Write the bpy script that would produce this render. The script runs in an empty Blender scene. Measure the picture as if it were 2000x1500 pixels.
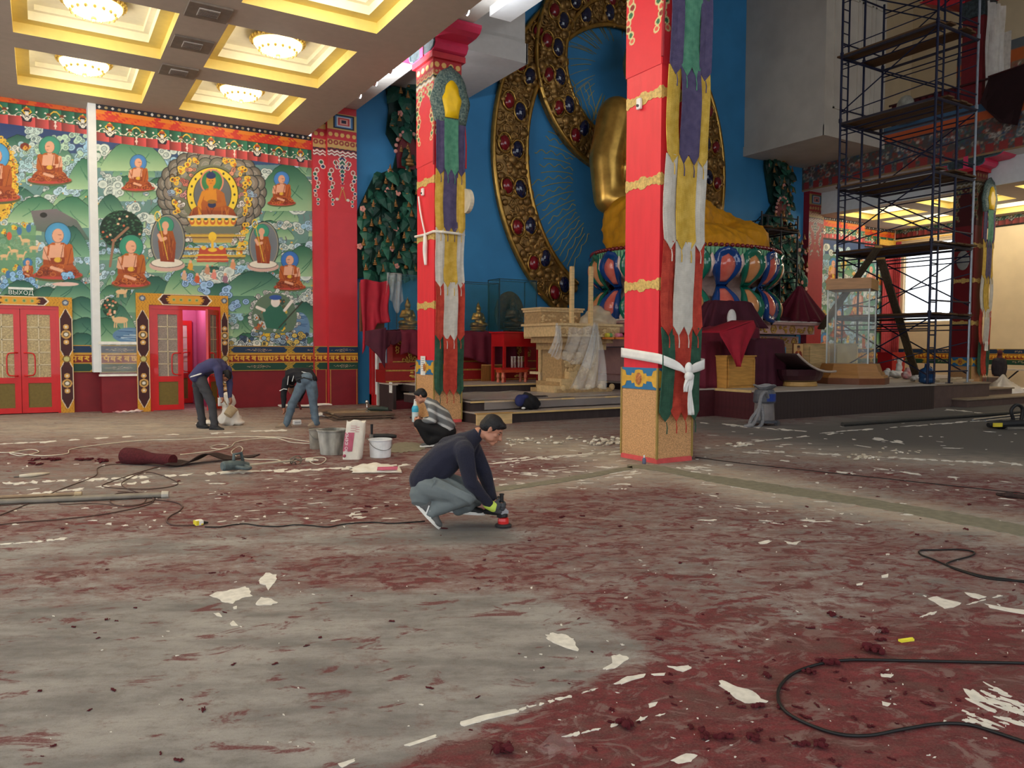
import bpy,math,random
import numpy as np
from mathutils import Vector,Matrix,noise as mnoise
random.seed(7); np.random.seed(7)
scene = bpy.context.scene
COL = scene.collection
# ------------------------------------------------------------------ camera
F,H = 1489.0,1.65                      # focal length in pixels of the 2000 px wide frame, eye height
_p,_y,_r = [math.radians(v) for v in (2.763,31.732,0.223)]
FW = np.array([math.sin(_y)*math.cos(_p),math.cos(_y)*math.cos(_p),-math.sin(_p)])
_rt = np.array([math.cos(_y),-math.sin(_y),0.0]); _up = np.cross(_rt,FW)
RT = _rt*math.cos(_r)+_up*math.sin(_r); UP = _up*math.cos(_r)-_rt*math.sin(_r)
CAM = np.array([0.0,0.0,H])
cd = bpy.data.cameras.new('camera'); cam = bpy.data.objects.new('camera',cd); COL.objects.link(cam)
cd.sensor_fit = 'HORIZONTAL'; cd.sensor_width = 36.0; cd.lens = 36.0*F/2000.0; cd.clip_end = 200
_M = Matrix(((RT[0],UP[0],-FW[0],0),(RT[1],UP[1],-FW[1],0),(RT[2],UP[2],-FW[2],H),(0,0,0,1)))
cam.matrix_world = _M
scene.camera = cam
# ------------------------------------------------------------------ light
scene.view_settings.view_transform = 'Standard'; scene.view_settings.look = 'None'
scene.view_settings.gamma = 1.0; scene.view_settings.use_curve_mapping = False
scene.view_settings.exposure = 0.2
scene.cycles.max_bounces = 8; scene.cycles.diffuse_bounces = 5; scene.cycles.caustics_reflective = False; scene.cycles.caustics_refractive = False
scene.cycles.sample_clamp_indirect = 4.0
world = bpy.data.worlds.new('daylight'); scene.world = world; world.use_nodes = True
_bg = world.node_tree.nodes['Background']; _bg.inputs[0].default_value = (0.90,0.96,1.0,1); _bg.inputs[1].default_value = 2.0

def lamp(name,kind,loc,power,color=(1,1,1),size=1.0,sizey=None,target=None,spot=None):
    l = bpy.data.lights.new(name,kind); l.energy = power; l.color = color
    if kind == 'AREA':
        l.shape = 'RECTANGLE' if sizey else 'SQUARE'; l.size = size
        if sizey: l.size_y = sizey
    elif kind == 'SPOT':
        l.spot_size = math.radians(spot or 60); l.spot_blend = .6; l.shadow_soft_size = size
    else:
        l.shadow_soft_size = size
    o = bpy.data.objects.new(name,l); COL.objects.link(o); o.location = loc
    if target is not None:
        o.rotation_euler = (Vector(target)-Vector(loc)).to_track_quat('-Z','Y').to_euler()
    return o

# ------------------------------------------------------------------ pixel <-> place helpers
def ray(x,y): return FW+RT*(x-1000)/F-UP*(y-750)/F
def G(x,y,z=0.0):
    d = ray(x,y); return CAM+d*(z-H)/d[2]
def PY(x,y,Y):
    d = ray(x,y); return CAM+d*Y/d[1]
def PX(x,y,X):
    d = ray(x,y); return CAM+d*X/d[0]
def PD(x,y,D): return CAM+ray(x,y)*D
def project(P):
    v = np.asarray(P,float)-CAM; w = v@FW
    return 1000+F*(v@RT)/w,750-F*(v@UP)/w
FX = np.array([math.cos(_y),-math.sin(_y),0.0])      # level direction to the viewer's right
FB = np.array([math.sin(_y),math.cos(_y),0.0])       # level direction away from the viewer
UZ = np.array([0,0,1.0])
# ------------------------------------------------------------------ materials
def lin(c):
    return tuple(((v/255.0)/12.92 if v/255.0 <= .04045 else ((v/255.0+.055)/1.055)**2.4) for v in c)
_mats = {}
def mat(name,rgb,rough=.6,metal=0.0,var=.12,scale=6.0,bump=0.0,bscale=None,spec=.4,emit=None,estr=0,alpha=1.0,trans=0.0,coat=0.0,rgb2=None,ior=1.45,stretch=None,sheen=0):
    if name in _mats: return _mats[name]
    m = bpy.data.materials.new(name); m.use_nodes = True; nt = m.node_tree
    b = nt.nodes['Principled BSDF']; c = lin(rgb)
    b.inputs['Roughness'].default_value = rough; b.inputs['Metallic'].default_value = metal
    b.inputs['Specular IOR Level'].default_value = spec; b.inputs['IOR'].default_value = ior
    if coat: b.inputs['Coat Weight'].default_value = coat
    if trans: b.inputs['Transmission Weight'].default_value = trans
    if alpha < 1: b.inputs['Alpha'].default_value = alpha
    if sheen: b.inputs['Sheen Weight'].default_value = sheen
    if emit is not None:
        b.inputs['Emission Color'].default_value = lin(emit)+(1,); b.inputs['Emission Strength'].default_value = estr
    tc = nt.nodes.new('ShaderNodeTexCoord'); src = tc.outputs['Object']
    if stretch:
        mp = nt.nodes.new('ShaderNodeMapping'); mp.inputs['Scale'].default_value = stretch
        nt.links.new(src,mp.inputs[0]); src = mp.outputs[0]
    nz = nt.nodes.new('ShaderNodeTexNoise'); nz.inputs['Scale'].default_value = scale; nz.inputs['Detail'].default_value = 6
    nt.links.new(src,nz.inputs['Vector'])
    mx = nt.nodes.new('ShaderNodeMix'); mx.data_type = 'RGBA'
    if rgb2 is not None: a,z = c,lin(rgb2)
    else: a,z = tuple(v*(1-var) for v in c),tuple(min(1,v*(1+var)+.0) for v in c)
    mx.inputs['A'].default_value = a+(1,); mx.inputs['B'].default_value = z+(1,)
    rp = nt.nodes.new('ShaderNodeMapRange'); rp.inputs['From Min'].default_value = .35; rp.inputs['From Max'].default_value = .65
    nt.links.new(nz.outputs['Fac'],rp.inputs['Value']); nt.links.new(rp.outputs[0],mx.inputs['Factor'])
    nt.links.new(mx.outputs['Result'],b.inputs['Base Color'])
    if bump:
        n2 = nt.nodes.new('ShaderNodeTexNoise'); n2.inputs['Scale'].default_value = bscale or scale*4; n2.inputs['Detail'].default_value = 5
        nt.links.new(src,n2.inputs['Vector'])
        bp = nt.nodes.new('ShaderNodeBump'); bp.inputs['Strength'].default_value = bump; bp.inputs['Distance'].default_value = .02
        nt.links.new(n2.outputs['Fac'],bp.inputs['Height']); nt.links.new(bp.outputs[0],b.inputs['Normal'])
    _mats[name] = m; return m
def weave(name,rgb,rgb2,scale=60,rough=.7):
    """woven / quilted cloth: two-way wave bump and a fine check"""
    if name in _mats: return _mats[name]
    m = mat(name,rgb,rough,var=.1,scale=9,rgb2=rgb2); nt = m.node_tree; b = nt.nodes['Principled BSDF']
    tc = nt.nodes.new('ShaderNodeTexCoord')
    ws = []
    for d in ('X','Z'):
        w = nt.nodes.new('ShaderNodeTexWave'); w.bands_direction = d; w.inputs['Scale'].default_value = scale/6.28; w.inputs['Distortion'].default_value = 1.2
        nt.links.new(tc.outputs['Object'],w.inputs['Vector']); ws.append(w)
    mu = nt.nodes.new('ShaderNodeMath'); mu.operation = 'MULTIPLY'
    nt.links.new(ws[0].outputs['Fac'],mu.inputs[0]); nt.links.new(ws[1].outputs['Fac'],mu.inputs[1])
    bp = nt.nodes.new('ShaderNodeBump'); bp.inputs['Strength'].default_value = .5; bp.inputs['Distance'].default_value = .02
    nt.links.new(mu.outputs[0],bp.inputs['Height']); nt.links.new(bp.outputs[0],b.inputs['Normal'])
    src = b.inputs['Base Color'].links[0].from_socket
    mx = nt.nodes.new('ShaderNodeMix'); mx.data_type = 'RGBA'; mx.blend_type = 'MULTIPLY'
    nt.links.new(src,mx.inputs['A']); mx.inputs['B'].default_value = (.55,.55,.55,1)
    nt.links.new(mu.outputs[0],mx.inputs['Factor']); nt.links.new(mx.outputs['Result'],b.inputs['Base Color'])
    return m
def painted(name,rough=.55,spec=.35):
    if name in _mats: return _mats[name]
    m = bpy.data.materials.new(name); m.use_nodes = True; nt = m.node_tree; b = nt.nodes['Principled BSDF']
    b.inputs['Roughness'].default_value = rough; b.inputs['Specular IOR Level'].default_value = spec
    at = nt.nodes.new('ShaderNodeAttribute'); at.attribute_name = 'Col'
    tc = nt.nodes.new('ShaderNodeTexCoord'); nz = nt.nodes.new('ShaderNodeTexNoise'); nz.inputs['Scale'].default_value = 5; nz.inputs['Detail'].default_value = 4
    nt.links.new(tc.outputs['Object'],nz.inputs['Vector'])
    hs = nt.nodes.new('ShaderNodeMapRange'); hs.inputs['To Min'].default_value = .9; hs.inputs['To Max'].default_value = 1.06
    nt.links.new(nz.outputs['Fac'],hs.inputs['Value'])
    vm = nt.nodes.new('ShaderNodeVectorMath'); vm.operation = 'SCALE'
    nt.links.new(at.outputs['Color'],vm.inputs[0]); nt.links.new(hs.outputs[0],vm.inputs['Scale'])
    nt.links.new(vm.outputs[0],b.inputs['Base Color'])
    _mats[name] = m; return m
def glass(name,rgb,alpha=.2,rough=.1):
    """thin clear sheet: transparent with a weak gloss"""
    if name in _mats: return _mats[name]
    m = bpy.data.materials.new(name); m.use_nodes = True; nt = m.node_tree
    for n in list(nt.nodes):
        if n.type != 'OUTPUT_MATERIAL': nt.nodes.remove(n)
    out = nt.nodes[0]
    tr = nt.nodes.new('ShaderNodeBsdfTransparent'); pb = nt.nodes.new('ShaderNodeBsdfPrincipled'); mx = nt.nodes.new('ShaderNodeMixShader')
    pb.inputs['Base Color'].default_value = lin(rgb)+(1,); pb.inputs['Roughness'].default_value = rough
    nz = nt.nodes.new('ShaderNodeTexNoise'); nz.inputs['Scale'].default_value = 3; mr = nt.nodes.new('ShaderNodeMapRange')
    mr.inputs['To Min'].default_value = alpha*.6; mr.inputs['To Max'].default_value = alpha*1.4
    tc = nt.nodes.new('ShaderNodeTexCoord'); nt.links.new(tc.outputs['Object'],nz.inputs['Vector'])
    nt.links.new(nz.outputs['Fac'],mr.inputs['Value']); nt.links.new(mr.outputs[0],mx.inputs[0])
    nt.links.new(tr.outputs[0],mx.inputs[1]); nt.links.new(pb.outputs[0],mx.inputs[2]); nt.links.new(mx.outputs[0],out.inputs[0])
    _mats[name] = m; return m
# ------------------------------------------------------------------ mesh builder
class MB:
    def __init__(s): s.v = []; s.f = []; s.mi = []; s.cur = 0
    def add(s,vs,fs):
        o = len(s.v); s.v.extend([tuple(map(float,q)) for q in vs])
        for f in fs: s.f.append(tuple(i+o for i in f)); s.mi.append(s.cur)
        return s
    def box(s,c,d,R=None):
        c = np.array(c,float); h = np.array(d,float)/2
        vs = [np.array((x,y,z))*h for x in (-1,1) for y in (-1,1) for z in (-1,1)]
        if R is not None: vs = [np.array(R@Vector(q)) for q in vs]
        return s.add([c+q for q in vs],[(0,1,3,2),(4,6,7,5),(0,4,5,1),(2,3,7,6),(0,2,6,4),(1,5,7,3)])
    def bb(s,x0,x1,y0,y1,z0,z1): return s.box(((x0+x1)/2,(y0+y1)/2,(z0+z1)/2),(x1-x0,y1-y0,z1-z0))
    def bev(s,x0,x1,y0,y1,z0,z1,b=.01):
        """box with chamfered edges on the four uprights and the top"""
        def ring(i,z): 
            return [(x0+i+b,y0+i,z),(x1-i-b,y0+i,z),(x1-i,y0+i+b,z),(x1-i,y1-i-b,z),(x1-i-b,y1-i,z),(x0+i+b,y1-i,z),(x0+i,y1-i-b,z),(x0+i,y0+i+b,z)]
        return s.loft([ring(b,z0),ring(0,z0+b),ring(0,z1-b),ring(b,z1)],cap=True)
    def loft(s,rings,cap=True,closed=True):
        n = len(rings[0]); vs = [q for r in rings for q in r]; fs = []
        for i in range(len(rings)-1):
            for j in range(n if closed else n-1):
                k = (j+1) % n; fs.append((i*n+j,i*n+k,(i+1)*n+k,(i+1)*n+j))
        if cap: fs.append(tuple(range(n-1,-1,-1))); fs.append(tuple((len(rings)-1)*n+j for j in range(n)))
        return s.add(vs,fs)
    def tube(s,path,r,n=8,cap=True):
        path = [np.array(q,float) for q in path]; m = len(path)
        rr = r if hasattr(r,'__len__') else [r]*m
        rings = []; prev = None
        for i in range(m):
            t = path[min(i+1,m-1)]-path[max(i-1,0)]; L = np.linalg.norm(t); t = t/L if L > 1e-9 else np.array((0,0,1.))
            if prev is None:
                a = np.array((0,0,1.)) if abs(t[2]) < .9 else np.array((1.,0,0))
            else: a = prev
            u = a-t*(a@t); nu = np.linalg.norm(u)
            if nu < 1e-6: a = np.array((0,1.,0)); u = a-t*(a@t); nu = np.linalg.norm(u)
            u /= nu; w = np.cross(t,u); prev = u
            rings.append([path[i]+rr[i]*(math.cos(2*math.pi*k/n)*u+math.sin(2*math.pi*k/n)*w) for k in range(n)])
        return s.loft(rings,cap)
    def cyl(s,p0,p1,r0,r1=None,n=16): return s.tube([p0,p1],[r0,r0 if r1 is None else r1],n)
    def lathe(s,prof,c=(0,0,0),n=24,sx=1,sy=1,cap=True):
        c = np.array(c,float)
        return s.loft([[c+np.array((r*sx*math.cos(2*math.pi*k/n),r*sy*math.sin(2*math.pi*k/n),z)) for k in range(n)] for r,z in prof],cap)
    def ell(s,c,r,R=None,nu=12,nv=8):
        c = np.array(c,float); r = np.array(r if hasattr(r,'__len__') else (r,r,r),float); rings = []
        for i in range(1,nv):
            a = math.pi*i/nv
            ring = []
            for k in range(nu):
                b = 2*math.pi*k/nu; q = np.array((math.sin(a)*math.cos(b),math.sin(a)*math.sin(b),-math.cos(a)))*r
                if R is not None: q = np.array(R@Vector(q))
                ring.append(c+q)
            rings.append(ring)
        top = np.array((0,0,1.))*r
        if R is not None: top = np.array(R@Vector(top))
        o = len(s.v); s.loft(rings,cap=False)
        b0 = len(s.v); s.v.extend([tuple(c-top),tuple(c+top)])
        for k in range(nu):
            s.f.append((b0,o+(k+1) % nu,o+k)); s.mi.append(s.cur)
            l = o+(nv-2)*nu; s.f.append((b0+1,l+k,l+(k+1) % nu)); s.mi.append(s.cur)
        return s
    def prism(s,poly,fn,t0,t1):
        """extrude a 2-D outline: fn(a, b, t) -> point"""
        n = len(poly); vs = [fn(a,b,t0) for a,b in poly]+[fn(a,b,t1) for a,b in poly]
        fs = [(i,(i+1) % n,n+(i+1) % n,n+i) for i in range(n)]+[tuple(range(n-1,-1,-1)),tuple(range(n,2*n))]
        return s.add(vs,fs)
    def grid(s,fn,nu,nv,wrapu=False):
        vs = [fn(i/(nu-1 if not wrapu else nu),j/(nv-1)) for j in range(nv) for i in range(nu)]; fs = []
        for j in range(nv-1):
            for i in range(nu if wrapu else nu-1):
                k = (i+1) % nu; fs.append((j*nu+i,j*nu+k,(j+1)*nu+k,(j+1)*nu+i))
        return s.add(vs,fs)
    def sheet(s,fn,nu,nv,th):
        """a grid with thickness th along its own normals"""
        P = np.array([[fn(i/(nu-1),j/(nv-1)) for i in range(nu)] for j in range(nv)],float)
        du = np.gradient(P,axis=1); dv = np.gradient(P,axis=0); N = np.cross(du,dv); N /= np.linalg.norm(N,axis=2,keepdims=True)+1e-9
        A = (P+N*th/2).reshape(-1,3); B = (P-N*th/2).reshape(-1,3); m = nu*nv; fs = []
        for j in range(nv-1):
            for i in range(nu-1):
                a = j*nu+i; fs.append((a,a+1,a+nu+1,a+nu)); fs.append((m+a,m+a+nu,m+a+nu+1,m+a+1))
        ed = [i for i in range(nu)]+[j*nu+nu-1 for j in range(1,nv)]+[(nv-1)*nu+i for i in range(nu-2,-1,-1)]+[j*nu for j in range(nv-2,0,-1)]
        for q in range(len(ed)):
            a,b = ed[q],ed[(q+1) % len(ed)]; fs.append((a,m+a,m+b,b))
        return s.add(np.vstack([A,B]),fs)
def mesh_from(mb,mats,smooth=False,name='mesh',off=None):
    me = bpy.data.meshes.new(name); v = np.array(mb.v,float)
    if off is not None: v = v-np.array(off)
    me.from_pydata(v.tolist(),[],mb.f)
    for m in (mats if isinstance(mats,(list,tuple)) else [mats]): me.materials.append(m)
    if isinstance(mats,(list,tuple)) and len(mats) > 1: me.polygons.foreach_set('material_index',mb.mi)
    if smooth: me.polygons.foreach_set('use_smooth',[True]*len(me.polygons))
    me.update()
    return me
def wl(o):
    p = Vector((0,0,0))
    while o is not None: p += Vector(o.location); o = o.parent
    return p
def obj(name,mb,mats,parent=None,W=False,smooth=False,auto=None):
    """link the builder as ONE mesh object; W: the builder holds world places"""
    me = mesh_from(mb,mats,smooth,name,wl(parent) if (W and parent is not None) else None)
    o = bpy.data.objects.new(name,me); COL.objects.link(o)
    if parent is not None: o.parent = parent
    if auto is not None:
        me.polygons.foreach_set('use_smooth',[True]*len(me.polygons)); me.set_sharp_from_angle(angle=math.radians(auto))
    return o
def tag(o,label,cat=None,group=None,kind=None):
    if label: o['label'] = label
    if cat: o['category'] = cat
    if group: o['group'] = group
    if kind: o['kind'] = kind
    return o
def thing(name,label,cat,loc=(0,0,0),rotz=0,group=None):
    o = bpy.data.objects.new(name,None); COL.objects.link(o); o.empty_display_size = .1
    o.location = tuple(map(float,loc)); o.rotation_euler = (0,0,rotz)
    return tag(o,label,cat,group)
def struct(name,mb,m,parent=None,smooth=False):
    o = obj(name,mb,m,parent,W=parent is not None,smooth=smooth)
    if parent is None: o['kind'] = 'structure'
    return o
def dup(root,loc,rotz=None,label=None,group=None):
    r = root.copy(); COL.objects.link(r); r.location = tuple(map(float,loc))
    if rotz is not None: r.rotation_euler = (0,0,rotz)
    if label: r['label'] = label
    if group: r['group'] = group
    for ch in list(root.children):
        c = ch.copy(); COL.objects.link(c); c.parent = r
        for g in list(ch.children):
            d = g.copy(); COL.objects.link(d); d.parent = c
    return r
def spline(pts,n=8,closed=False):
    """Catmull-Rom through points"""
    P = [np.array(p,float) for p in pts]; out = []
    m = len(P)
    for i in range(m if closed else m-1):
        p0,p1,p2,p3 = (P[(i-1) % m] if closed or i > 0 else P[0]),P[i],P[(i+1) % m],(P[(i+2) % m] if closed or i+2 < m else P[-1])
        for k in range(n):
            t = k/n; out.append(.5*((2*p1)+(-p0+p2)*t+(2*p0-5*p1+4*p2-p3)*t*t+(-p0+3*p1-3*p2+p3)*t**3))
    if not closed: out.append(P[-1])
    return out
def fbm(x,y,z=0.0,o=4):
    return mnoise.fractal(Vector((x,y,z)),1.0,2.0,o)
# ------------------------------------------------------------------ painter: a small raster in photograph-like units, later put on wall vertices
class Canvas:
    def __init__(s,x0,y0,x1,y1,k=2.0,bg=(0,0,0)):
        s.x0,s.y0,s.k = x0,y0,k; s.h,s.w = int((y1-y0)*k),int((x1-x0)*k)
        s.a = np.zeros((s.h,s.w,3),np.float32)+np.array(bg,np.float32)
    def _box(s,xs,ys,pad=1):
        i0,i1 = max(0,int((min(xs)-s.x0)*s.k)-pad),min(s.w,int((max(xs)-s.x0)*s.k)+pad+1)
        j0,j1 = max(0,int((min(ys)-s.y0)*s.k)-pad),min(s.h,int((max(ys)-s.y0)*s.k)+pad+1)
        if i1 <= i0 or j1 <= j0: return None
        X,Y = np.meshgrid((np.arange(i0,i1)+.5)/s.k+s.x0,(np.arange(j0,j1)+.5)/s.k+s.y0)
        return (slice(j0,j1),slice(i0,i1)),X,Y
    def _put(s,sl,m,c,al=1.0,c2=None,t=None):
        c = np.array(c,np.float32)
        if c2 is not None: c = c+(np.array(c2,np.float32)-c)*np.clip(t,0,1)[...,None]
        m = (m*al)[...,None]; s.a[sl] = s.a[sl]*(1-m)+c*m
    def poly(s,pts,c,al=1.0,c2=None):
        xs,ys = [p[0] for p in pts],[p[1] for p in pts]; b = s._box(xs,ys)
        if b is None: return
        sl,X,Y = b; ins = np.zeros(X.shape,bool); n = len(pts)
        for i in range(n):
            xa,ya = pts[i]; xb,yb = pts[(i+1) % n]
            if ya == yb: continue
            c1 = (ya > Y) != (yb > Y); ins ^= c1 & (X < (xb-xa)*(Y-ya)/(yb-ya)+xa)
        s._put(sl,ins.astype(np.float32),c,al,c2,(Y-min(ys))/(max(ys)-min(ys)+1e-6))
    def ell(s,cx,cy,rx,ry,c,rot=0,al=1.0,c2=None):
        R = max(rx,ry); b = s._box((cx-R,cx+R),(cy-R,cy+R))
        if b is None: return
        sl,X,Y = b; ca,sa = math.cos(rot),math.sin(rot); u = (X-cx)*ca+(Y-cy)*sa; v = -(X-cx)*sa+(Y-cy)*ca
        d = np.sqrt((u/rx)**2+(v/ry)**2); m = np.clip((1-d)*min(rx,ry)*s.k+.5,0,1)
        s._put(sl,m,c,al,c2,d)
    def ring(s,cx,cy,rx,ry,w,c):
        R = max(rx,ry)+w; b = s._box((cx-R,cx+R),(cy-R,cy+R))
        if b is None: return
        sl,X,Y = b; d = np.sqrt(((X-cx)/rx)**2+((Y-cy)/ry)**2); m = np.clip((w/2-np.abs(d-1)*min(rx,ry))*s.k+.5,0,1); s._put(sl,m,c)
    def line(s,pts,w,c,al=1.0):
        for (xa,ya),(xb,yb) in zip(pts[:-1],pts[1:]):
            b = s._box((xa-w,xb+w,xb-w,xa+w),(ya-w,yb+w,yb-w,ya+w))
            if b is None: continue
            sl,X,Y = b; dx,dy = xb-xa,yb-ya; t = np.clip(((X-xa)*dx+(Y-ya)*dy)/(dx*dx+dy*dy+1e-9),0,1)
            d = np.hypot(X-xa-t*dx,Y-ya-t*dy); s._put(sl,np.clip((w/2-d)*s.k+.5,0,1),c,al)
    def sample(s,x,y):
        u = np.clip((np.asarray(x)-s.x0)*s.k-.5,0,s.w-1.001); v = np.clip((np.asarray(y)-s.y0)*s.k-.5,0,s.h-1.001)
        i,j = u.astype(int),v.astype(int); fu,fv = (u-i)[...,None],(v-j)[...,None]; a = s.a
        return (a[j,i]*(1-fu)+a[j,i+1]*fu)*(1-fv)+(a[j+1,i]*(1-fu)+a[j+1,i+1]*fu)*fv
def linarr(a):
    a = np.clip(a/255.0,0,1); return np.where(a <= .04045,a/12.92,((a+.055)/1.055)**2.4)
def painted_grid(name,P,colors,m,parent=None,kind=None):
    """P: (nv, nu, 3) world places, colors: (nv, nu, 3) sRGB 0..255 kept on the vertices"""
    nv,nu = P.shape[:2]; off = np.array(wl(parent)) if parent is not None else np.zeros(3)
    me = bpy.data.meshes.new(name); n = nu*nv; me.vertices.add(n)
    me.vertices.foreach_set('co',(P.reshape(-1,3)-off).astype(np.float32).ravel())
    a = (np.arange(nv-1)[:,None]*nu+np.arange(nu-1)[None,:]).ravel()
    q = np.stack([a,a+1,a+nu+1,a+nu],1).astype(np.int32)
    me.loops.add(q.size); me.loops.foreach_set('vertex_index',q.ravel())
    me.polygons.add(len(q)); me.polygons.foreach_set('loop_start',np.arange(0,q.size,4,dtype=np.int32))
    me.update(calc_edges=True)
    ca = me.color_attributes.new('Col','FLOAT_COLOR','POINT')
    c = np.ones((n,4),np.float32); c[:,:3] = linarr(colors.reshape(-1,3)); ca.data.foreach_set('color',c.ravel())
    me.materials.append(m); me.update(); me.validate()
    o = bpy.data.objects.new(name,me); COL.objects.link(o)
    if parent is not None: o.parent = parent
    if kind: o['kind'] = kind
    return o
def wall_grid(A,B,z0,z1,step):
    """places on an upright wall from A(x,y) to B(x,y); rows go up"""
    L = math.hypot(B[0]-A[0],B[1]-A[1]); nu = max(2,int(L/step)); nv = max(2,int((z1-z0)/step))
    t = np.linspace(0,1,nu); z = np.linspace(z0,z1,nv)
    P = np.zeros((nv,nu,3)); P[...,0] = A[0]+(B[0]-A[0])*t; P[...,1] = A[1]+(B[1]-A[1])*t; P[...,2] = z[:,None]
    return P
# ================================================================== FLOOR
YM,YP,YR = 21.1,20.82,21.7            # mural wall, pilaster face, recessed side walls
XL0,XL1 = -9.0,34.95
fm = Canvas(-400,660,2400,1560,.5,(.62,.0,.0))   # red felt left / pale dust / dark concrete
def zone(pts,red=None,dust=None,dark=None,al=1.0):
    m = Canvas(-400,660,2400,1560,.5); m.poly(pts,(1,1,1)); w = m.a[...,0]*al
    for i,v in enumerate((red,dust,dark)):
        if v is not None: fm.a[...,i] = fm.a[...,i]*(1-w)+v*w
zone([(-400,1180),(230,1165),(560,1150),(820,1150),(1060,1165),(1200,1225),(1300,1305),(1180,1350),(960,1405),(800,1470),(700,1560),(-400,1560)],.17)
zone([(-400,1090),(300,1050),(560,1010),(1000,1040),(1060,1060),(900,1100),(500,1130),(-400,1170)],.50)
zone([(-400,1060),(0,1050),(420,1045),(760,1025),(1060,1030),(1000,1060),(560,1075),(-400,1110)],.33)
zone([(560,1085),(1000,1070),(1150,1100),(1080,1150),(700,1160),(500,1160)],.62)
zone([(1000,1060),(1350,960),(2000,1060),(2400,1150),(2400,1240),(1700,1250),(1300,1220),(1050,1130)],.56)
zone([(1230,1300),(1500,1230),(2400,1200),(2400,1560),(700,1560),(850,1470),(1000,1400)],.86)
zone([(1050,1155),(1250,1150),(1650,1230),(1500,1290),(1300,1290),(1180,1210)],.66)
zone([(1340,812),(1490,835),(1820,800),(1900,780),(2400,800),(2400,935),(2000,915),(1850,895),(1640,880),(1480,862),(1360,845)],.02,.0,1.0)
zone([(900,828),(1216,815),(1216,845),(950,850)],.40,.1,.5)
zone([(1360,838),(1500,860),(1600,872),(1480,882),(1360,862)],.7,.15,.4)
zone([(-400,810),(440,805),(700,795),(740,800),(640,842),(300,862),(-400,870)],.45,.30)
zone([(-400,818),(0,822),(420,826),(640,836),(560,846),(200,842),(-400,836)],.25,.85)
zone([(980,855),(1130,862),(1216,880),(1216,908),(1100,892),(980,872)],.3,.85)
zone([(960,950),(1216,905),(1400,905),(1700,965),(2400,1080),(2400,1110),(1900,1045),(1500,985),(1300,940),(1100,950),(980,975)],.36,.62)
zone([(1360,868),(1700,880),(2400,925),(2400,950),(1650,900),(1360,890)],.35,.5)
zone([(960,1010),(1010,1040),(960,1062),(830,1052),(860,1020)],.12,0,.6)
zone([(-400,870),(300,862),(520,880),(420,930),(-400,950)],.66,.05,.25)
zone([(-400,925),(240,905),(500,900),(480,950),(200,990),(-400,1000)],.42,.1,.35)
zone([(250,800),(700,800),(800,830),(700,845),(300,820)],.55,.25)
zone([(1900,765),(2400,765),(2400,798),(1880,782)],.9,.35,0)
def blur(a,n):
    for ax in (0,1):
        for _ in range(2):
            p = np.concatenate([np.repeat(a.take([0],ax),n,ax),a,np.repeat(a.take([-1],ax),n,ax)],ax); c = np.cumsum(p,ax)
            a = (c.take(range(2*n,a.shape[ax]+2*n),ax)-np.concatenate([np.zeros_like(c.take([0],ax)),c],ax).take(range(0,a.shape[ax]),ax))/(2*n+1)
    return a
fm.a = blur(fm.a,6)
xs = np.unique(np.concatenate([np.arange(XL0,-3,.5),np.arange(-3,9,.09),np.arange(9,XL1+.01,.16)])); ys = np.unique(np.concatenate([np.arange(-7,1,.5),np.arange(1,12,.09),np.arange(12,25,.16)]))
Pf = np.zeros((len(ys),len(xs),3)); Pf[...,0] = xs; Pf[...,1] = ys[:,None]
v = Pf.reshape(-1,3)-CAM; w = np.maximum(v@FW,.4)
fcol = fm.sample(1000+F*(v@RT)/w,750-F*(v@UP)/w).reshape(len(ys),len(xs),3)
floor_m = bpy.data.materials.new('worn_felt_floor'); floor_m.use_nodes = True
nt = floor_m.node_tree; N = nt.nodes; Lk = nt.links; bs = N['Principled BSDF']
tc = N.new('ShaderNodeTexCoord'); at = N.new('ShaderNodeAttribute'); at.attribute_name = 'Col'
sep = N.new('ShaderNodeSeparateColor'); Lk.new(at.outputs['Color'],sep.inputs[0])
def nz(scale,stretch,rot,detail=8,rough=.6,dist=0.0):
    mp = N.new('ShaderNodeMapping'); mp.vector_type = 'TEXTURE'; mp.inputs['Scale'].default_value = tuple(1/q for q in stretch); mp.inputs['Rotation'].default_value = (0,0,math.radians(rot)); Lk.new(tc.outputs['Object'],mp.inputs[0])
    n = N.new('ShaderNodeTexNoise'); n.inputs['Scale'].default_value = scale; n.inputs['Detail'].default_value = detail; n.inputs['Roughness'].default_value = rough; n.inputs['Distortion'].default_value = dist
    Lk.new(mp.outputs[0],n.inputs['Vector']); return n.outputs['Fac']
def math2(op,a,b):
    n = N.new('ShaderNodeMath'); n.operation = op
    for i,q in enumerate((a,b)):
        if isinstance(q,(int,float)): n.inputs[i].default_value = q
        else: Lk.new(q,n.inputs[i])
    return n.outputs[0]
def rng(a,f0,f1,t0=0,t1=1,smooth=True):
    n = N.new('ShaderNodeMapRange'); n.interpolation_type = 'SMOOTHSTEP' if smooth else 'LINEAR'
    for k,q in zip(('From Min','From Max','To Min','To Max'),(f0,f1,t0,t1)): n.inputs[k].default_value = q
    Lk.new(a,n.inputs['Value']); return n.outputs[0]
def mix(a,b,f):
    n = N.new('ShaderNodeMix'); n.data_type = 'RGBA'
    for k,q in (('A',a),('B',b)):
        if isinstance(q,tuple): n.inputs[k].default_value = lin(q)+(1,)
        else: Lk.new(q,n.inputs[k])
    Lk.new(f,n.inputs['Factor']); return n.outputs['Result']
streak = nz(2.4,(.85,1.6,1),-22,10,.72,.8); streak2 = nz(3.2,(.85,1.6,1),-66,10,.74,.6); blotch = nz(1.1,(.9,1.2,1),-30,10,.7,.5)
fine = nz(85,(1,1.2,1),-30,3,.8); mid = nz(11,(.85,1.25,1),-28,8,.8)
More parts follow.
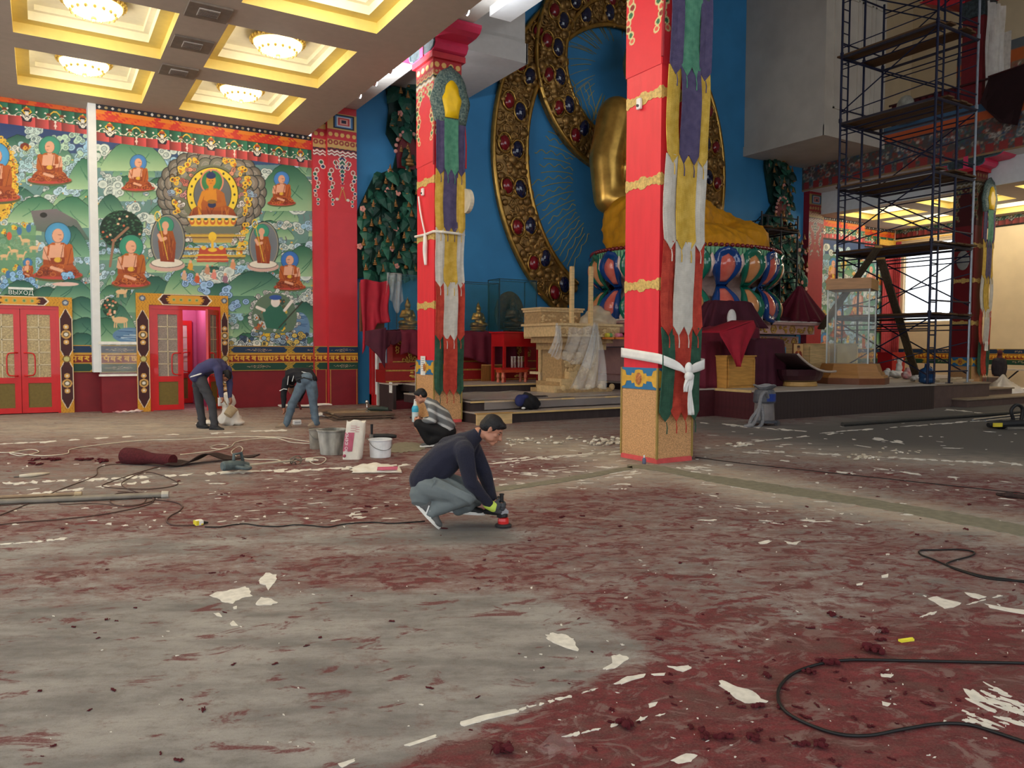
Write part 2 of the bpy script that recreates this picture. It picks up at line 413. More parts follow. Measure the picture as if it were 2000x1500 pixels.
s1 = math2('ADD',math2('MULTIPLY',streak,.45),math2('MULTIPLY',streak2,.28)); s1 = math2('ADD',s1,math2('MULTIPLY',blotch,.27))
s2 = math2('ADD',s1,math2('MULTIPLY',math2('SUBTRACT',mid,.5),.55))
thr = math2('ADD',s2,math2('MULTIPLY',math2('SUBTRACT',sep.outputs[0],.53),.42))
stain = math2('MULTIPLY',rng(thr,.36,.60),.8)
mid2 = nz(4.6,(.85,1.3,1),-25,12,.74,1.4)
thr2 = math2('ADD',math2('ADD',math2('MULTIPLY',s1,.3),math2('MULTIPLY',mid2,.7)),math2('MULTIPLY',math2('SUBTRACT',sep.outputs[0],.5),.25))
redm = math2('MULTIPLY',rng(thr2,.515,.575),rng(fine,.2,.62,.5,.95))
lumin = nz(1.5,(.7,2,1),-28,7,.66)
grey = mix((114,111,110),(161,157,154),rng(lumin,.3,.7)); grey = mix(grey,(96,88,83),math2('MULTIPLY',rng(mid,.45,.75),.55))
grey = mix(grey,(92,90,89),sep.outputs[2])
red = mix((80,34,37),(124,50,56),rng(mid,.35,.65)); red = mix(red,(94,70,66),rng(streak,.45,.66,0,.75))
col = mix(grey,(122,88,85),stain); col = mix(col,red,redm)
dab = nz(3.4,(.8,1.7,1),-20,9,.66,.6); col = mix(col,(104,52,54),math2('MULTIPLY',math2('MULTIPLY',rng(dab,.575,.635),rng(fine,.2,.6,.45,.9)),rng(sep.outputs[2],0,.8,1,0))); col = mix(col,(70,62,60),math2('MULTIPLY',rng(fine,.52,.75),.3))
specks = rng(nz(120,(1,1,1),0,2,.5),.68,.74)
dustn = math2('MULTIPLY',sep.outputs[1],rng(s1,.34,.58))
col = mix(col,(205,192,174),math2('MULTIPLY',dustn,.9)); col = mix(col,(190,178,165),math2('MULTIPLY',specks,.18))
Lk.new(col,bs.inputs['Base Color']); bs.inputs['Roughness'].default_value = .85; bs.inputs['Specular IOR Level'].default_value = .15
bp = N.new('ShaderNodeBump'); bp.inputs['Strength'].default_value = .35; bp.inputs['Distance'].default_value = .012
hh = math2('ADD',math2('MULTIPLY',redm,.6),math2('MULTIPLY',fine,.5)); Lk.new(hh,bp.inputs['Height']); Lk.new(bp.outputs[0],bs.inputs['Normal'])
floor = painted_grid('floor',Pf,np.zeros_like(fcol),floor_m,kind='structure')
_c = np.ones((len(xs)*len(ys),4),np.float32); _c[:,:3] = fcol.reshape(-1,3); floor.data.color_attributes['Col'].data.foreach_set('color',_c.ravel())
floor['label'] = 'worn concrete floor with scraps of old red felt and pale dust'
# scraps of pale filler left on the floor (thin, ragged); one mass
res = MB(); rr = random.Random(3)
pw = lambda a,b: a+(b-a)*rr.random()**2.6
def ragged(pts,amp=.16,sub=4,z=.004,mb=None,h=.0015):
    h += rr.uniform(0,.002)
    c = np.mean(pts,axis=0); out = []; n = len(pts)
    for i in range(n):
        a,b = np.array(pts[i],float),np.array(pts[(i+1) % n],float)
        for k in range(sub):
            q = a+(b-a)*k/sub; d = q-c; out.append(q+d*rr.uniform(-amp,amp)*(0.4 if k == 0 else 1))
    top = [G(q[0],q[1]) for q in out]; m_ = mb or res; n_ = len(top); m_.loft([[p+UZ*.0005 for p in top],[p+UZ*h for p in top]],cap=False); m_.add([p+UZ*h for p in top]+[np.mean(top,axis=0)+UZ*h],[(q,(q+1) % n_,n_) for q in range(n_)])
def fleck(cx,cy,L,Wd,ang,amp=.3):
    ca,sa = math.cos(ang),math.sin(ang); pts = []
    m = 11
    for i in range(m):
        t = 2*math.pi*i/m; r = rr.uniform(.35,1.15); x,y = L/2*r*math.cos(t),Wd/2*r*math.sin(t); pts.append((cx+x*ca-y*sa,cy+x*sa+y*ca))
    ragged(pts,amp*.5,2)
def seam(x0,y0,x1,y1,wd,fill=.8,step=26,jit=1.2):
    L = math.hypot(x1-x0,y1-y0); n = max(1,int(L/step)); a = math.atan2(y1-y0,x1-x0)
    for i in range(n):
        if rr.random() < fill:
            t = (i+.5)/n; fleck(x0+(x1-x0)*t+rr.uniform(-jit,jit),y0+(y1-y0)*t+rr.uniform(-jit,jit)*.5,step*rr.uniform(.9,1.6),wd*rr.uniform(.5,1.2),a,.25)
for P in ([(409,1163),(425,1156),(450,1152),(478,1146),(487,1152),(493,1164),(472,1168),(455,1179),(440,1178),(424,1168)],
          [(505,1135),(519,1120),(541,1122),(538,1136),(530,1146),(524,1154),(519,1143),(508,1140)],
          [(500,1180),(510,1167),(530,1170),(542,1177),(530,1182),(505,1183)],[(417,1198),(428,1197),(434,1205),(424,1204)],[(449,1218),(455,1212),(465,1222),(452,1223)],[(455,1186),(463,1184),(462,1190),(456,1190)],
          [(1065,1240),(1080,1236),(1105,1240),(1118,1248),(1132,1269),(1122,1271),(1100,1264),(1085,1258),(1070,1250)],
          [(1178,1306),(1196,1296),(1194,1282),(1210,1278),(1229,1286),(1215,1296),(1200,1306),(1184,1309)],
          [(1302,1301),(1322,1303),(1345,1300),(1351,1306),(1334,1313),(1318,1308)],[(1200,1336),(1225,1322),(1260,1317),(1258,1323),(1232,1330),(1214,1337)],[(1272,1317),(1300,1315),(1297,1320),(1277,1320)],
          [(1403,1339),(1410,1329),(1440,1342),(1470,1350),(1485,1365),(1500,1370),(1480,1375),(1455,1374),(1430,1360)],
          [(1266,1375),(1285,1371),(1280,1379),(1268,1383)],[(1811,1169),(1830,1165),(1852,1172),(1878,1178),(1862,1187),(1845,1189),(1830,1180)],[(1883,1157),(1905,1160),(1926,1166),(1912,1171),(1896,1166)],
          [(1532,1057),(1548,1060),(1564,1057),(1556,1064),(1540,1063)],[(1481,1060),(1500,1055),(1507,1057),(1498,1062),(1484,1063)],[(1672,1141),(1686,1138),(1684,1143),(1673,1144)],[(1721,1125),(1735,1121),(1734,1128),(1722,1129)],
          [(1925,1180),(1970,1188),(2030,1195),(2030,1204),(1975,1196),(1935,1188)],[(1880,1344),(1905,1356),(1925,1372),(1900,1370),(1888,1356)],
          [(1720,1316),(1745,1318),(1740,1324),(1722,1322)],[(1722,1370),(1740,1374),(1734,1380),(1724,1378)],[(790,1455),(850,1435),(855,1440),(800,1458)],[(660,1492),(693,1482),(692,1488),(668,1500)],[(1310,1486),(1340,1472),(1362,1476),(1350,1488),(1325,1492)],
          [(900,1410),(950,1396),(1010,1385),(1012,1392),(955,1405),(905,1420)]):
    ragged(P,.12,3)
seam(905,1416,1120,1358,7,.95,18); seam(1120,1358,1200,1335,5,.6,14); seam(0,1064,132,1052,5,.95,22); seam(0,945,560,918,7,.9); seam(0,972,300,940,7,.8); seam(560,920,800,908,7,.85)
for _ in range(10): fleck(rr.gauss(1195,25),rr.gauss(924,5),pw(14,60),pw(2,7),-.1); fleck(rr.gauss(1040,28),rr.gauss(923,5),pw(14,60),pw(2,7),.05); fleck(rr.gauss(1365,25),rr.gauss(914,4),pw(14,60),pw(2,6),.1)
seam(0,868,260,852,4,.7); seam(300,850,620,838,5,.5); seam(960,905,1216,880,5,.9); seam(980,898,1150,886,4,.8); seam(1360,825,1600,845,4,.95); seam(1600,846,2000,815,3,.75); seam(1440,866,1640,845,3,.8)
seam(1480,880,1700,892,4,.7); seam(1700,892,2000,908,5,.85); seam(1840,800,1990,812,4,.8); seam(1700,856,1770,866,6,.9); seam(1360,880,1480,884,5,.6)
seam(1795,1205,1990,1155,5,.35,16); seam(1100,1440,1300,1395,8,.3,18)
for _ in range(120):
    y = rr.choice([rr.uniform(900,960),rr.uniform(930,1020),rr.uniform(960,1030)]); fleck(rr.uniform(-10,800),y,pw(5,40),pw(1.2,4.5),rr.uniform(-.15,.02))
for _ in range(85): fleck(rr.uniform(960,1230),rr.uniform(860,960),pw(4,40),pw(1,4),rr.uniform(-.15,.1))
for _ in range(110): fleck(rr.uniform(1360,2000),rr.uniform(870,1030),pw(5,50),pw(1,4.5),rr.uniform(-.02,.2))
for _ in range(36): fleck(rr.uniform(1380,2000),rr.uniform(825,880),pw(6,40),pw(.8,2.2),rr.uniform(-.05,.12))
for _ in range(26): fleck(rr.uniform(50,1000),rr.uniform(1060,1480),pw(2,10),pw(1.5,4),rr.uniform(-.3,.3))
for _ in range(110): fleck(rr.uniform(1000,2000),rr.uniform(1060,1500),pw(2,11),pw(1.5,5),rr.uniform(-.5,.5))
for _ in range(34): fleck(rr.uniform(1885,2020),rr.uniform(1345,1418),rr.uniform(20,70),rr.uniform(4,12),rr.uniform(.2,.5))
filler_m = mat('old_filler',(216,213,206),.8,var=.12,scale=20)
o = obj('filler_scraps',res,filler_m,floor); o['kind'] = 'stuff'; o['label'] = 'pale scraps of old filler left on the floor'
pt = MB()
def band(pts,wds,seed=1):
    r_ = random.Random(seed); S = spline([(x,y,w_) for (x,y),w_ in zip(pts,wds)],10); ta,tb = [],[]
    for i,q in enumerate(S):
        ta.append(G(q[0],q[1]-q[2]/2*r_.uniform(.85,1.12))); tb.append(G(q[0],q[1]+q[2]/2*r_.uniform(.85,1.12)))
    ring = ta+tb[::-1]; pt.loft([[p+UZ*.001 for p in ring],[p+UZ*.007 for p in ring]],cap=False)
    n = len(ta); o0 = len(pt.v)-n*2
    for i in range(n-1): pt.f.append((o0+i,o0+i+1,o0+2*n-2-i,o0+2*n-1-i)); pt.mi.append(0)
band([(1225,911),(1290,916),(1380,934),(1480,950),(1600,968),(1740,990),(1880,1015),(2040,1045)],[6,11,12,17,15,16,20,24],1)
band([(955,958),(1020,950),(1100,938),(1180,924),(1235,914)],[10,8,8,8,6],2)
band([(755,878),(790,874),(830,873)],[12,20,10],3)
o = obj('fresh_filler',pt,mat('green_filler',(126,122,106),.85,var=.12,scale=12),floor); o['kind'] = 'stuff'; o['label'] = 'greenish grey fresh filler in the floor joints'
# ================================================================== CEILING OVER THE LEFT AISLE (coffers with deep cream trays)
ZC = 7.45
ceil_m = mat('ceiling_paint',(178,165,148),.8,var=.03); yel_m = mat('coffer_yellow',(236,214,128),.7,var=.03); cre_m = mat('coffer_cream',(238,232,205),.7,var=.03)
XE = 6.42
def coffer_field(name,x0,x1,y0,y1,cx,cy,zc):
    """flat soffit with square holes; cx, cy: lists of (lo, hi)"""
    mb = MB(); gx = sorted([x0,x1]+[q for p in cx for q in p]); gy = sorted([y0,y1]+[q for p in cy for q in p])
    for i in range(len(gx)-1):
        for j in range(len(gy)-1):
            mx_,my_ = (gx[i]+gx[i+1])/2,(gy[j]+gy[j+1])/2
            if any(a < mx_ < b for a,b in cx) and any(a < my_ < b for a,b in cy): continue
            mb.add([(gx[i],gy[j],zc),(gx[i+1],gy[j],zc),(gx[i+1],gy[j+1],zc),(gx[i],gy[j+1],zc)],[(0,3,2,1)])
    mb.bb(x1-.02,x1,y0,y1,zc+.001,zc+.62); mb.bb(x0,x1,y0,y0+.02,zc+.001,zc+.62)
    root = struct(name,mb,ceil_m)
    k = 0
    for a,b in cx:
        for c,d in cy:
            t = MB(); e = MB()
            def rim(mb_,i,z0,j,z1):
                A = [(a+i,c+i,z0),(b-i,c+i,z0),(b-i,d-i,z0),(a+i,d-i,z0)]; B = [(a+j,c+j,z1),(b-j,c+j,z1),(b-j,d-j,z1),(a+j,d-j,z1)]
                mb_.loft([A,B],cap=False)
            rim(t,0,zc,0.0,zc+.2); rim(t,0,zc+.2,.24,zc+.2); rim(e,.24,zc+.2,.24,zc+.36); rim(e,.24,zc+.36,.34,zc+.36); rim(e,.34,zc+.36,.34,zc+.46)
            e.add([(a+.34,c+.34,zc+.46),(b-.34,c+.34,zc+.46),(b-.34,d-.34,zc+.46),(a+.34,d-.34,zc+.46)],[(0,3,2,1)])
            q = obj('coffer',t,yel_m,root,W=True); obj('coffer_tray',e,cre_m,q,W=True)
    return root
CX = [(-6.9,-4.3),(-3.62,-1.05),(-.3,2.2),(3.02,5.44)]; CY = [(-2.6,-.2),(.8,3.25),(4.2,6.65),(7.6,10.05),(11.05,13.62),(14.65,17.15),(18.0,20.48)]
coffer_field('ceiling',XL0,XE,-6.5,YR+.1,CX,CY,ZC)
# beam and its bright soffit over the left column row
mb = MB(); mb.bb(XE,7.72,-6.5,YM,8.3,9.6); struct('trim_1',mb,mat('white_plaster',(214,210,204),.8,var=.04))
# ceiling over the right aisle
CXR = [(28.9,31.3),(32.0,34.3)]; CYR = [(4.2,6.65),(7.6,10.05),(11.05,13.62),(14.65,17.15),(18.0,20.48)]
coffer_field('ceiling_right',28.25,XL1,3,YR+.1,CXR,CYR,7.3)
# ================================================================== WALLS
wall_red = mat('wainscot_red',(124,26,36),.5,var=.08,scale=3); blue_m = mat('sky_blue_paint',(56,132,186),.6,var=.06,scale=1.2)
white_m = mat('white_reveal',(222,226,228),.7,var=.03); cream_wall = mat('cream_paint',(226,206,172),.7,var=.03,scale=2)
pl_m = mat('dusty_plaster',(198,190,178),.85,var=.06,scale=1.5); pnk_m = mat('pink_paint',(190,96,140),.6,var=.04)
# solid masses behind the painted faces
D2 = (PY(292,700,YM)[0],PY(431,700,YM)[0],PY(350,597,YM)[2])      # opening of the right-hand door
D1 = (PY(-40,700,YR)[0],PY(117,700,YR)[0],PY(60,597,YR)[2])
mb = MB(); mb.bb(1.26,D2[0],YM+.02,YR+.3,0,ZC); mb.bb(D2[1],7.0,YM+.02,YM+.3,0,ZC); mb.bb(D2[0],D2[1],YM+.02,YM+.3,D2[2],ZC); wall_back = struct('wall_back',mb,wall_red)
mb = MB(); mb.bb(1.09,1.262,YM-.005,YR,1.0,ZC); struct('trim_2',mb,white_m)
mb = MB(); mb.bb(XL0,D1[0],YR+.02,YR+.3,0,ZC); mb.bb(D1[1],1.26,YR+.02,YR+.3,0,ZC); mb.bb(D1[0],D1[1],YR+.02,YR+.3,D1[2],ZC); wall_left = struct('wall_left',mb,wall_red)
mb = MB(); mb.bb(7.0,28.3,YM,YM+.3,0,18.5); struct('wall_altar',mb,blue_m)
mb = MB(); mb.bb(28.2,31.7,YM+.02,YM+.3,0,7.3); mb.bb(31.68,31.7,YM+.02,YR,0,7.3); mb.bb(31.7,XL1,YR+.02,YR+.3,0,7.3); wall_backright = struct('wall_back_right',mb,wall_red)
# right side wall with its tall window
WY0,WY1,WZ0,WZ1 = 18.9,21.2,2.9,6.6
mb = MB(); mb.bb(XL1,XL1+.3,0,WY0,0,7.3); mb.bb(XL1,XL1+.3,WY1,YR+.3,0,7.3); mb.bb(XL1,XL1+.3,WY0,WY1,0,WZ0); mb.bb(XL1,XL1+.3,WY0,WY1,WZ1,7.3); struct('wall_right',mb,cream_wall)
mb = MB()
for y in (WY0,WY1): mb.bb(XL1+.1,XL1+.18,y-.05,y+.05,WZ0,WZ1)
for z in (WZ0,WZ1): mb.bb(XL1+.1,XL1+.18,WY0,WY1,z-.05,z+.05)
win = struct('window_1',mb,mat('window_frame_white',(235,238,238),.5))
mb = MB(); mb.bb(XL1+.13,XL1+.14,WY0,WY1,WZ0,WZ1); obj('window_pane',mb,glass('window_glass',(230,240,245),.06,.05),win,W=True)
# nave: gallery walls, and an unseen roof and rear wall that shape the daylight
grey_nave = mat('nave_plaster',(190,176,160),.85,var=.05,scale=1)
mb = MB(); mb.bb(2.0,38,-6.5,YM+.3,18.5,18.8); struct('ceiling_nave',mb,grey_nave)
mb = MB(); mb.bb(7.0,38,-6.8,-6.5,0,6.5); mb.bb(2.0,10.0,-6.8,-6.5,8.3,18.5); mb.bb(25.0,38,-6.8,-6.5,6.5,18.5); mb.bb(10,25,-6.8,-6.5,15.5,18.5); struct('wall_front_unseen',mb,grey_nave)  # unseen wall; high opening shaped to let daylight reach the altar niche
mb = MB(); mb.bb(1.8,2.0,-6.5,YM+.3,8.1,18.5); struct('wall_gallery_left',mb,grey_nave)
mb = MB(); mb.bb(XL1,XL1+.3,-6.5,YM+.3,7.3,18.5); mb.bb(28.3,XL1,YM,YM+.3,9.9,18.5); struct('wall_gallery_right',mb,cream_wall)
mb = MB(); mb.bb(XL1,XL1+.3,-6.5,0,0,7.3); struct('wall_right_front',mb,cream_wall)
# right gallery beam (painted side) and floor slab
mb = MB(); mb.bb(27.3,28.25,-6.5,YM,8.2,9.95); mb.bb(28.25,XL1,-6.5,YM,9.0,9.95); mb.bb(28.2,28.26,-6.5,YM,7.3,8.2); beam_r = struct('trim_3',mb,white_m)
# plaster boxes of the organ lofts at both sides of the altar niche
mb = MB(); mb.bb(7.62,11.22,17.55,YM,9.23,18.5); b = struct('trim_4',mb,mat('loft_white',(196,194,192),.8,var=.03))
mb = MB(); mb.bb(7.62,11.26,17.49,17.55,9.23,9.75); mb.bb(11.22,11.27,17.49,YM,9.23,9.75); obj('ledge',mb,mat('loft_white',()),b,W=True)
mb = MB(); mb.bb(23.75,27.3,17.5,YM,9.18,18.5); b = struct('trim_5',mb,pl_m)
mb = MB(); mb.bb(23.70,23.75,17.46,YM,9.18,9.55); mb.bb(23.7,27.3,17.45,17.5,9.18,9.55)
for k in range(4):
    x = 24.2+k*.8; mb.bb(x,x+.06,17.46,17.5,10.2,18); mb.bb(x+.55,x+.61,17.46,17.5,10.2,18); mb.bb(x,x+.61,17.46,17.5,10.2,10.26); mb.bb(x,x+.61,17.46,17.5,14.2,14.26)
obj('moulding',mb,pl_m,b,W=True)
# white parapet board of the left gallery, high up
a = PX(997,43,8.1); mb = MB(); mb.bb(7.62,8.1,1.0,a[1],a[2],a[2]+2.2); tag(obj('gallery_parapet',mb,mat('lit_white',(236,238,240),.6,var=.02)),'white gallery parapet board high above the second column','parapet',kind='structure')
# ================================================================== PAINTED WALLS (flat print kept on the vertices of each wall face)
wall_paint = painted('wall_paint',.5)
SKIN,ROBE,ROBE2,MATR,OUT = (226,168,138),(178,92,38),(150,62,34),(190,72,62),(46,44,40)
GREENS = [((40,96,74),(158,194,152)),((52,112,86),(172,202,158)),((34,84,74),(128,172,138))]
def hill(c,cx,top,w,h,rd,g=None):
    d,l = g or rd.choice(GREENS); n = 22
    P = [(cx+(i/n-.5)*w,top+h*(1-math.sin(math.pi*i/n)**.8)*.85+rd.uniform(-.03,.03)*h*math.sin(math.pi*i/n)) for i in range(n+1)]
    P = P+[(cx+w/2,top+h),(cx-w/2,top+h)]
    c.poly([(x,y-1.1) for x,y in P],(20,46,40)); c.poly(P,d,c2=l)
    for k in range(2): 
        q = rd.uniform(-.3,.3); S = [(cx+q*w+t*w*.3*(1 if q < 0 else -1),top+h*(.25+.2*k)+h*.5*t**.7) for t in np.linspace(0,1,8)]; c.line(S,1.3,d,.8)
def cloud(c,cx,cy,w,h,rd,col=(196,206,200),line=(92,112,116),n=9):
    L = [(cx+rd.uniform(-.5,.5)*w,cy+rd.uniform(-.5,.5)*h,rd.uniform(.12,.24)*math.sqrt(w*h)+1.2) for _ in range(n)]
    for x,y,r in L: c.ell(x,y,r+1.0,r*.85+1.0,line)
    for x,y,r in L: c.ell(x,y,r,r*.85,(col[0]*.84,col[1]*.88,col[2]*.9),c2=(min(255,col[0]*1.14),min(255,col[1]*1.12),min(255,col[2]*1.12)))
    for x,y,r in L[::2]: c.ring(x,y,r*.5,r*.45,1.0,line)
def robes(c,P,base,rd,n=9):
    c.poly([(x,y) for x,y in P],base); xs = [p[0] for p in P]; ys = [p[1] for p in P]
def monk(c,cx,cy,s,halo,rd,robe=ROBE,w=2.6,face=1,standing=False,skin=SKIN):
    """cx, cy: head; s: halo radius"""
    c.ell(cx,cy,s*1.04,s*1.04,(30,60,70)); c.ell(cx,cy,s,s,tuple(min(255,v*1.18) for v in halo),c2=halo)
    b = cy+s*3.2
    mw = s*w
    c.ell(cx,b,mw*.72,s*.42,(90,96,60)); c.ell(cx,b-s*.12,mw*.70,s*.36,MATR)
    lap = [(cx-mw*.66,b),(cx-mw*.5,b-s*.75),(cx-s*.8,b-s*1.25),(cx+s*.8,b-s*1.25),(cx+mw*.5,b-s*.75),(cx+mw*.66,b)]
    c.poly(lap,robe,c2=ROBE2)
    for k in range(26): 
        x = cx+rd.uniform(-.55,.55)*mw; y = b-rd.uniform(.05,.95)*s*(1-abs(x-cx)/mw*.9); c.ring(x,y,s*.2,s*.14,.9,rd.choice([(116,44,26),(206,120,54),(98,40,26)]))
    c.poly([(cx-s*1.15,b-s*.9),(cx-s*1.1,cy+s*1.0),(cx-s*.45,cy+s*.55),(cx+s*.45,cy+s*.55),(cx+s*1.1,cy+s*1.0),(cx+s*1.2,b-s*.9)],robe,c2=(160,74,36))
    c.poly([(cx-s*.62,cy+s*.75),(cx+s*.5,cy+s*.7),(cx+s*.45,cy+s*1.7),(cx,cy+s*2.2),(cx-s*.75,cy+s*1.7)],skin)
    c.line([(cx-s*.95*face,cy+s*1.0),(cx-s*1.05*face,cy+s*1.7),(cx-s*.1*face,cy+s*1.85)],s*.34,skin)
    c.line([(cx+s*.9*face,cy+s*.9),(cx+s*1.0*face,cy+s*1.9),(cx+s*.2,cy+s*2.1)],s*.5,robe)
    c.poly([(cx-s*.6,cy+s*1.75),(cx+s*.55,cy+s*1.7),(cx+s*.5,cy+s*2.25),(cx-s*.5,cy+s*2.25)],(140,60,30)); c.ell(cx,cy+s*1.9,s*.3,s*.2,(222,176,60))
    c.line([(cx-s*.5,cy+s*2.5),(cx+s*.3,cy+s*2.75)],s*.26,skin)
    c.line([(cx,cy+s*.3),(cx,cy+s*.7)],s*.42,skin); c.ell(cx,cy+s*.02,s*.47,s*.56,(120,80,64)); c.ell(cx,cy,s*.44,s*.54,skin)
    c.line([(cx+s*.02*face,cy-s*.06),(cx+s*.26*face,cy-s*.04)],.9,(110,70,56)); c.line([(cx+s*.12*face,cy+s*.28),(cx+s*.28*face,cy+s*.27)],.8,(160,80,70))
    for S in ([(cx-s*1.1,cy+s*1),(cx-s*.6,b-s*1)],[(cx+s*1.05,cy+s*1.0),(cx+s*.75,b-s*.9)],[(cx+s*.45,cy+s*.6),(cx+s*.2,b-s*1.2)]): c.line(S,1.0,(110,46,24))
def arhat(c,cx,cy,s,rd):
    c.ell(cx+s*.3,cy+s*1.9,s*2.15,s*3.3,(40,46,50)); c.ell(cx+s*.3,cy+s*1.9,s*2.05,s*3.2,(98,106,116),c2=(118,124,132)); c.ring(cx+s*.3,cy+s*1.9,s*1.95,s*3.1,1,(168,160,120))
    c.ell(cx,cy,s*1.05,s*1.05,(30,90,80)); c.ell(cx,cy,s,s,(60,146,118))
    b = cy+s*4.9; c.ell(cx+s*.2,b,s*2.2,s*.75,(206,170,160)); c.ell(cx+s*.2,b-s*.3,s*2.0,s*.6,(70,66,64)); c.ell(cx+s*.2,b-s*.32,s*1.92,s*.55,(228,222,208))
    c.poly([(cx-s*.75,cy+s*.7),(cx+s*.9,cy+s*.7),(cx+s*1.3,cy+s*2.2),(cx+s*1.1,b-s*.4),(cx-s*.6,b-s*.5),(cx-s*.9,cy+s*2)],(158,84,34),c2=(140,56,34))
    for k in range(12): x = cx+rd.uniform(-.6,1)*s; c.line([(x,cy+s*rd.uniform(1,2)),(x+rd.uniform(-.4,.4)*s,cy+s*rd.uniform(2.5,4.4))],.8,rd.choice([(110,50,24),(196,116,50)]))
    c.line([(cx-s*.8,cy+s*1.2),(cx-s*.5,cy+s*1.8),(cx,cy+s*1.6)],s*.4,SKIN); c.line([(cx,cy+s*.2),(cx,cy+s*.9)],s*.5,SKIN); c.ell(cx,cy+s*.02,s*.42,s*.5,SKIN)
    c.line([(cx-s*.9,cy-s*.9),(cx+s*.3,cy+s*4.2)],1.5,(224,190,70)); c.ring(cx-s*.95,cy-s*1.1,s*.35,s*.55,1.6,(232,200,70))
def ornament(c,cx,cy,r,rd,col=(236,196,62)):
    for k in range(5): c.ring(cx+rd.uniform(-1,1)*r*.7,cy+rd.uniform(-1,1)*r*.9,r*rd.uniform(.3,.55),r*rd.uniform(.3,.5),r*.26,(80,60,30) if k == 0 else col)
    c.ell(cx,cy,r*.3,r*.4,(196,110,40))
def deer(c,x,y,s,f=1):
    q = (222,184,138); c.ell(x,y,s,s*.42,q); c.line([(x+s*.8*f,y),(x+s*1.15*f,y-s*.9)],s*.34,q); c.ell(x+s*1.3*f,y-s*.95,s*.32,s*.2,q)
    for k in (-.7,-.45,.5,.75): c.line([(x+k*s,y),(x+k*s*1.1,y+s*.95)],s*.16,q)
def water(c,x,y,w,h,rd,n=14):
    c.ell(x,y,w/2,h/2,(96,134,172))
    for k in range(n): yy = y+rd.uniform(-.42,.42)*h; c.line([(x-w*.4*rd.random(),yy),(x+w*.4*rd.random(),yy+rd.uniform(-1,3))],1.2,rd.choice([(180,204,220),(52,84,128),(130,166,200)]))
def tree(c,x,y,w,h,rd):
    c.ell(x,y,w/2,h/2,(20,46,36))
    for k in range(170): a,r = rd.uniform(0,6.28),math.sqrt(rd.random())*.5; c.ell(x+w*r*math.cos(a),y+h*r*math.sin(a),2.4,1.5,rd.choice([(34,76,54),(48,96,66),(18,52,44),(60,104,80)]))
    for k in range(16): a,r = rd.uniform(0,6.28),math.sqrt(rd.random())*.45; c.ell(x+w*r*math.cos(a),y+h*r*math.sin(a),2.6,2.2,rd.choice([(216,150,120),(228,190,160),(196,106,74)]))
def land(c,x0,y0,x1,y1,rd,sky=(40,64,116)):
    """sky fading into pale mist, then rows of hills with clouds in between"""
    hh = y1-y0
    c.poly([(x0,y0),(x1,y0),(x1,y1),(x0,y1)],sky,c2=(120,160,150))
    c.poly([(x0,y0+hh*.16),(x1,y0+hh*.16),(x1,y1),(x0,y1)],(110,150,150),.85,c2=(104,150,112))
    rows = 9
    for r in range(rows):
        yy = y0+hh*(.10+.1*r)
        for k in range(int((x1-x0)/55)+2):
            x = x0+(k+rd.uniform(-.3,.3))*55
            if rd.random() < .62: hill(c,x,yy+rd.uniform(-8,8),rd.uniform(60,110),rd.uniform(34,52),rd)
            for _q in range(2): cloud(c,x+rd.uniform(-30,30),yy+rd.uniform(6,26),rd.uniform(24,50),rd.uniform(9,18),rd,rd.choice([(190,204,198),(176,204,220),(150,190,214),(206,208,196)]))
    for k in range(int((x1-x0)*hh/260)):
        x,y,q = rd.uniform(x0,x1),rd.uniform(y0+hh*.18,y1),rd.random()
        if q < .45: c.line([(x,y),(x+rd.uniform(-7,7),y+rd.uniform(2,7))],1.1,rd.choice([(44,92,74),(150,190,150),(70,116,92)]),.8)
        elif q < .7: c.ell(x,y,rd.uniform(1,2.6),rd.uniform(1,2),rd.choice([(214,196,150),(196,110,80),(226,222,210),(90,130,170),(222,180,80)]))
        elif q < .86: c.line([(x,y),(x+2,y+5),(x+1,y+11)],2.2,rd.choice([(160,186,200),(120,120,124),(96,92,104)]),.8)
        else: cloud(c,x,y,rd.uniform(10,22),rd.uniform(6,10),rd,rd.choice([(196,206,202),(160,192,206)]),(84,104,112),5)
# ---- main panel (one artist's landscape with seated figures), drawn where the photograph shows it
rd = random.Random(5)
c = Canvas(150,190,650,700,2.0,(100,140,110)); land(c,150,250,650,700,rd)
for x,y,w,h in ((215,300,60,26),(330,300,60,22),(215,370,50,40),(520,345,40,22),(590,400,70,26),(250,410,70,20),(300,425,60,22),(460,540,60,28),(400,560,80,30),(330,590,60,22),(590,520,50,40),(480,580,90,24)): cloud(c,x,y,w,h,rd,(196,208,202))
hill(c,262,272,130,62,rd,GREENS[1]); hill(c,560,322,130,90,rd,GREENS[0]); hill(c,215,380,60,46,rd); hill(c,300,540,110,70,rd,GREENS[2]); hill(c,440,552,150,60,rd,GREENS[2]); hill(c,500,528,130,50,rd,GREENS[2]); hill(c,360,520,80,60,rd); hill(c,590,480,80,60,rd,GREENS[0]); hill(c,590,590,90,60,rd,GREENS[2]); hill(c,220,590,90,60,rd,GREENS[2]); hill(c,205,620,80,50,rd)
for x,y in ((375,545),(395,560),(430,570),(470,600),(350,600)): cloud(c,x,y,34,22,rd,(150,186,222),(44,70,120),7)
water(c,255,655,70,30,rd); water(c,585,640,40,60,rd); tree(c,237,448,84,74,rd); c.line([(215,520),(222,470),(250,445)],5,(150,112,90))
deer(c,235,625,15,-1); deer(c,237,570,11,1); tree(c,215,600,30,36,rd)
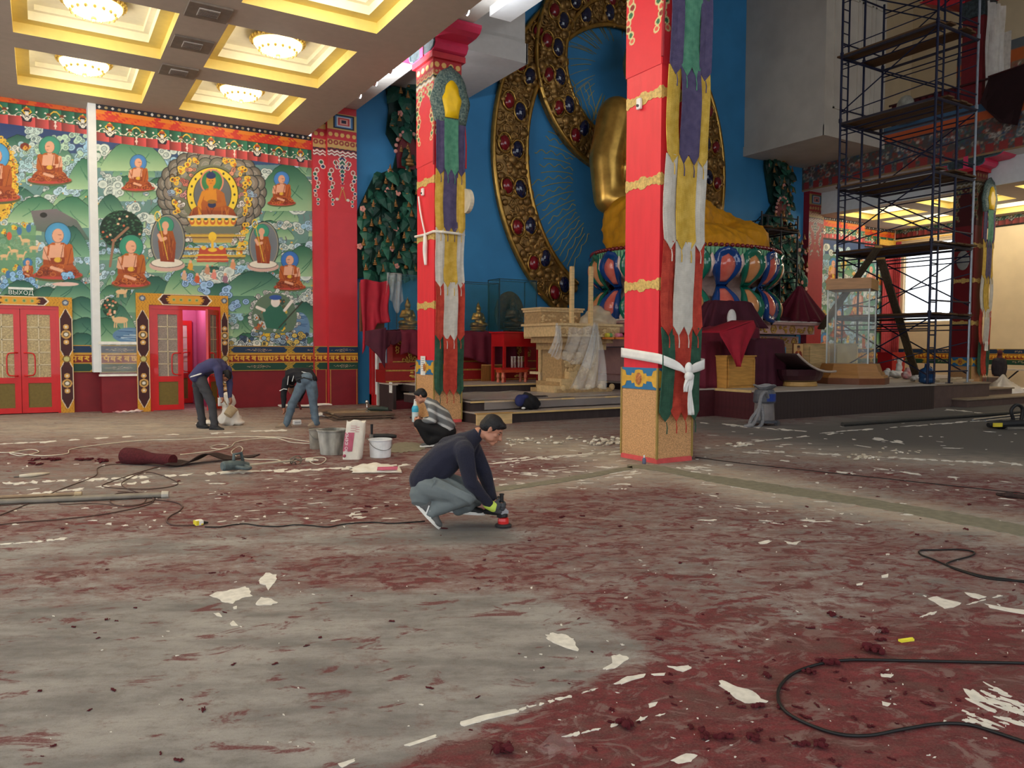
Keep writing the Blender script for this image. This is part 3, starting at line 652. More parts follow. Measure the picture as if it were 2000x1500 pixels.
# cloud-mandorla round the central figure
for ring_r,n,col in ((1.0,26,(106,98,88)),(.86,22,(128,116,104)),(.72,18,(112,112,96))):
    for k in range(n):
        a = 2*math.pi*k/n; x,y = 413+92*ring_r*math.cos(a),376+74*ring_r*math.sin(a); r = 15
        c.ell(x,y,r+1.5,r+1.5,(36,44,50)); c.ell(x,y,r,r,(150,150,142),c2=col); c.ring(x,y,r*.5,r*.5,1.1,(170,160,150))
c.ell(413,380,62,58,(112,118,96))
for s in (-1,1):
    for x,y,r in ((72,352,9),(66,372,8),(70,395,9),(46,322,9),(60,335,8),(66,412,7),(64,446,9),(60,470,9),(58,492,9),(30,316,7)): ornament(c,413+s*x,y,r,rd,rd.choice([(240,204,70),(236,190,60)]))
    for x,y,q in ((58,400,(226,226,222)),(54,356,(196,110,96)),(52,382,(214,150,150)),(80,376,(150,176,200)),(40,336,(220,150,120)),(56,462,(222,222,216)),(44,470,(222,222,216))): cloud(c,413+s*x,y,14,14,rd,q,(80,60,60),5)
c.ell(415,380,51,54,(34,30,26)); c.ell(415,380,49.5,52.5,(236,206,64)); c.ell(415,380,37,42,(44,40,36)); c.ell(415,380,36,41,(104,108,112))
for k in range(18): a = 2*math.pi*k/18; c.ell(415+43*math.cos(a),380+47*math.sin(a),2,2.4,(60,60,40))
c.ell(414,355,23,25,(220,140,112)); c.ell(414,355,20,22,(70,150,96),c2=(52,122,74))
GB = (216,140,40)
c.poly([(368,422),(376,408),(396,396),(432,396),(455,408),(462,422)],(166,92,40),c2=(140,62,36)); c.poly([(390,410),(394,378),(404,368),(424,368),(438,378),(444,412)],(186,108,44),c2=(166,84,38))
c.poly([(400,372),(422,370),(424,392),(408,396),(398,390)],GB); c.line([(397,376),(389,398),(391,416)],7,GB); c.line([(432,378),(438,398),(418,402)],8,(182,104,42)); c.ell(414,400,8,6,(40,50,90)); c.ell(414,394,9,4,(140,104,50))
c.line([(412,360),(412,372)],9,GB); c.ell(412,353,9.5,12,GB); c.ell(412,343,9.5,6.5,(34,50,100)); c.ell(412,338,4.5,4,(34,50,100)); c.ell(412,334,1.6,1.6,(230,170,70)); c.line([(408,353),(410,353)],1,(60,40,30)); c.line([(414,353),(416,353)],1,(60,40,30)); c.line([(410,358),(414,358)],1,(180,60,50))
for k in range(14): x = rd.uniform(376,456); c.line([(x,404+rd.uniform(0,8)),(x+rd.uniform(-8,8),420)],.9,rd.choice([(110,46,26),(214,140,60)]))
c.ell(415,424,50,5,(228,222,206)); c.poly([(366,426),(464,426),(456,442),(374,442)],(232,190,70))
for k in range(7): c.ell(375+k*13.5,433,5,6,(198,104,50)); c.ell(375+k*13.5,431,3,3,(236,200,90)); c.ell(375+k*13.5,428,4,2,(40,90,70))
c.poly([(360,442),(470,442),(466,456),(364,456)],(112,118,104)); c.poly([(372,456),(458,456),(452,474),(378,474)],(150,124,92),c2=(206,170,80))
for y in (460,486,500): c.line([(352,y),(478,y)],4,(206,170,66)); c.line([(352,y+4),(478,y+4)],1.5,(96,60,40))
c.poly([(390,484),(440,484),(446,512),(384,512)],(188,78,56)); c.line([(384,498),(446,498)],3,(232,190,70)); c.line([(384,507),(446,507)],3,(224,150,90)); c.ell(415,462,8,9,(240,200,60)); c.line([(415,468),(415,486)],5,(236,190,60)); c.ell(415,488,9,4,(236,190,60)); c.ell(398,484,5,4,(236,196,70)); c.ell(432,484,5,4,(236,196,70))
monk(c,270,318,16,(70,128,190),rd,w=2.9); monk(c,550,350,15,(70,128,196),rd,w=2.6); monk(c,256,482,23,(54,138,112),rd,w=2.35,robe=(176,98,36)); monk(c,566,508,17,(56,110,182),rd,w=2.6,face=-1)
arhat(c,323,440,16,rd); arhat(c,511,452,14,rd)
for x,y,q in ((372,520,(218,160,60)),(455,518,(216,150,110)),(385,545,(200,90,50)),(360,540,(206,170,140)),(405,528,(196,140,110)),(440,545,(150,110,130)),(418,538,(226,140,130))): c.ell(x,y,5,8,q); c.ell(x,y-9,3,3,SKIN); c.line([(x-6,y+3),(x+6,y+8)],2,q)
# guardian among flames, lower right
for k in range(22): a = 2*math.pi*k/22; cloud(c,536+44*math.cos(a),618+46*math.sin(a),12,12,rd,(204,208,200),(70,70,80),4)
c.ell(536,618,44,46,(92,116,96))
for k in range(30): ornament(c,536+rd.uniform(-36,36),622+rd.uniform(-34,40),rd.uniform(3,6),rd,rd.choice([(236,196,50),(222,180,60),(200,206,206),(44,70,66),(190,90,60)]))
c.poly([(520,640),(512,610),(528,596),(550,598),(562,620),(552,645)],(46,104,86)); c.ell(538,590,9,10,(232,224,216)); c.ell(538,581,12,5,(52,86,160)); c.line([(516,606),(502,600)],6,(232,224,216)); c.line([(556,606),(570,588)],6,(232,224,216)); c.line([(545,640),(590,590)],2.5,(60,60,50)); c.line([(520,655),(556,655)],8,(222,184,50))
for k in range(16): x = rd.uniform(448,612); cloud(c,x,rd.uniform(655,676),26,12,rd,rd.choice([(60,84,112),(150,176,196),(196,206,206),(206,180,90)]),(30,40,56),5)
main_c = c
# ---- left panel
rd = random.Random(11)
c = Canvas(-120,180,190,680,2.0,(100,140,110)); land(c,-120,225,190,690,rd,(34,58,112))
for k in range(26): cloud(c,rd.uniform(40,178),rd.uniform(245,350),30,16,rd,rd.choice([(190,210,204),(160,196,204),(176,206,180)]))
hill(c,165,310,70,60,rd,GREENS[1]); hill(c,70,385,110,50,rd,GREENS[1]); hill(c,140,385,110,60,rd,GREENS[1]); c.poly([(60,412),(110,408),(150,430),(176,470),(120,460),(70,450)],(120,110,116),c2=(86,110,96)); c.ell(85,420,7,5,(40,40,40))
hill(c,140,442,70,60,rd,GREENS[2]); c.poly([(0,440),(70,440),(70,560),(0,560)],(104,152,112),.8)
monk(c,97,287,21,(58,140,116),rd,w=2.9,face=-1); monk(c,113,460,25,(74,146,190),rd,w=2.75,robe=(186,96,42)); monk(c,54,513,9,(60,120,170),rd,w=2.3)
c.ell(-14,350,44,80,(36,40,48)); c.ell(-14,350,42,78,(214,170,60))
for k in range(26): a = -1.4+2.8*k/25; ornament(c,-14+44*math.cos(a),350+78*math.sin(a),7,rd,(232,188,62))
monk(c,-8,305,26,(74,150,200),rd,w=2.6); 
for x,y,s in ((50,470,9),(66,484,9),(28,490,8),(8,500,8),(40,500,8)): deer(c,x,y,s,rd.choice([-1,1]))
for x,y in ((10,455),(30,445),(48,440),(8,530),(30,520)): ornament(c,x,y,6,rd); c.ell(x+8,y+6,5,8,rd.choice([(206,90,60),(220,210,200),(70,120,170)]))
for k in range(12): cloud(c,rd.uniform(-10,170),rd.uniform(535,585),26,16,rd,rd.choice([(140,184,220),(190,210,214)]),(60,96,140),6)
for x,y in ((40,548),(90,560),(140,545),(20,575),(160,580),(165,620),(160,650)): hill(c,x,y,90,44,rd,GREENS[2])
c.ell(128,555,26,4,(226,190,180)); ornament(c,55,287,6,rd,(216,160,50)); c.ell(48,286,9,7,(120,50,40)); ornament(c,50,288,6,rd,(222,170,70))
left_c = c
# ---- valance pattern: a function of distance along the wall (m) and height below its top (m)
def valance(u,d):
    """u along, d down from the ceiling; returns colours and a mask"""
    C = np.zeros(u.shape+(3,),np.float32); d = d*.95/.87
    def put(m,col): C[m] = col
    put(d < .13,(34,34,44)); k = (u/.145) % 1-.5; kk = np.floor(u/.145).astype(int) % 2
    put((d < .13) & (np.abs(k)*.145*1.2+np.abs(d-.065) < .042) & (kk == 0),(226,218,206)); put((d < .13) & (np.hypot(k*.145,d-.065) < .036) & (kk == 1),(172,150,104))
    n = np.sin(u*9+np.sin(u*4)*2)+np.sin(u*23+d*30)*.6+np.sin(u*51-d*60)*.5
    m = (d >= .13) & (d < .42); put(m & (n > .1),(222,100,36)); put(m & (n <= .1),(206,58,44)); put((d >= .13) & (d < .24) & (n > -.6),(226,130,40)); put((d >= .405) & (d < .42),(70,40,30))
    pl = (u/.27) % 1
    m = (d >= .42) & (d < .95); sh = .55+.5*pl
    gC = np.stack([44*sh+10,116*sh+10,88*sh+8],-1); rC = np.stack([196*sh+18,78*sh+6,78*sh+6],-1)
    mg = m & (d < .72+.03*np.sin(u*3)); C[mg] = gC[mg]; mr = m & ~mg; C[mr] = rC[mr]
    q = (u/.58) % 1-.5; w = q*.58; qi = np.floor(u/.58).astype(int) % 2
    a = (qi == 0) & m
    put(a & (np.abs(w) < .13-(d-.5)*.1) & (d > .46) & (d < .82) & (np.abs(w)+np.abs(d-.7)*.6 < .15),(36,38,52)); put(a & (np.abs(np.abs(w)-(.09-np.abs(d-.56)*.8)) < .018) & (d < .66),(232,192,64)); put(a & (np.abs(w) < .035) & (d > .56) & (d < .68),(222,214,200)); put(a & (np.abs(np.abs(w)-(.8-d)*.7-.0) < .018) & (d > .68) & (d < .8),(230,226,214)); put(a & (np.abs(w) < .06) & (np.abs(d-.5) < .03),(186,84,40))
    b = (qi == 1) & m
    put(b & (np.abs(d-(.47+w*w*9)) < .02) & (np.abs(w) < .16),(232,190,64)); put(b & (np.hypot(np.abs(w)-.14,d-.58) < .05),(126,62,36)); put(b & (np.hypot(w,d-.84) < .032),(236,200,190)); put(b & (np.abs(w) < .01) & (d > .7) & (d < .92),(232,210,200))
    for x_,d_ in ((-.2,.55),(.2,.55),(-.12,.68),(.12,.68),(0,.62),(-.23,.7),(.23,.7),(0,.74)): put(m & (np.hypot(w-x_,d-d_) < .022),(236,232,218))
    put(m & (np.abs(d-(.66+.05*np.cos(w*22))) < .008),(226,220,200))
    return C
def mural(name,A,B,canv,ztop,z0,step,parent,z1=None,valance_on=True,off=0.0):
    P = wall_grid(A,B,z0,ztop if z1 is None else z1,step)
    V = P.reshape(-1,3)-CAM; w = V@FW; x,y = 1000+F*(V@RT)/w,750-F*(V@UP)/w
    C = canv.sample(x,y).reshape(P.shape)
    u = np.hypot(P[...,0]-A[0],P[...,1]-A[1])
    if valance_on: d = ztop-P[...,2]+off; m = d < .87; vv = valance(u,d); C[m] = vv[m]
    return painted_grid(name,P,C,wall_paint,parent)
ZB0,ZB1 = 1.0,1.66
X2a,X2b = PY(267,700,YM)[0],PY(446,700,YM)[0]; ZD2 = PY(350,575,YM)[2]
mural('mural',(1.262,YM),(6.5,YM),main_c,ZC,ZD2,.0118,wall_back); mural('mural',(1.262,YM),(X2a,YM),main_c,ZC,ZB1,.0118,wall_back,ZD2,False); mural('mural',(X2b,YM),(6.5,YM),main_c,ZC,ZB1,.0118,wall_back,ZD2,False)
X1b = PY(143,700,YR)[0]; ZD1 = PY(60,579,YR)[2]
mural('mural',(-1.6,YR),(1.09,YR),left_c,ZC,ZD1,.0125,wall_left,off=.26); mural('mural',(X1b,YR),(1.09,YR),left_c,ZC,ZB1,.0125,wall_left,ZD1,False)
# ---- right aisle murals, farther away and coarser
rd = random.Random(21); c = Canvas(0,0,300,260,1.2,(110,150,110)); land(c,0,0,300,260,rd)
for x,y,s,h in ((40,60,12,(60,120,170)),(120,110,17,(70,150,120)),(60,160,14,(70,130,190)),(200,60,13,(60,140,112)),(250,140,16,(70,130,190)),(170,190,14,(60,140,112)),(20,210,12,(70,130,190))): monk(c,x,y,s,h,rd)
for k in range(40): ornament(c,rd.uniform(0,300),rd.uniform(30,250),rd.uniform(4,8),rd,rd.choice([(236,196,60),(226,170,60),(200,90,50)]))
def mural_far(A,B,ztop,z0,par,u0):
    P = wall_grid(A,B,z0,ztop,.026); u = np.hypot(P[...,0]-A[0],P[...,1]-A[1]); d = ztop-P[...,2]
    C = c.sample(u0+u*42,d*46-30); m = d < .95; vv = valance(u,d); C[m] = vv[m]; painted_grid('mural',P,C,wall_paint,par)
mural_far((28.55,YM),(31.7,YM),7.3,ZB1,wall_backright,0); mural_far((31.72,YR),(XL1,YR),7.3,ZB1,wall_backright,140)
# ---- dado band: blue, gold letters on red, green
GLY = [[(0,1),(.75,1)],[(.6,1),(.6,0)],[(.6,.62),(.2,.75),(.1,.45),(.35,.3),(.58,.42)]],[[(0,1),(.8,1)],[(.68,1),(.68,0)],[(.1,.95),(.12,.5),(.4,.35),(.66,.5)],[(.3,1.22),(.5,1.34)]],[[(0,1),(.7,1)],[(.35,1),(.3,.62),(.62,.5),(.5,.18),(.12,.05)],[(.3,.62),(.02,.55)]],[[(0,1),(.9,1)],[(.78,1),(.78,0)],[(.2,1),(.2,.2),(.5,.05),(.62,.3)],[(.5,.9),(.5,.5),(.76,.5)]],[[(0,1),(.6,1)],[(.3,1),(.3,.7),(.02,.52),(.35,.4),(.55,.08)],[(.55,1),(.5,.66)]],[[(0,1),(.8,1)],[(.7,1),(.7,0)],[(.08,.8),(.3,.66),(.12,.4),(.34,.12),(.66,.2)]]
def dado(A,B,parent,u0,step=.0125,z0=ZB0,z1=ZB1,letters=True,coarse=False):
    P = wall_grid(A,B,z0-.012,z1,step); u = np.hypot(P[...,0]-A[0],P[...,1]-A[1])+u0; t = (P[...,2]-z0)/(z1-z0)
    C = np.zeros(P.shape,np.float32); C[:] = (28,68,54); gold = (196,150,52)
    C[t > .32] = (124,34,30); C[t > .66] = (26,52,84)
    q = (u/1.62) % 1; e = np.abs(q-.5)
    for lo,hi in ((.02,.30),(.70,.96)):
        v = np.abs((t-lo)/(hi-lo)-.5); m = (t > lo) & (t < hi) & (e > .43-v*.06+0*e) & (e > .46-v*.12); C[m] = (172,140,52); C[m & ((np.sin(u*60)*np.sin(t*70)) > .35)] = (96,84,40)
        m2 = (t > lo) & (t < hi) & (e < .22) & (v < .28*(1-e/.24)); k = np.sin(u*70+np.sin(u*31)*2)*np.sin(t*90+u*20); C[m2 & (k > .25)] = (168,160,130); C[m2 & (k > .8)] = (206,150,140)
    for z in (.0,.315,.335,.665,.69,.985): C[np.abs(t-z) < .018] = gold
    if letters:
        cv = Canvas(u.min()*100-5,-5,u.max()*100+5,40,2.0); x = math.floor(u.min()/.30)*30; rg = random.Random(int(u0*10)); i = 0
        seq = [0,1,0,4,0,3,3,5,2,0,1,0]
        while x < u.max()*100:
            for S in GLY[seq[i % len(seq)]]: cv.line([(x+px*15,17-py*13) for px,py in S],2.9,(1,1,1))
            x += 15.0; i += 1
        m = (t > .36) & (t < .64); g = cv.sample(u*100,2+(.60-t)/.22*17)[...,0]; g = np.where(m,g,0)[...,None]; C = C*(1-g)+np.array((224,176,60))*g
    painted_grid('dado_band',P,C,wall_paint,parent)
e_ = .006
dado((X2b,YM-e_),(6.5,YM-e_),wall_back,0.0); dado((1.262,YM-e_),(X2a,YM-e_),wall_back,.4); dado((X1b,YR-e_),(1.09,YR-e_),wall_left,1.1); dado((28.55,YM-e_),(31.7,YM-e_),wall_backright,0,.03); dado((31.72,YR-e_),(XL1,YR-e_),wall_backright,0,.03)
dado((XL1-e_,21.65),(XL1-e_,9.5),None,0,.03)
for o in COL.objects:
    if o.name.startswith('dado_band') and o.parent is None: o['kind'] = 'structure'; o.name = 'trim_6'
# narrow gilt frieze on top of the right wall
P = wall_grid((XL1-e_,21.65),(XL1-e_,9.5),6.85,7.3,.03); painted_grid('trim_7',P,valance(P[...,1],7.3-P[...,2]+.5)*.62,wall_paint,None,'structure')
# ---- painted side of the right gallery beam
def scrolls(P,u,v,base,seed,dark=1.0,sc=1.0):
    """busy scroll ornament: u, v in metres"""
    C = np.zeros(P.shape,np.float32)+np.array(base,np.float32); r_ = random.Random(seed); U0,U1,V0,V1 = u.min(),u.max(),v.min(),v.max()
    cv = Canvas(U0*50,V0*50,U1*50+1,V1*50+1,1.0,base)
    for k in range(int((U1-U0)*(V1-V0)*75/sc/sc)):
        x,y,r = r_.uniform(U0,U1)*50,r_.uniform(V0,V1)*50,r_.uniform(2,6)*sc; col = r_.choice([(150,60,52),(64,96,92),(92,110,120),(60,80,110),(160,140,120),(120,60,50),(70,90,76),(190,180,168),(176,90,70)])
        if r_.random() < .5: cv.ring(x,y,r,r*.8,1.4,tuple(q*dark for q in col))
        else: cv.ell(x,y,r*.6,r*.5,tuple(q*dark for q in col))
    return cv.sample(u*50,v*50)
P = wall_grid((27.29,YM),(27.29,4.0),8.2,9.95,.04); u = YM-P[...,1]; z = P[...,2]
C = scrolls(P,u,z,(84,74,72),4); m = z < 8.28; C[m] = (150,120,84); m = (z > 9.38) & (z < 9.68) & (u > 2.8); C[m] = (190,88,46); m = (z > 9.68) & (u > 2.8); C[m] = (62,96,128); m = (z > 9.4) & (u > 2.2) & (u <= 2.8); C[m] = (136,28,34); C[(z > 8.28) & (z < 8.55) & (np.abs((u/.45) % 1-.5) < .3)] = (146,52,50)
painted_grid('painted_frieze',P,C,wall_paint,beam_r)
# upper gallery, right: painted band and white blind on the wall far behind
P = wall_grid((XL1-.01,19),(XL1-.01,6),12.6,14.6,.06); u = 19-P[...,1]; z = P[...,2]; C = scrolls(P,u,z,(150,120,96),9,1.2,1.4); C[z > 13.7] = (206,106,56); C[z > 14.2] = (110,116,122); C[z < 12.95] = (120,56,50); painted_grid('trim_8',P,C,wall_paint,None,'structure')
# ---- pilaster (left end of the column row) and its far twin
def pilaster(name,label,xa,xb,xc,sgn,coarse):
    """xa..xb slim strip, xb..xc broad face"""
    mb = MB(); mb.bb(min(xa,xb),max(xa,xb),YM-.12,YM-.002,0,8.29 if not coarse else 7.28); mb.bb(min(xb,xc),max(xb,xc),YP,YM-.002,0,8.29)
    root = thing(name,label,'pilaster',((xa+xc)/2,YP,0)); root['kind'] = 'thing'
    body = obj('shaft',mb,mat('pilaster_red_dimmed',(150,36,46),.45,var=.05) if coarse else mat('pilaster_red',(196,52,62),.45,var=.05,scale=2),root,W=True)  # far twin's dimness is put into a darker red
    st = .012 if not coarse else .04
    for (x0,x1,y) in ((min(xa,xb),max(xa,xb),YM-.126),(min(xb,xc),max(xb,xc),YP-.006)):
        P = wall_grid((x0,y),(x1,y),5.4,8.1,st); w = x1-x0; u = (P[...,0]-x0)/w; z = P[...,2]; C = np.zeros(P.shape,np.float32)+np.array((196,52,62))
        X = u*w
        for side in ((0,1) if w > .5 else (0,)):
            xs_ = X if side == 0 else w-X
            for k in range(11):
                zc = 6.75-k*.115; xx = .10+.05*math.sin(k*1.5)+(.13 if k < 2 else 0); r = .075-.003*k; d = np.hypot(xs_-xx,z-zc); C[d < r] = (222,216,206); C[d < r*.66] = [(36,96,70),(38,58,96),(150,60,50)][k % 3]
        if w > .5:
            for k in range(8): zc = 6.85-k*.11; r = .13-.012*k; d = np.abs(X-w/2)+np.abs(z-zc)*.9; C[d < r] = (214,208,196); C[d < r*.7] = (30,90,72) if k % 2 else (36,54,92)
            for q in (-1,1): C[np.hypot(X-w/2-q*.16,(z-5.75)*1.3) < .05] = (210,206,196); C[np.abs(X-w/2-q*(6.1-z)*.28) < .012] = np.where(((z > 5.72) & (z < 6.1))[np.abs(X-w/2-q*(6.1-z)*.28) < .012][:,None],(176,130,60),(196,52,62))
        C[(z > 6.92) & (z < 7.15)] = (150,50,58); zz = z+.02*np.sin(X*40); C[(zz > 6.95) & (zz < 6.99)] = (226,220,210); C[(zz > 7.03) & (zz < 7.07)] = (226,220,210); C[(zz > 7.10) & (zz < 7.14)] = (32,32,42)
        m = (z >= 7.15) & (z < 7.38); C[m] = (196,160,96); C[m & (np.abs(np.hypot(((X/.16) % 1-.5)*.16,z-7.3)-.05) < .02)] = (140,52,46)
        m = (z >= 7.38) & (z < 7.66); C[m] = (190,48,56); C[m & (np.hypot(((X/.17) % 1-.5)*.17,z-7.52) < .058)] = (226,184,104)
        m = z >= 7.66; C[m] = (206,178,104)
        if w > .5:
            dx,dz = np.abs(X-w*.56)/(w*.36),np.abs(z-7.89)/.19; dd = np.maximum(dx,dz); 
            for lim,col in ((1,(30,34,50)),(.84,(70,130,190)),(.68,(214,222,226)),(.55,(206,66,72)),(.4,(232,170,160)),(.22,(40,44,70))): C[m & (dd < lim)] = col
        else: C[m & (z > 7.8)] = (30,76,60)
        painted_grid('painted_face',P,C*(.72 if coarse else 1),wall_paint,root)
        P2 = (x0,y-.002),(x1,y-.002); dado(P2[0],P2[1],root,x0,.0125 if not coarse else .03)
        lo = MB(); lo.bb(x0+.005,x1-.005,y-.003,y+.004,0,ZB0); obj('dado_face',lo,wall_red,root,W=True)
        g = MB(); g.bb(x0+.03,x0+.045,y-.006,y,0,ZB0); g.bb(x1-.045,x1-.03,y-.006,y,0,ZB0); obj('gilt_line',g,mat('gilt',(198,150,70),.5),root,W=True)
    return root
pilaster('pilaster','red painted pilaster between the mural wall and the blue wall, garlands near its top',6.5,6.86,7.7,1,False)
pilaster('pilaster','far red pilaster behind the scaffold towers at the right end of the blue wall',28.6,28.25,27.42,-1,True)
# ================================================================== DOORS
door_red = mat('door_red',(196,28,30),.35,var=.05,coat=.3); panel_ol = mat('door_olive',(112,96,44),.5,var=.08,scale=20)
frost = mat('patterned_glass',(140,128,118),.25,var=.2,scale=38,bump=.5,bscale=60,spec=.6); frost2 = mat('patterned_glass_lit',(176,158,116),.25,var=.25,scale=30,bump=.5,bscale=50,spec=.6); bar_m = mat('brass_bar',(196,182,150),.4,metal=.3)  # second glass: gold light on the left door's panes painted into the colour
def frame_paint(x0,x1,xo0,xo1,ztop,zo,y,parent,fr=.012):
    """ornamented casing round an opening xo0..xo1, zo; painted gold with maroon cartouches"""
    for (a,b,z0,z1,kind) in ((x0,xo0,0,ztop,'v'),(xo1,x1,0,ztop,'v'),(xo0,xo1,zo,ztop,'h')):
        mb = MB(); mb.bb(a,b,y-.05,y+.05,z0,z1); obj('casing',mb,mat('casing_gold',(200,146,44),.5),parent,W=True)
        P = wall_grid((a,y-.052),(b,y-.052),z0,z1,fr); X = (P[...,0]-a)/(b-a)-.5; Z = P[...,2]; C = np.zeros(P.shape,np.float32)+np.array((206,148,44))
        w = b-a; n = np.sin(P[...,0]*90+np.sin(Z*40)*2)*np.sin(Z*95); C[n > .72] = (132,84,30)
        if kind == 'v':
            for zc,hh in ((.72,.62),(1.92,.62)):
                d = np.abs(Z-zc)/hh; half = np.where(d < .62,.40,.40*(1-((d-.62)/.38))**.8 if False else np.clip(.40*(1-(d-.62)/.38),0,.4)); m = d < 1
                C[m & (np.abs(X) < half+.07)] = (232,222,200); C[m & (np.abs(X) < half+.02)] = (64,24,26)
                for dz,r in ((0,.17),(.25,.10),(-.25,.10)):
                    q = np.hypot(X*w,Z-zc-dz*hh*1.2); C[q < r*.62] = (206,160,90); C[q < r*.42] = (110,90,50) if dz == 0 else (216,170,100); C[q < r*.25] = (226,220,206)
            C[np.hypot(X*w,Z-1.32) < .085] = (120,90,40); C[np.hypot(X*w,Z-1.32) < .06] = (190,186,120); C[np.hypot(X*w,Z-(ztop-.13)) < .075] = (90,96,110); C[np.hypot(X*w,Z-(ztop-.13)) < .04] = (170,180,190)
        else:
            zc = (z0+z1)/2; hh = (z1-z0)/2; vz = np.abs(Z-zc)/hh; lim = .36-.07*vz
            C[(np.abs(X) < lim+.02) & (vz < .92)] = (232,222,200); C[(np.abs(X) < lim) & (vz < .86)] = (70,26,28); k = (np.abs(X) < .26-.06*vz+.02*np.sin(Z*120)) & (vz < .78); C[k] = (216,156,52)
            for q in (-.16,-.06,.06,.16): C[np.hypot((X-q)*w,Z-zc) < .05] = (190,170,90); C[np.hypot((X-q)*w,Z-zc) < .026] = (90,140,90)
        painted_grid('casing_paint',P,C,wall_paint,parent)
def leaf(name,parent,w,h,lattice,gl,ang,hinge,flip=1,handle=True,label=None):
    """door leaf, hinge at its own origin, extends along +x*flip"""
    r = bpy.data.objects.new(name,None); COL.objects.link(r); r.parent = parent; hp = np.array(hinge)-np.array(wl(parent)); r.location = tuple(hp); r.rotation_euler = (0,0,ang)
    if label: r['label'] = label
    def L(n,mb,m): 
        o = bpy.data.objects.new(n,mesh_from(mb,m,name=n)); COL.objects.link(o); o.parent = r
    f = flip; B = lambda mb,a,b,z0,z1,y=.03: mb.bb(min(f*a,f*b),max(f*a,f*b),-y,y,z0,z1)
    mb = MB(); st = .13
    B(mb,0,st,0,h); B(mb,w-st,w,0,h); B(mb,st,w-st,0,.13); B(mb,st,w-st,h-.13,h); B(mb,st,w-st,.72,.86); L('leaf_frame',mb,door_red)
    mb = MB(); B(mb,st,w-st,.13,.72,.012); L('kick_panel',mb,panel_ol)
    mb = MB(); B(mb,st,w-st,.86,h-.13,.008); L('pane',mb,gl)
    mb = MB()
    for k in range(1,lattice): z = .86+(h-.13-.86)*k/lattice; B(mb,st,w-st,z-.012,z+.012,.018)
    B(mb,w/2-.011,w/2+.011,.86,h-.13,.018); L('glazing_bar',mb,bar_m)
    if handle:
        mb = MB(); xh = f*(w-.06); mb.tube(spline([(xh,-.03,.9),(xh-f*.07,-.09,.9),(xh-f*.2,-.09,.94),(xh-f*.22,-.09,1.17),(xh-f*.2,-.09,1.41),(xh-f*.07,-.09,1.45),(xh,-.03,1.45)],5),.016,8); L('door_handle',mb,door_red)
    return r
z2 = D2[2]; x0,x1 = D2[0],D2[1]
d2 = thing('door_2','red double door standing half open under a gold painted casing',None,((x0+x1)/2,YM,0)); d2['kind'] = 'structure'
frame_paint(X2a,X2b,x0,x1,ZD2,z2,YM-.02,d2)
mb = MB(); mb.bb(x0,x0+.07,YM-.03,YM+.28,0,z2); mb.bb(x1-.07,x1,YM-.03,YM+.28,0,z2); mb.bb(x0+.07,x1-.07,YM-.03,YM+.28,z2-.1,z2); obj('door_frame',mb,door_red,d2,W=True)
lw = (x1-x0-.14)/2
leaf('door_leaf',d2,lw*.92,z2-.12,5,frost,0.0,(x0+.07,YM+.02,.02),1); leaf('door_leaf',d2,lw*.9,z2-.12,5,frost,math.radians(58),(x1-.07,YM-.06,.02),-1)
# little lobby behind it
mb = MB(); mb.bb(x0-.3,x1+.8,YM+2.4,YM+2.5,0,3.4); mb.bb(x0-.35,x0-.3,YM+.3,YM+2.5,0,3.4); mb.bb(x0+1.5,x0+1.6,YM+.9,YM+2.5,0,3.4); mb.bb(x0-.3,x1+.8,YM+.3,YM+2.5,3.3,3.4); struct('wall_lobby',mb,pnk_m)
d3 = thing('door_3','red door with frosted lights seen inside the small pink lobby',None,(x0+1.0,YM+2.38,0)); d3['kind'] = 'structure'
leaf('door_leaf',d3,.75,2.35,4,mat('milky_glass',(206,190,186),.3),0,(x0+.62,YM+2.34,.02),1); mb = MB(); mb.prism([(-.1,0),(.1,0),(.13,.2),(0,.3),(-.13,.2)],lambda a,b,t: (x0+1.0+a,YM+2.30+t,1.75+b),0,.012); obj('emblem',mb,mat('brown_emblem',(120,80,40),.5),d3,W=True)
l = lamp('lobby_lamp','POINT',(x0+.8,YM+1.3,2.9),45,(1,.9,.9),.15)
z1_ = D1[2]; xa,xb = D1[0],D1[1]; xm = PY(41,700,YR)[0]
d1 = thing('door_1','closed red double door with gold lit panes under the exit sign',None,(xm,YR,0)); d1['kind'] = 'structure'
xa = 2*xm-xb
frame_paint(xa-.3,X1b,xa,xb,ZD1,z1_,YR-.02,d1)
mb = MB(); mb.bb(xa,xa+.06,YR-.03,YR+.25,0,z1_); mb.bb(xb-.06,xb,YR-.03,YR+.25,0,z1_); mb.bb(xa+.06,xb-.06,YR-.03,YR+.25,z1_-.08,z1_); mb.bb(xa,xb,YR+.25,YR+.3,0,z1_); obj('door_frame',mb,door_red,d1,W=True)
lw = (xb-xa-.12)/2
leaf('door_leaf',d1,lw-.005,z1_-.1,5,frost2,0,(xa+.06,YR+.02,.02),1); leaf('door_leaf',d1,lw-.005,z1_-.1,5,frost2,0,(xb-.06,YR+.02,.02),-1)
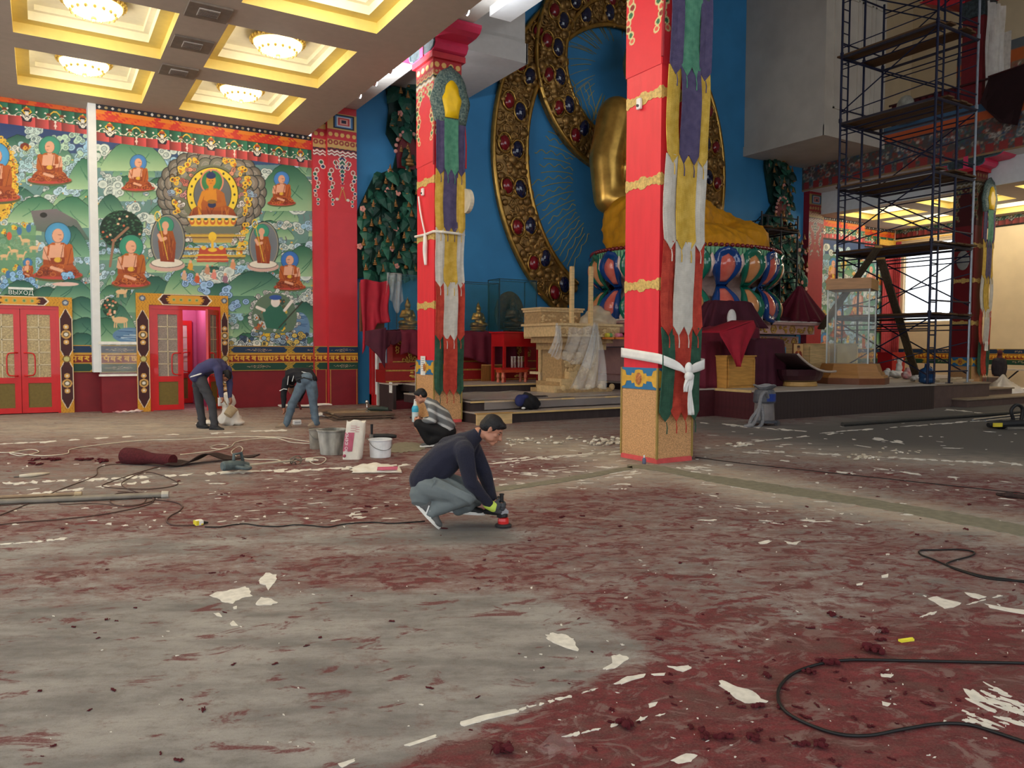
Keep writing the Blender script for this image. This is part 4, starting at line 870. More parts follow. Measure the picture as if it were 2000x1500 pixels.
# green exit sign
def text_mesh(s,size,depth=.002):
    cu = bpy.data.curves.new('t','FONT'); cu.body = s; cu.size = size; cu.extrude = depth; cu.align_x = 'CENTER'; cu.align_y = 'CENTER'; cu.resolution_u = 3
    o = bpy.data.objects.new('t',cu); COL.objects.link(o); dg = bpy.context.evaluated_depsgraph_get(); me = bpy.data.meshes.new_from_object(o.evaluated_get(dg)); bpy.data.objects.remove(o); bpy.data.curves.remove(cu); return me
def text_obj(name,s,size,m,parent,loc,rot,depth=.002):
    me = text_mesh(s,size,depth); me.materials.clear(); me.materials.append(m); o = bpy.data.objects.new(name,me); COL.objects.link(o); o.parent = parent; o.location = loc; o.rotation_euler = rot; return o
px_ = PY(41,572,YR-.05); sg = thing('exit_sign','small green exit sign fixed above the left double door','sign',px_)
mb = MB(); mb.bb(-.24,.24,-.02,.03,-.075,.075); obj('board',mb,mat('sign_green',(18,78,58),.4),sg); mb = MB(); mb.bb(-.25,.25,-.03,.03,.075,.13); obj('housing',mb,mat('sign_white',(225,228,222),.5),sg)
text_obj('lettering','ВЫХОД',.135,mat('sign_white',()),sg,(0,-.024,0),(math.pi/2,0,0))
# taped clear film over the corner of the dado, with its tape
fl = thing('protective_film','clear film taped over the painted band beside the open red door','film',(1.6,YM-.06,1.2))
mb = MB(); mb.sheet(lambda u,v: (1.22+u*(X2a-1.22),YM-.04-.02*math.sin(u*9)*math.sin(v*7),.93+v*.75),14,10,.003); obj('film',mb,glass('clear_film',(225,230,232),.12,.12),fl,W=True)
mb = MB(); mb.bb(1.2,X2a+.05,YM-.062,YM-.055,1.68,1.75); obj('tape',mb,mat('white_tape',(232,232,226),.6),fl,W=True); mb = MB(); mb.bb(1.2,X2a,YM-.062,YM-.055,.90,.95); obj('tape',mb,mat('white_tape',()),fl,W=True)
# ================================================================== COLUMNS
col_red = mat('column_red',(222,50,62),.4,var=.05,scale=3,stretch=(3,3,.6)); cork = mat('cork_board',(196,150,104),.85,var=.3,scale=70,bump=.3,bscale=90); pink = mat('bracket_pink',(226,66,104),.45,var=.04)
teal = mat('bracket_dark',(52,62,66),.5,var=.5,scale=9); edge_m = mat('bracket_edge',(84,104,112),.5); gold_flat = mat('gold_paint',(206,160,62),.45,var=.12,scale=12); blue_band = mat('band_blue',(48,112,160),.5,var=.06)
def crest(fn,w,h):
    """flat gold ornament that runs across a face: fn(a, b, t)"""
    P = [(-w/2,-h*.5),(-w*.40,-h*.42),(-w*.36,-h*.16),(-w*.22,-h*.14),(-w*.2,-h*.3),(-w*.13,-h*.26),(-w*.1,-h*.46),(0,-h*.5),(w*.1,-h*.46),(w*.13,-h*.26),(w*.2,-h*.3),(w*.22,-h*.14),(w*.36,-h*.16),(w*.40,-h*.42),(w/2,-h*.5)]
    return P+[(a,-b) for a,b in P[::-1]]
def column(name,label,x0,y0,w,top,capital=True,belts=(2.55,4.02,5.22),dark=False,dep=None):
    dep = dep or w; x1,y1 = x0+w,y0+dep
    root = thing(name,label,'column',((x0+x1)/2,(y0+y1)/2,0)); root['kind'] = 'thing'
    mb = MB(); mb.bb(x0+.02,x1-.02,y0+.02,y1-.02,0,top); base_c = (112,26,34) if dark else (222,50,62); obj('shaft',mb,mat('column_red_shaded',base_c,.4,var=.05) if dark else col_red,root,W=True)  # dark: same red paint with the far column's shade put into the colour
    mb = MB(); mb.bev(x0,x1,y0,y1,.06,1.05,.012); obj('cork_cladding',mb,cork,root,W=True)
    mb = MB()
    for x in (x0,x1): 
        for y in (y0,y1): mb.bb(x-.014,x+.014,y-.014,y+.014,.06,1.36)
    obj('corner_strip',mb,mat('strip_brass',(150,128,70),.5),root,W=True)
    mb = MB(); mb.bb(x0-.004,x1+.004,y0-.004,y1+.004,0,.07); obj('base_strip',mb,mat('base_pinkred',(206,84,84),.6),root,W=True)
    mb = MB(); mb.bb(x0-.006,x1+.006,y0-.006,y1+.006,1.05,1.36); bd = obj('painted_band',mb,blue_band,root,W=True)
    mb = MB(); cy_,cx_ = (y0+y1)/2,(x0+x1)/2
    mb.prism(crest(None,w*.98,.26),lambda a,b,t: (x0-.006-t,cy_+a*dep/w,1.205+b),0,.006); mb.prism(crest(None,w*.98,.26),lambda a,b,t: (cx_+a,y0-.006-t,1.205+b),0,.006); obj('band_crest',mb,gold_flat,bd,W=True)
    for q in (0,1): mb = MB(); mb.ell((cx_,y0-.016,1.2) if q else (x0-.016,cy_,1.20),(.07,.01,.09) if q else (.01,.07,.09)); obj('crest_face',mb,mat('crest_red',(176,110,60),.5,var=.5,scale=30),bd,W=True)
    for zb in belts:
        mb = MB(); P = []
        for k in range(29): t = k/28-.5; P.append((t*w,.055+.045*math.exp(-((t)/.09)**2)+.03*math.exp(-((abs(t)-.46)/.07)**2)+.008*math.sin(k*1.7)))
        P = P+[(a,-b) for a,b in P[::-1]]
        mb.prism(P,lambda a,b,t: (x0+.02-t,cy_+a*.96*dep/w,zb+b),0,.008); mb.prism(P,lambda a,b,t: (cx_+a*.96,y0+.02-t,zb+b),0,.008); obj('gold_belt',mb,mat('belt_gold',(200,168,98),.4,var=.25,scale=25),root,W=True)
    # painted garlands at the top of the shaft and the bead neck
    for A,B in (((x0+.012,y1),(x0+.012,y0)),((x0,y0+.012),(x1,y0+.012))):
        P = wall_grid(A,B,5.6 if not dark else 5.9,7.78 if capital else min(top,7.78),.012 if not dark else .03); u = np.hypot(P[...,0]-A[0],P[...,1]-A[1]); u = u*w/u.max(); z = P[...,2]; C = np.zeros(P.shape,np.float32)+np.array(base_c)
        for q in (0,1):
            uu = u if q == 0 else w-u
            for k in range(12): zc = 7.15-k*.095; xx = .07+.045*math.sin(k*1.3)+.1*max(0,(2-k)*.4); r = .085-.003*k; d = np.hypot(uu-xx,z-zc); C[d < r] = (214,206,150); C[d < r*.62] = [(140,44,44),(52,110,76),(222,90,80)][k % 3]
        m = (z > 7.05) & (z < 7.3) & (np.sin(u*40)*np.sin(z*46) > .1); C[m] = (196,186,130)
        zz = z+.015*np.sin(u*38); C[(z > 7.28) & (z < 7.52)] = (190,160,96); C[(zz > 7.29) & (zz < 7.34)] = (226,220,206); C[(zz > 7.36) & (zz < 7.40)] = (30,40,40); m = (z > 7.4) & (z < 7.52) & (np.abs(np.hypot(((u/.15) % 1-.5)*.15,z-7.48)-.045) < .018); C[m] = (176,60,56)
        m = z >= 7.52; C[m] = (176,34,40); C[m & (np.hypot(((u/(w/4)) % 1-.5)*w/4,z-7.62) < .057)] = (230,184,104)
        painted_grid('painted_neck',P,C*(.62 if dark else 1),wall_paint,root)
    if capital:
        mb = MB(); mb.bb(x0-.06,x1+.06,y0-.06,y1+.06,7.74,7.86); cap = obj('capital_block',mb,mat('capital_red',(190,40,52),.45),root,W=True)
        ct = 8.28; prof = []
        for s in (1,-1):
            half = [(.0,7.86),(.42,7.86),(.58,7.90),(.66,8.0),(.64,8.08),(1.0,8.09),(1.16,8.13),(1.24,8.22),(1.24,ct),(0,ct)]
            mb = MB(); mb.prism([(cy_+s*a,z) for a,z in half],lambda a,b,t: (t,a,b),x0-.05,x1+.05); br = obj('bracket',mb,pink,cap,W=True)
        for s in (1,-1):
            for xx,dx in ((x0-.06,-.012),(x1+.048,.012)):
                half = [(.06,7.90),(.42,7.89),(.56,7.93),(.62,8.01),(.61,8.11),(1.0,8.12),(1.13,8.16),(1.2,8.23),(1.2,ct-.01),(.06,ct-.01)]
                mb = MB(); mb.prism([(cy_+s*a,z) for a,z in half],lambda a,b,t: (t,a,b),xx,xx+.012); obj('bracket_panel',mb,teal,cap,W=True)
        for s in (1,-1):
            mb = MB(); mb.tube([(x0-.07,cy_+s*a,z) for a,z in [(.42,7.89),(.56,7.93),(.62,8.01),(.61,8.11),(1.0,8.12),(1.13,8.16),(1.2,8.23),(1.2,ct-.01)]],.02,6); obj('bracket_edge',mb,edge_m,cap,W=True)
        mb = MB(); mb.bb(x0-.075,x0-.05,cy_-.08,cy_+.08,7.86,ct); obj('bracket_post',mb,pink,cap,W=True)
    return root
c2_ = column('column','middle red column with pink stepped capital under the coffered ceiling edge',7.18,14.8,.67,8.28,dep=.9)
c1_ = column('column','nearest red column with cork lower part and white sash',7.42,8.08,.68,8.28,dep=.78)
c3_ = column('column','red column darkened as in shade, standing behind the tall scaffold tower, oval plate on its side',27.36,14.08,.72,8.18,dark=True)
mb = MB(); mb.ell((27.34,14.45,4.72),(.03,.22,.34),nu=20); obj('oval_plate',mb,mat('oval_grey',(140,140,136),.4),c3_,W=True)
# upper column of the right gallery
r_ = thing('column','upper dark red column on the right gallery behind the scaffold top','column',(27.9,14.4,9.95)); r_['kind'] = 'thing'
mb = MB(); mb.bb(27.5,28.2,14.1,14.8,9.95,14.2); obj('shaft',mb,mat('upper_red',(110,28,34),.5),r_,W=True); mb = MB(); mb.bb(27.45,28.25,14.05,14.85,13.0,13.6); mb.bb(27.4,28.3,12.6,16.2,14.2,15.2); obj('painted_capital',mb,teal,r_,W=True)
mb = MB()
for s in (-1,1): mb.prism([(.3,13.6),(.9,13.7),(1.5,14.0),(1.9,14.2),(.3,14.2)],lambda a,b,t: (t,14.45+s*a,b),27.42,28.28)
obj('bracket',mb,mat('capital_red',()),r_,W=True)
pf = thing('plastic_wrap','torn clear plastic wrapped on the upper gallery column','plastic',(28.2,13.9,10.5)); mb = MB(); mb.sheet(lambda u,v: (27.45+u*.9+.04*math.sin(v*9+u*12),13.98-.1*u-.05*math.sin(u*20),10.2+v*3.2),16,18,.004); obj('film',mb,glass('milky_film',(226,220,214),.45,.2),pf,W=True)
# ------------------------------------------------------------------ hanging banners
BC = dict(purple=weave('cloth_purple',(74,66,104),(92,84,120),160),green=weave('cloth_green',(70,132,108),(94,156,128),160),yellow=weave('cloth_yellow',(206,168,62),(226,190,88),150),white=weave('cloth_white',(206,202,194),(222,218,210),150),red=weave('cloth_red',(176,52,40),(206,76,58),150),dark=weave('cloth_darkgreen',(36,78,62),(54,98,78),150))
arch_m = mat('brocade_teal',(46,74,78),.55,var=.5,scale=26,rgb2=(120,136,124),bump=.3); heart_m = mat('yellow_satin',(236,192,24),.45,var=.12,scale=3)
def banner(label,cx,y,w,tiers,ztop,tilt=0.0,arch=True,far=False,rotz=0):
    """five overlapping tiers of three pointed strips; hangs in front of a column face"""
    root = thing('column_banner',label,'banner',(cx,y,0),rotz,'pointed banners hanging on the columns')
    cols = [('purple','green'),('yellow','purple'),('white','yellow'),('red','white'),('dark','red')]; rb = random.Random(int(cx*10+y))
    nseg = 14 if not far else 6
    zs = [ztop]+list(tiers)
    def px_(u,z): return u*w+(z-tiers[-1])*tilt
    for t,((sc,mc)) in enumerate(cols):
        za,zb = zs[t]+(.12 if t else 0),zs[t+1]; dep = -.012*(5-t)
        for (u0,u1,cn,points) in ((-.5,-.205,sc,1),(-.235,.235,mc,2),(.205,.5,sc,1)):
            mb = MB(); ph = rb.uniform(0,6); n = 9 if points == 2 else 5
            def fn(i,j,u0=u0,u1=u1,za=za,zb=zb,points=points,dep=dep,ph=ph):
                u = u0+(u1-u0)*i; s = i*points % 1 if i < 1 else 1; tip = 1-abs(2*((i*points) % 1)-1) if 0 < i < 1 else 0
                if i in (0,1): tip = 0
                zlow = zb+.14-.14*tip
                z = za+(zlow-za)*j
                yy = dep-.025-.012*math.sin(i*6+ph+j*1.6)*min(1,j*3)-.03*math.sin(j*math.pi)*math.sin(ph)-(.02 if points == 2 else 0)
                return (px_(u,z)+.008*math.sin(z*5),yy,z)
            mb.sheet(fn,n,nseg,.012); p = obj('strip',mb,BC[cn],root,smooth=False)
            for k in range(points):
                mt = MB(); u = u0+(u1-u0)*(k+.5)/points; x = px_(u,zb); mt.tube([(x,dep-.05,zb),(x+.006,dep-.06,zb-.08),(x,dep-.06,zb-.17)],[.006,.008,.009],5); obj('tassel',mt,BC[cn],p)
    if arch:
        ht = ztop; hh = 1.02
        out = [(-.52,-.1),(-.60,.15),(-.66,.36),(-.56,.58),(-.50,.74),(-.34,.93),(-.12,1.02),(0,1.08),(.12,1.02),(.34,.93),(.50,.74),(.56,.58),(.66,.36),(.60,.15),(.52,-.1)]
        S = [(a*w*1.0,b*hh) for a,b in [tuple(q) for q in spline(out,4)]]
        mb = MB(); n = len(S); c0 = (0,ht+.4*hh)
        front = [(a,-.09-.05*(1-min(1,math.hypot(a/w,(b-.4)/hh))),ht+b) for a,b in S]
        mb.loft([[(a,-.03,ht+b) for a,b in S],[(a,-.09,ht+b) for a,b in S],[(a*.7,-.13,ht+.4*hh+(b-.4*hh)*.7) for a,b in S],[(a*.05,-.14,ht+.4*hh+(b-.4*hh)*.05) for a,b in S]],cap=True); hd = obj('banner_head',mb,arch_m,root,smooth=True)
        hp = [(-.22,0),(-.25,.15),(-.32,.35),(-.30,.42),(-.24,.5),(-.2,.64),(-.08,.74),(0,.76),(.08,.74),(.2,.64),(.24,.5),(.30,.42),(.32,.35),(.25,.15),(.22,0)]
        S = [(a*w,b*hh) for a,b in [tuple(q) for q in spline(hp,3)]]; mb = MB(); mb.loft([[(a,-.125,ht+b) for a,b in S],[(a,-.15,ht+b) for a,b in S],[(a*.5,-.175,ht+.36*hh+(b-.36*hh)*.5) for a,b in S],[(a*.04,-.16,ht+.36*hh+(b-.36*hh)*.04) for a,b in S]],cap=True); obj('yellow_leaf',mb,heart_m,hd,smooth=True)
        for s in (-1,1):
            mb = MB(); mb.tube([(s*w*.5,-.06,ht),(s*w*.55,-.06,ht-.5),(s*w*.55,-.05,ht-1.0)],[.012,.02,.02],6); obj('ribbon',mb,mat('ribbon_red',(150,30,40),.6),root)
    return root
banner('striped five-tier banner with teal and yellow head on the middle column',7.53,14.78,.70,(5.30,4.07,2.92,1.78,.60),6.50)
banner('large five-tier banner hanging on the nearest column, tied with the white sash',7.79,8.05,.79,(5.44,4.23,3.03,1.82,.60),6.65,.012)
banner('faded banner with yellow leaf on the dark column behind the scaffold',27.95,14.0,.72,(5.30,4.07,2.92,1.78,.70),6.45,far=True)
# white sash with its knot round the nearest column
white_cl = mat('white_silk',(232,232,230),.5,var=.05,bump=.3,bscale=12)
sash = thing('silk_scarf','white silk scarf knotted round the nearest column and its banner','scarf',(7.72,7.95,1.4))
mb = MB()
A = [(7.40,8.86,1.58),(7.40,8.45,1.54),(7.40,8.07,1.50),(7.44,7.97,1.47),(7.66,7.90,1.38),(7.78,7.88,1.31),(7.94,7.9,1.36),(8.2,7.95,1.42),(8.25,8.2,1.43)]
S = spline(A,5); hw = [.085]*len(S)
def band3(mb,S,hws,nrm=.012):
    up = [np.array(p)+UZ*h for p,h in zip(S,hws)]; dn = [np.array(p)-UZ*h for p,h in zip(S,hws)]
    n = len(S)
    mb.sheet(lambda u,v: tuple((up[round(u*(n-1))]*(1-v)+dn[round(u*(n-1))]*v)),n,4,nrm)
for i,p in enumerate(S): hw[i] = .07-.04*math.exp(-((p[0]-7.78)/.12)**2) if p[0] > 7.41 else .07
band3(mb,S,hw); obj('wrap',mb,white_cl,sash,W=True,smooth=True)
mb = MB(); mb.ell((7.78,7.84,1.36),(.06,.05,.09)); mb.ell((7.78,7.83,1.25),(.08,.05,.07)); obj('knot',mb,white_cl,sash,W=True,smooth=True)
for k,(x0,wd,zl,ph) in enumerate(((7.74,.06,1.03,0),(7.81,.05,.70,1.4))):
    mb = MB(); mb.sheet(lambda u,v: (x0+(u-.5)*2*wd*(.6+v*.5)+.02*math.sin(v*6+ph),7.82+.02*math.sin(u*12+v*5+ph)+.01*v,1.27-(1.27-zl)*v),8,14,.008); obj('tail',mb,white_cl,sash,W=True,smooth=True)
# cord tied round the middle column, with hanging white scarf
cordm = mat('white_cord',(226,220,208),.7)
cr = thing('tied_cord','white cord tied round the middle column with a rolled scarf hanging from it','cord',(7.33,15.2,4.1))
zc = 4.10; mb = MB(); mb.tube([(7.16,15.7,zc),(7.15,15.2,zc-.02),(7.15,14.76,zc),(7.3,14.66,zc-.01),(7.7,14.66,zc-.02),(7.9,14.78,zc-.02)],.028,7); obj('loop',mb,cordm,cr,W=True)
mb = MB(); mb.tube(spline([(7.15,15.5,4.95),(7.15,15.4,4.6),(7.14,15.25,4.3),(7.14,15.15,4.1)],5),[.02]*15+[.03],7); mb.tube(spline([(7.14,15.15,4.1),(7.13,15.12,3.9),(7.14,15.15,3.7),(7.14,15.12,3.42)],5),[.03+.025*math.sin(i/15*3.1) for i in range(16)],8); obj('scarf_tail',mb,white_cl,cr,W=True,smooth=True)
def small_box(label,p,col=(232,232,230)):
    t = thing('wall_sensor',label,'sensor',p); mb = MB(); mb.bev(-.03,.02,-.045,.045,-.08,.08,.01); obj('housing',mb,mat('sensor_white',col,.4),t); mb = MB(); mb.cyl((-.03,0,-.03),(-.05,0,-.03),.02,n=12); obj('lens',mb,mat('lens_dark',(70,70,76),.2),t)
small_box('white sensor box high on the side of the nearest column',PX(1249,203,7.41)); small_box('white sensor box halfway up the middle column',PX(826,375,7.17))
def paper(label,p,w,h,nrm,lines=7):
    t = thing('paper_notice',label,'paper',p); c_,s_ = nrm
    mb = MB(); mb.sheet(lambda u,v: ((u-.5)*w*c_,(u-.5)*w*s_,(v-.5)*h),4,5,.004); obj('sheet',mb,mat('paper_white',(230,230,226),.7),t); mb = MB()
    for k in range(lines):
        z = h*.38-k*h*.76/lines; ww = w*(.7 if k % 3 else .5); mb.add([(-ww/2*c_+s_*.004,-ww/2*s_-c_*.004,z-h*.012),(ww/2*c_+s_*.004,ww/2*s_-c_*.004,z-h*.012),(ww/2*c_+s_*.004,ww/2*s_-c_*.004,z+h*.012),(-ww/2*c_+s_*.004,-ww/2*s_-c_*.004,z+h*.012)],[(0,1,2,3)])
    obj('print',mb,mat('print_grey',(130,130,136),.7),t)
paper('white printed notice taped to the side of the middle column',PX(826,714,7.165),.24,.42,(0.0,-1.0))
paper('small notice on the banner of the dark column behind the scaffold',(27.9,13.86,1.75),.22,.32,(1,0))
# round plate behind the middle column
pl = thing('round_speaker','round cream loudspeaker on the far side of the middle column','speaker',PX(910,393,7.88)); mb = MB(); mb.tube([(-.03,0,0),(.06,0,0),(.1,0,0)],[.26,.26,.2],24); obj('body',mb,mat('speaker_cream',(206,196,176),.5),pl,smooth=False); mb = MB(); mb.tube([(.1,0,0),(.115,0,0)],[.17,.15],24); obj('grille',mb,mat('speaker_grille',(150,142,128),.6),pl)
# ================================================================== CEILING LAMPS, VENTS, SPOTS
lamp_gl = mat('lamp_crystal',(255,240,200),.2,emit=(255,226,160),estr=3.2); lamp_gold = mat('lamp_gold',(220,190,110),.3,metal=.6)
def chandelier(label,x,y,z=ZC+.44,group='crystal ceiling lamps in the coffers'):
    t = thing('ceiling_lamp',label,'lamp',(x,y,z),0,group)
    mb = MB(); mb.lathe([(.30,0),(.32,-.04),(.50,-.07),(.52,-.10),(.50,-.13),(.44,-.12)],n=32); obj('rim',mb,lamp_gold,t,smooth=False)
    mb = MB(); mb.lathe([(.48,-.10),(.47,-.16),(.40,-.24),(.28,-.30),(.12,-.33),(.02,-.335)],n=32); obj('bowl',mb,lamp_gl,t,smooth=True)
    mb = MB()
    for k in range(32): a = 2*math.pi*k/32; mb.ell((.52*math.cos(a),.52*math.sin(a),-.085),(.035,.035,.045),nu=6,nv=4)
    for k in range(16): a = 2*math.pi*k/16; mb.ell((.36*math.cos(a),.36*math.sin(a),-.27),(.03,.03,.04),nu=6,nv=4)
    mb.ell((0,0,-.36),(.05,.05,.05),nu=8,nv=6); o = obj('crystal_beads',mb,lamp_gold,t); o['kind'] = 'stuff'; return t
LD = {(2,5): 'crystal lamp glowing in the coffer left of the second air vent from the wall',(2,6): 'crystal lamp glowing in the left coffer nearest the mural wall',(3,5): 'crystal lamp glowing in the right coffer, one bay out from the mural wall',(3,6): 'crystal lamp glowing in the right coffer nearest the mural wall'}
for i,(a,b) in enumerate(CX):
    for j,(c_,d_) in enumerate(CY):
        x,y = (a+b)/2,(c_+d_)/2
        if (i,j) in LD:
            chandelier(LD[(i,j)],x,y); lamp('lamp_light','POINT',(x,y,ZC+.02),62,(1,.9,.74),.3)
        elif i >= 1 and j >= 2: lamp('lamp_light','POINT',(x,y,ZC+.02),62,(1,.9,.74),.3)
for a,b in CXR:
    for c_,d_ in CYR[1:]: lamp('lamp_light','POINT',((a+b)/2,(c_+d_)/2,7.3),70,(1,.9,.72),.3)
ven_m = mat('vent_metal',(122,112,104),.5,metal=.3); ven_w = mat('vent_grille',(176,168,160),.5)
for k,(y,l) in enumerate(((17.65,'square air vent in the ceiling strip, the one closest to the mural wall'),(15.95,'square air vent in the ceiling strip, between two other vents'),(14.28,'square air vent in the ceiling strip, the one furthest out from the mural wall'))):
    t = thing('air_vent',l,'vent',(2.61,y,ZC),0,'air vents between the coffers'); mb = MB(); mb.bb(-.35,.35,-.32,.32,-.035,.01); obj('frame',mb,ven_m,t)
    mb = MB(); mb.bb(-.17,.17,-.16,.16,-.05,-.02); g = obj('grille',mb,ven_w,t); mb = MB()
    for q in range(6): mb.bb(-.16,.16,-.14+q*.052,-.12+q*.052,-.058,-.048)
    obj('louvre',mb,ven_m,g)
spm = mat('spot_lens',(255,255,255),.2,emit=(235,245,255),estr=30); spb = mat('spot_body',(220,220,220),.4)
for (px_,py_),l in zip(((697,183),(728,157),(759,134),(905,14)),('bright spot lamp on the ceiling edge next to the pilaster','bright spot lamp on the ceiling edge, between two others','bright spot lamp on the ceiling edge nearest the middle column','bright spot lamp on the ceiling edge beside the pink bracket end')):
    p = PX(px_,py_,XE+.05); t = thing('spot_lamp',l,'lamp',(XE+.06,p[1],ZC+.12),0,'spot lamps along the ceiling edge')
    mb = MB(); mb.cyl((-.05,0,.02),(.06,0,0),.07,.08,14); obj('body',mb,spb,t); mb = MB(); mb.ell((.075,0,-.01),(.02,.06,.06)); obj('lens',mb,spm,t)
    lamp('spot_light','SPOT',(XE+.2,p[1],ZC+.16),130,(.93,.97,1),.04,target=(7.2,p[1],8.4),spot=130)
# ================================================================== ALTAR WALL: halo rings, rays, tree reliefs
brz = mat('antique_gold',(166,128,72),.42,metal=.6,var=.35,scale=7,bump=.2,rgb2=(112,84,48)); brz_l = mat('gold_rim',(176,138,70),.32,metal=.8,var=.2)
gem_r = mat('gem_red',(124,18,32),.12,var=.15,coat=.6); gem_b = mat('gem_blue',(18,26,62),.1,var=.2,coat=.8)
XC = 17.35; YWL = YM
def halo(name,label,cx,cz,rxo,rzo,wd,a0,a1,dep,ngem,y0,seed):
    t = thing(name,label,'halo',(cx,y0,cz)); r_ = random.Random(seed)
    rxi,rzi = rxo-wd,rzo-wd; n = 90
    mb = MB()
    def at(a,f,y): # f 0 inner..1 outer
        rx,rz = rxi+(rxo-rxi)*f,rzi+(rzo-rzi)*f; return np.array((rx*math.cos(a),-y,rz*math.sin(a)))
    rings = []
    for k in range(n+1):
        a = a0+(a1-a0)*k/n; rings.append([at(a,0,0),at(a,0,dep*.8),at(a,.25,dep),at(a,.5,dep*1.1),at(a,.75,dep),at(a,1,dep*.8),at(a,1,0)])
    mb.loft(rings,cap=True); obj('band',mb,brz,t,smooth=False)
    mb = MB()
    for f in (.03,.97): mb.tube([at(a0+(a1-a0)*k/n,f,dep*.9) for k in range(n+1)],.085,6)
    obj('rim',mb,brz_l,t,smooth=True)
    em = MB(); na = int(n*2.6)
    for k in range(na):
        a = a0+(a1-a0)*(k+.5)/na
        for f in (.18,.38,.6,.82):
            if r_.random() < .55:
                p = at(a+r_.uniform(-.01,.01),f+r_.uniform(-.07,.07),dep*1.05); s = r_.uniform(.10,.2)
                if r_.random() < .55: em.ell(p,(s,.09,s*r_.uniform(.7,1.1)),nu=7,nv=5)
                else: em.tube([p+np.array((s*1.25*math.cos(q)*(1-i*.06),0,s*1.25*math.sin(q)*(1-i*.06))) for i,q in enumerate(np.linspace(r_.uniform(0,6),r_.uniform(7,11),9))],[.045]*9,5)
    o = obj('embossed_scrolls',em,brz,t,smooth=True); o['kind'] = 'stuff'
    gems = {}
    for k in range(ngem):
        a = a0+(a1-a0)*(k+.5)/ngem
        for f,mm,nm in ((.32,gem_b,'b'),(.68,gem_r,'r')):
            p = at(a+(.015 if nm == 'b' else -.015),f,dep*1.15)
            if nm not in gems:
                mb = MB(); mb.ell((0,0,0),(.21 if nm == 'b' else .19,.12,.29 if nm == 'b' else .24),nu=14,nv=10); mb.cur = 1
                mb.tube([(math.cos(q)*.24,-.02,math.sin(q)*.31) for q in np.linspace(0,6.283,20)],.035,5); gems[nm] = mesh_from(mb,[mm,brz_l],True,'gem')
            g = bpy.data.objects.new('gem',gems[nm]); COL.objects.link(g); g.parent = t; g.location = tuple(p); g.rotation_euler = (0,-(a-math.pi/2)*.0+r_.uniform(-.3,.3),0)
    return t
halo('body_halo','big outer gilt halo ring with red and blue stones on the blue altar wall',XC,8.0,5.15,6.0,1.3,math.radians(-62),math.radians(242),.16,22,YWL-.02,1)
halo('head_halo','gilt halo ring round the blue disc behind the head of the golden statue',XC,11.2,3.62,3.62,1.2,math.radians(-80),math.radians(260),.26,18,YWL-.03,2)
ray_m = mat('ray_gold',(176,162,78),.5)
rays = thing('painted_rays','thin golden wavy rays painted on the blue wall inside the halo','rays',(XC,YWL,8)); r_ = random.Random(8); mb = MB()
for k in range(64):
    lf = k % 2; q = (k//2)/31; th = math.radians(-52+118*q); wv = .045 if k % 4 < 2 else .0; r0,r1 = 1.9+.2*r_.random(),3.1+.55*r_.random()
    mb.tube([(XC+(-1 if lf else 1)*(r*math.cos(th)+wv*math.sin(r*15)*math.sin(th)),YWL-.014,7.3+r*1.12*math.sin(th)-.16*(r-2)**2*(1 if q < .7 else -.5)+wv*math.cos(r*15)*1.3) for r in np.linspace(r0,r1,22)],.013,4)
for k in range(90):
    a = math.radians(r_.uniform(95,265) if k % 2 else r_.uniform(-80,85)); r0,r1 = r_.uniform(1.0,1.5),r_.uniform(1.7,2.35)
    mb.tube([(XC+q*math.cos(a+.15*(q-1)),YWL-.014,11.2+q*math.sin(a+.15*(q-1))) for q in np.linspace(r0,r1,8)],.010,3)
o = obj('ray',mb,ray_m,rays,W=True); o['kind'] = 'stuff'
leaf_m = [mat('relief_leaf',(26,74,62),.5,var=.25,scale=5),mat('relief_leaf_b',(36,92,74),.5,var=.25,scale=5),mat('relief_leaf_c',(18,52,46),.5,var=.25)]; fig_m = mat('figurine_gold',(150,108,62),.4,metal=.4,var=.3); fl_m = mat('relief_blossom',(214,150,140),.5,var=.2)
fb = MB(); fb.lathe([(.075,0),(.085,.03),(.05,.05)],n=10); fb.ell((0,0,.08),(.075,.05,.04)); fb.ell((0,0,.145),(.04,.032,.06)); fb.ell((0,0,.225),(.024,.024,.03)); fb.ell((0,0,.26),(.01,.01,.02)); FIG = mesh_from(fb,fig_m,True,'figurine')
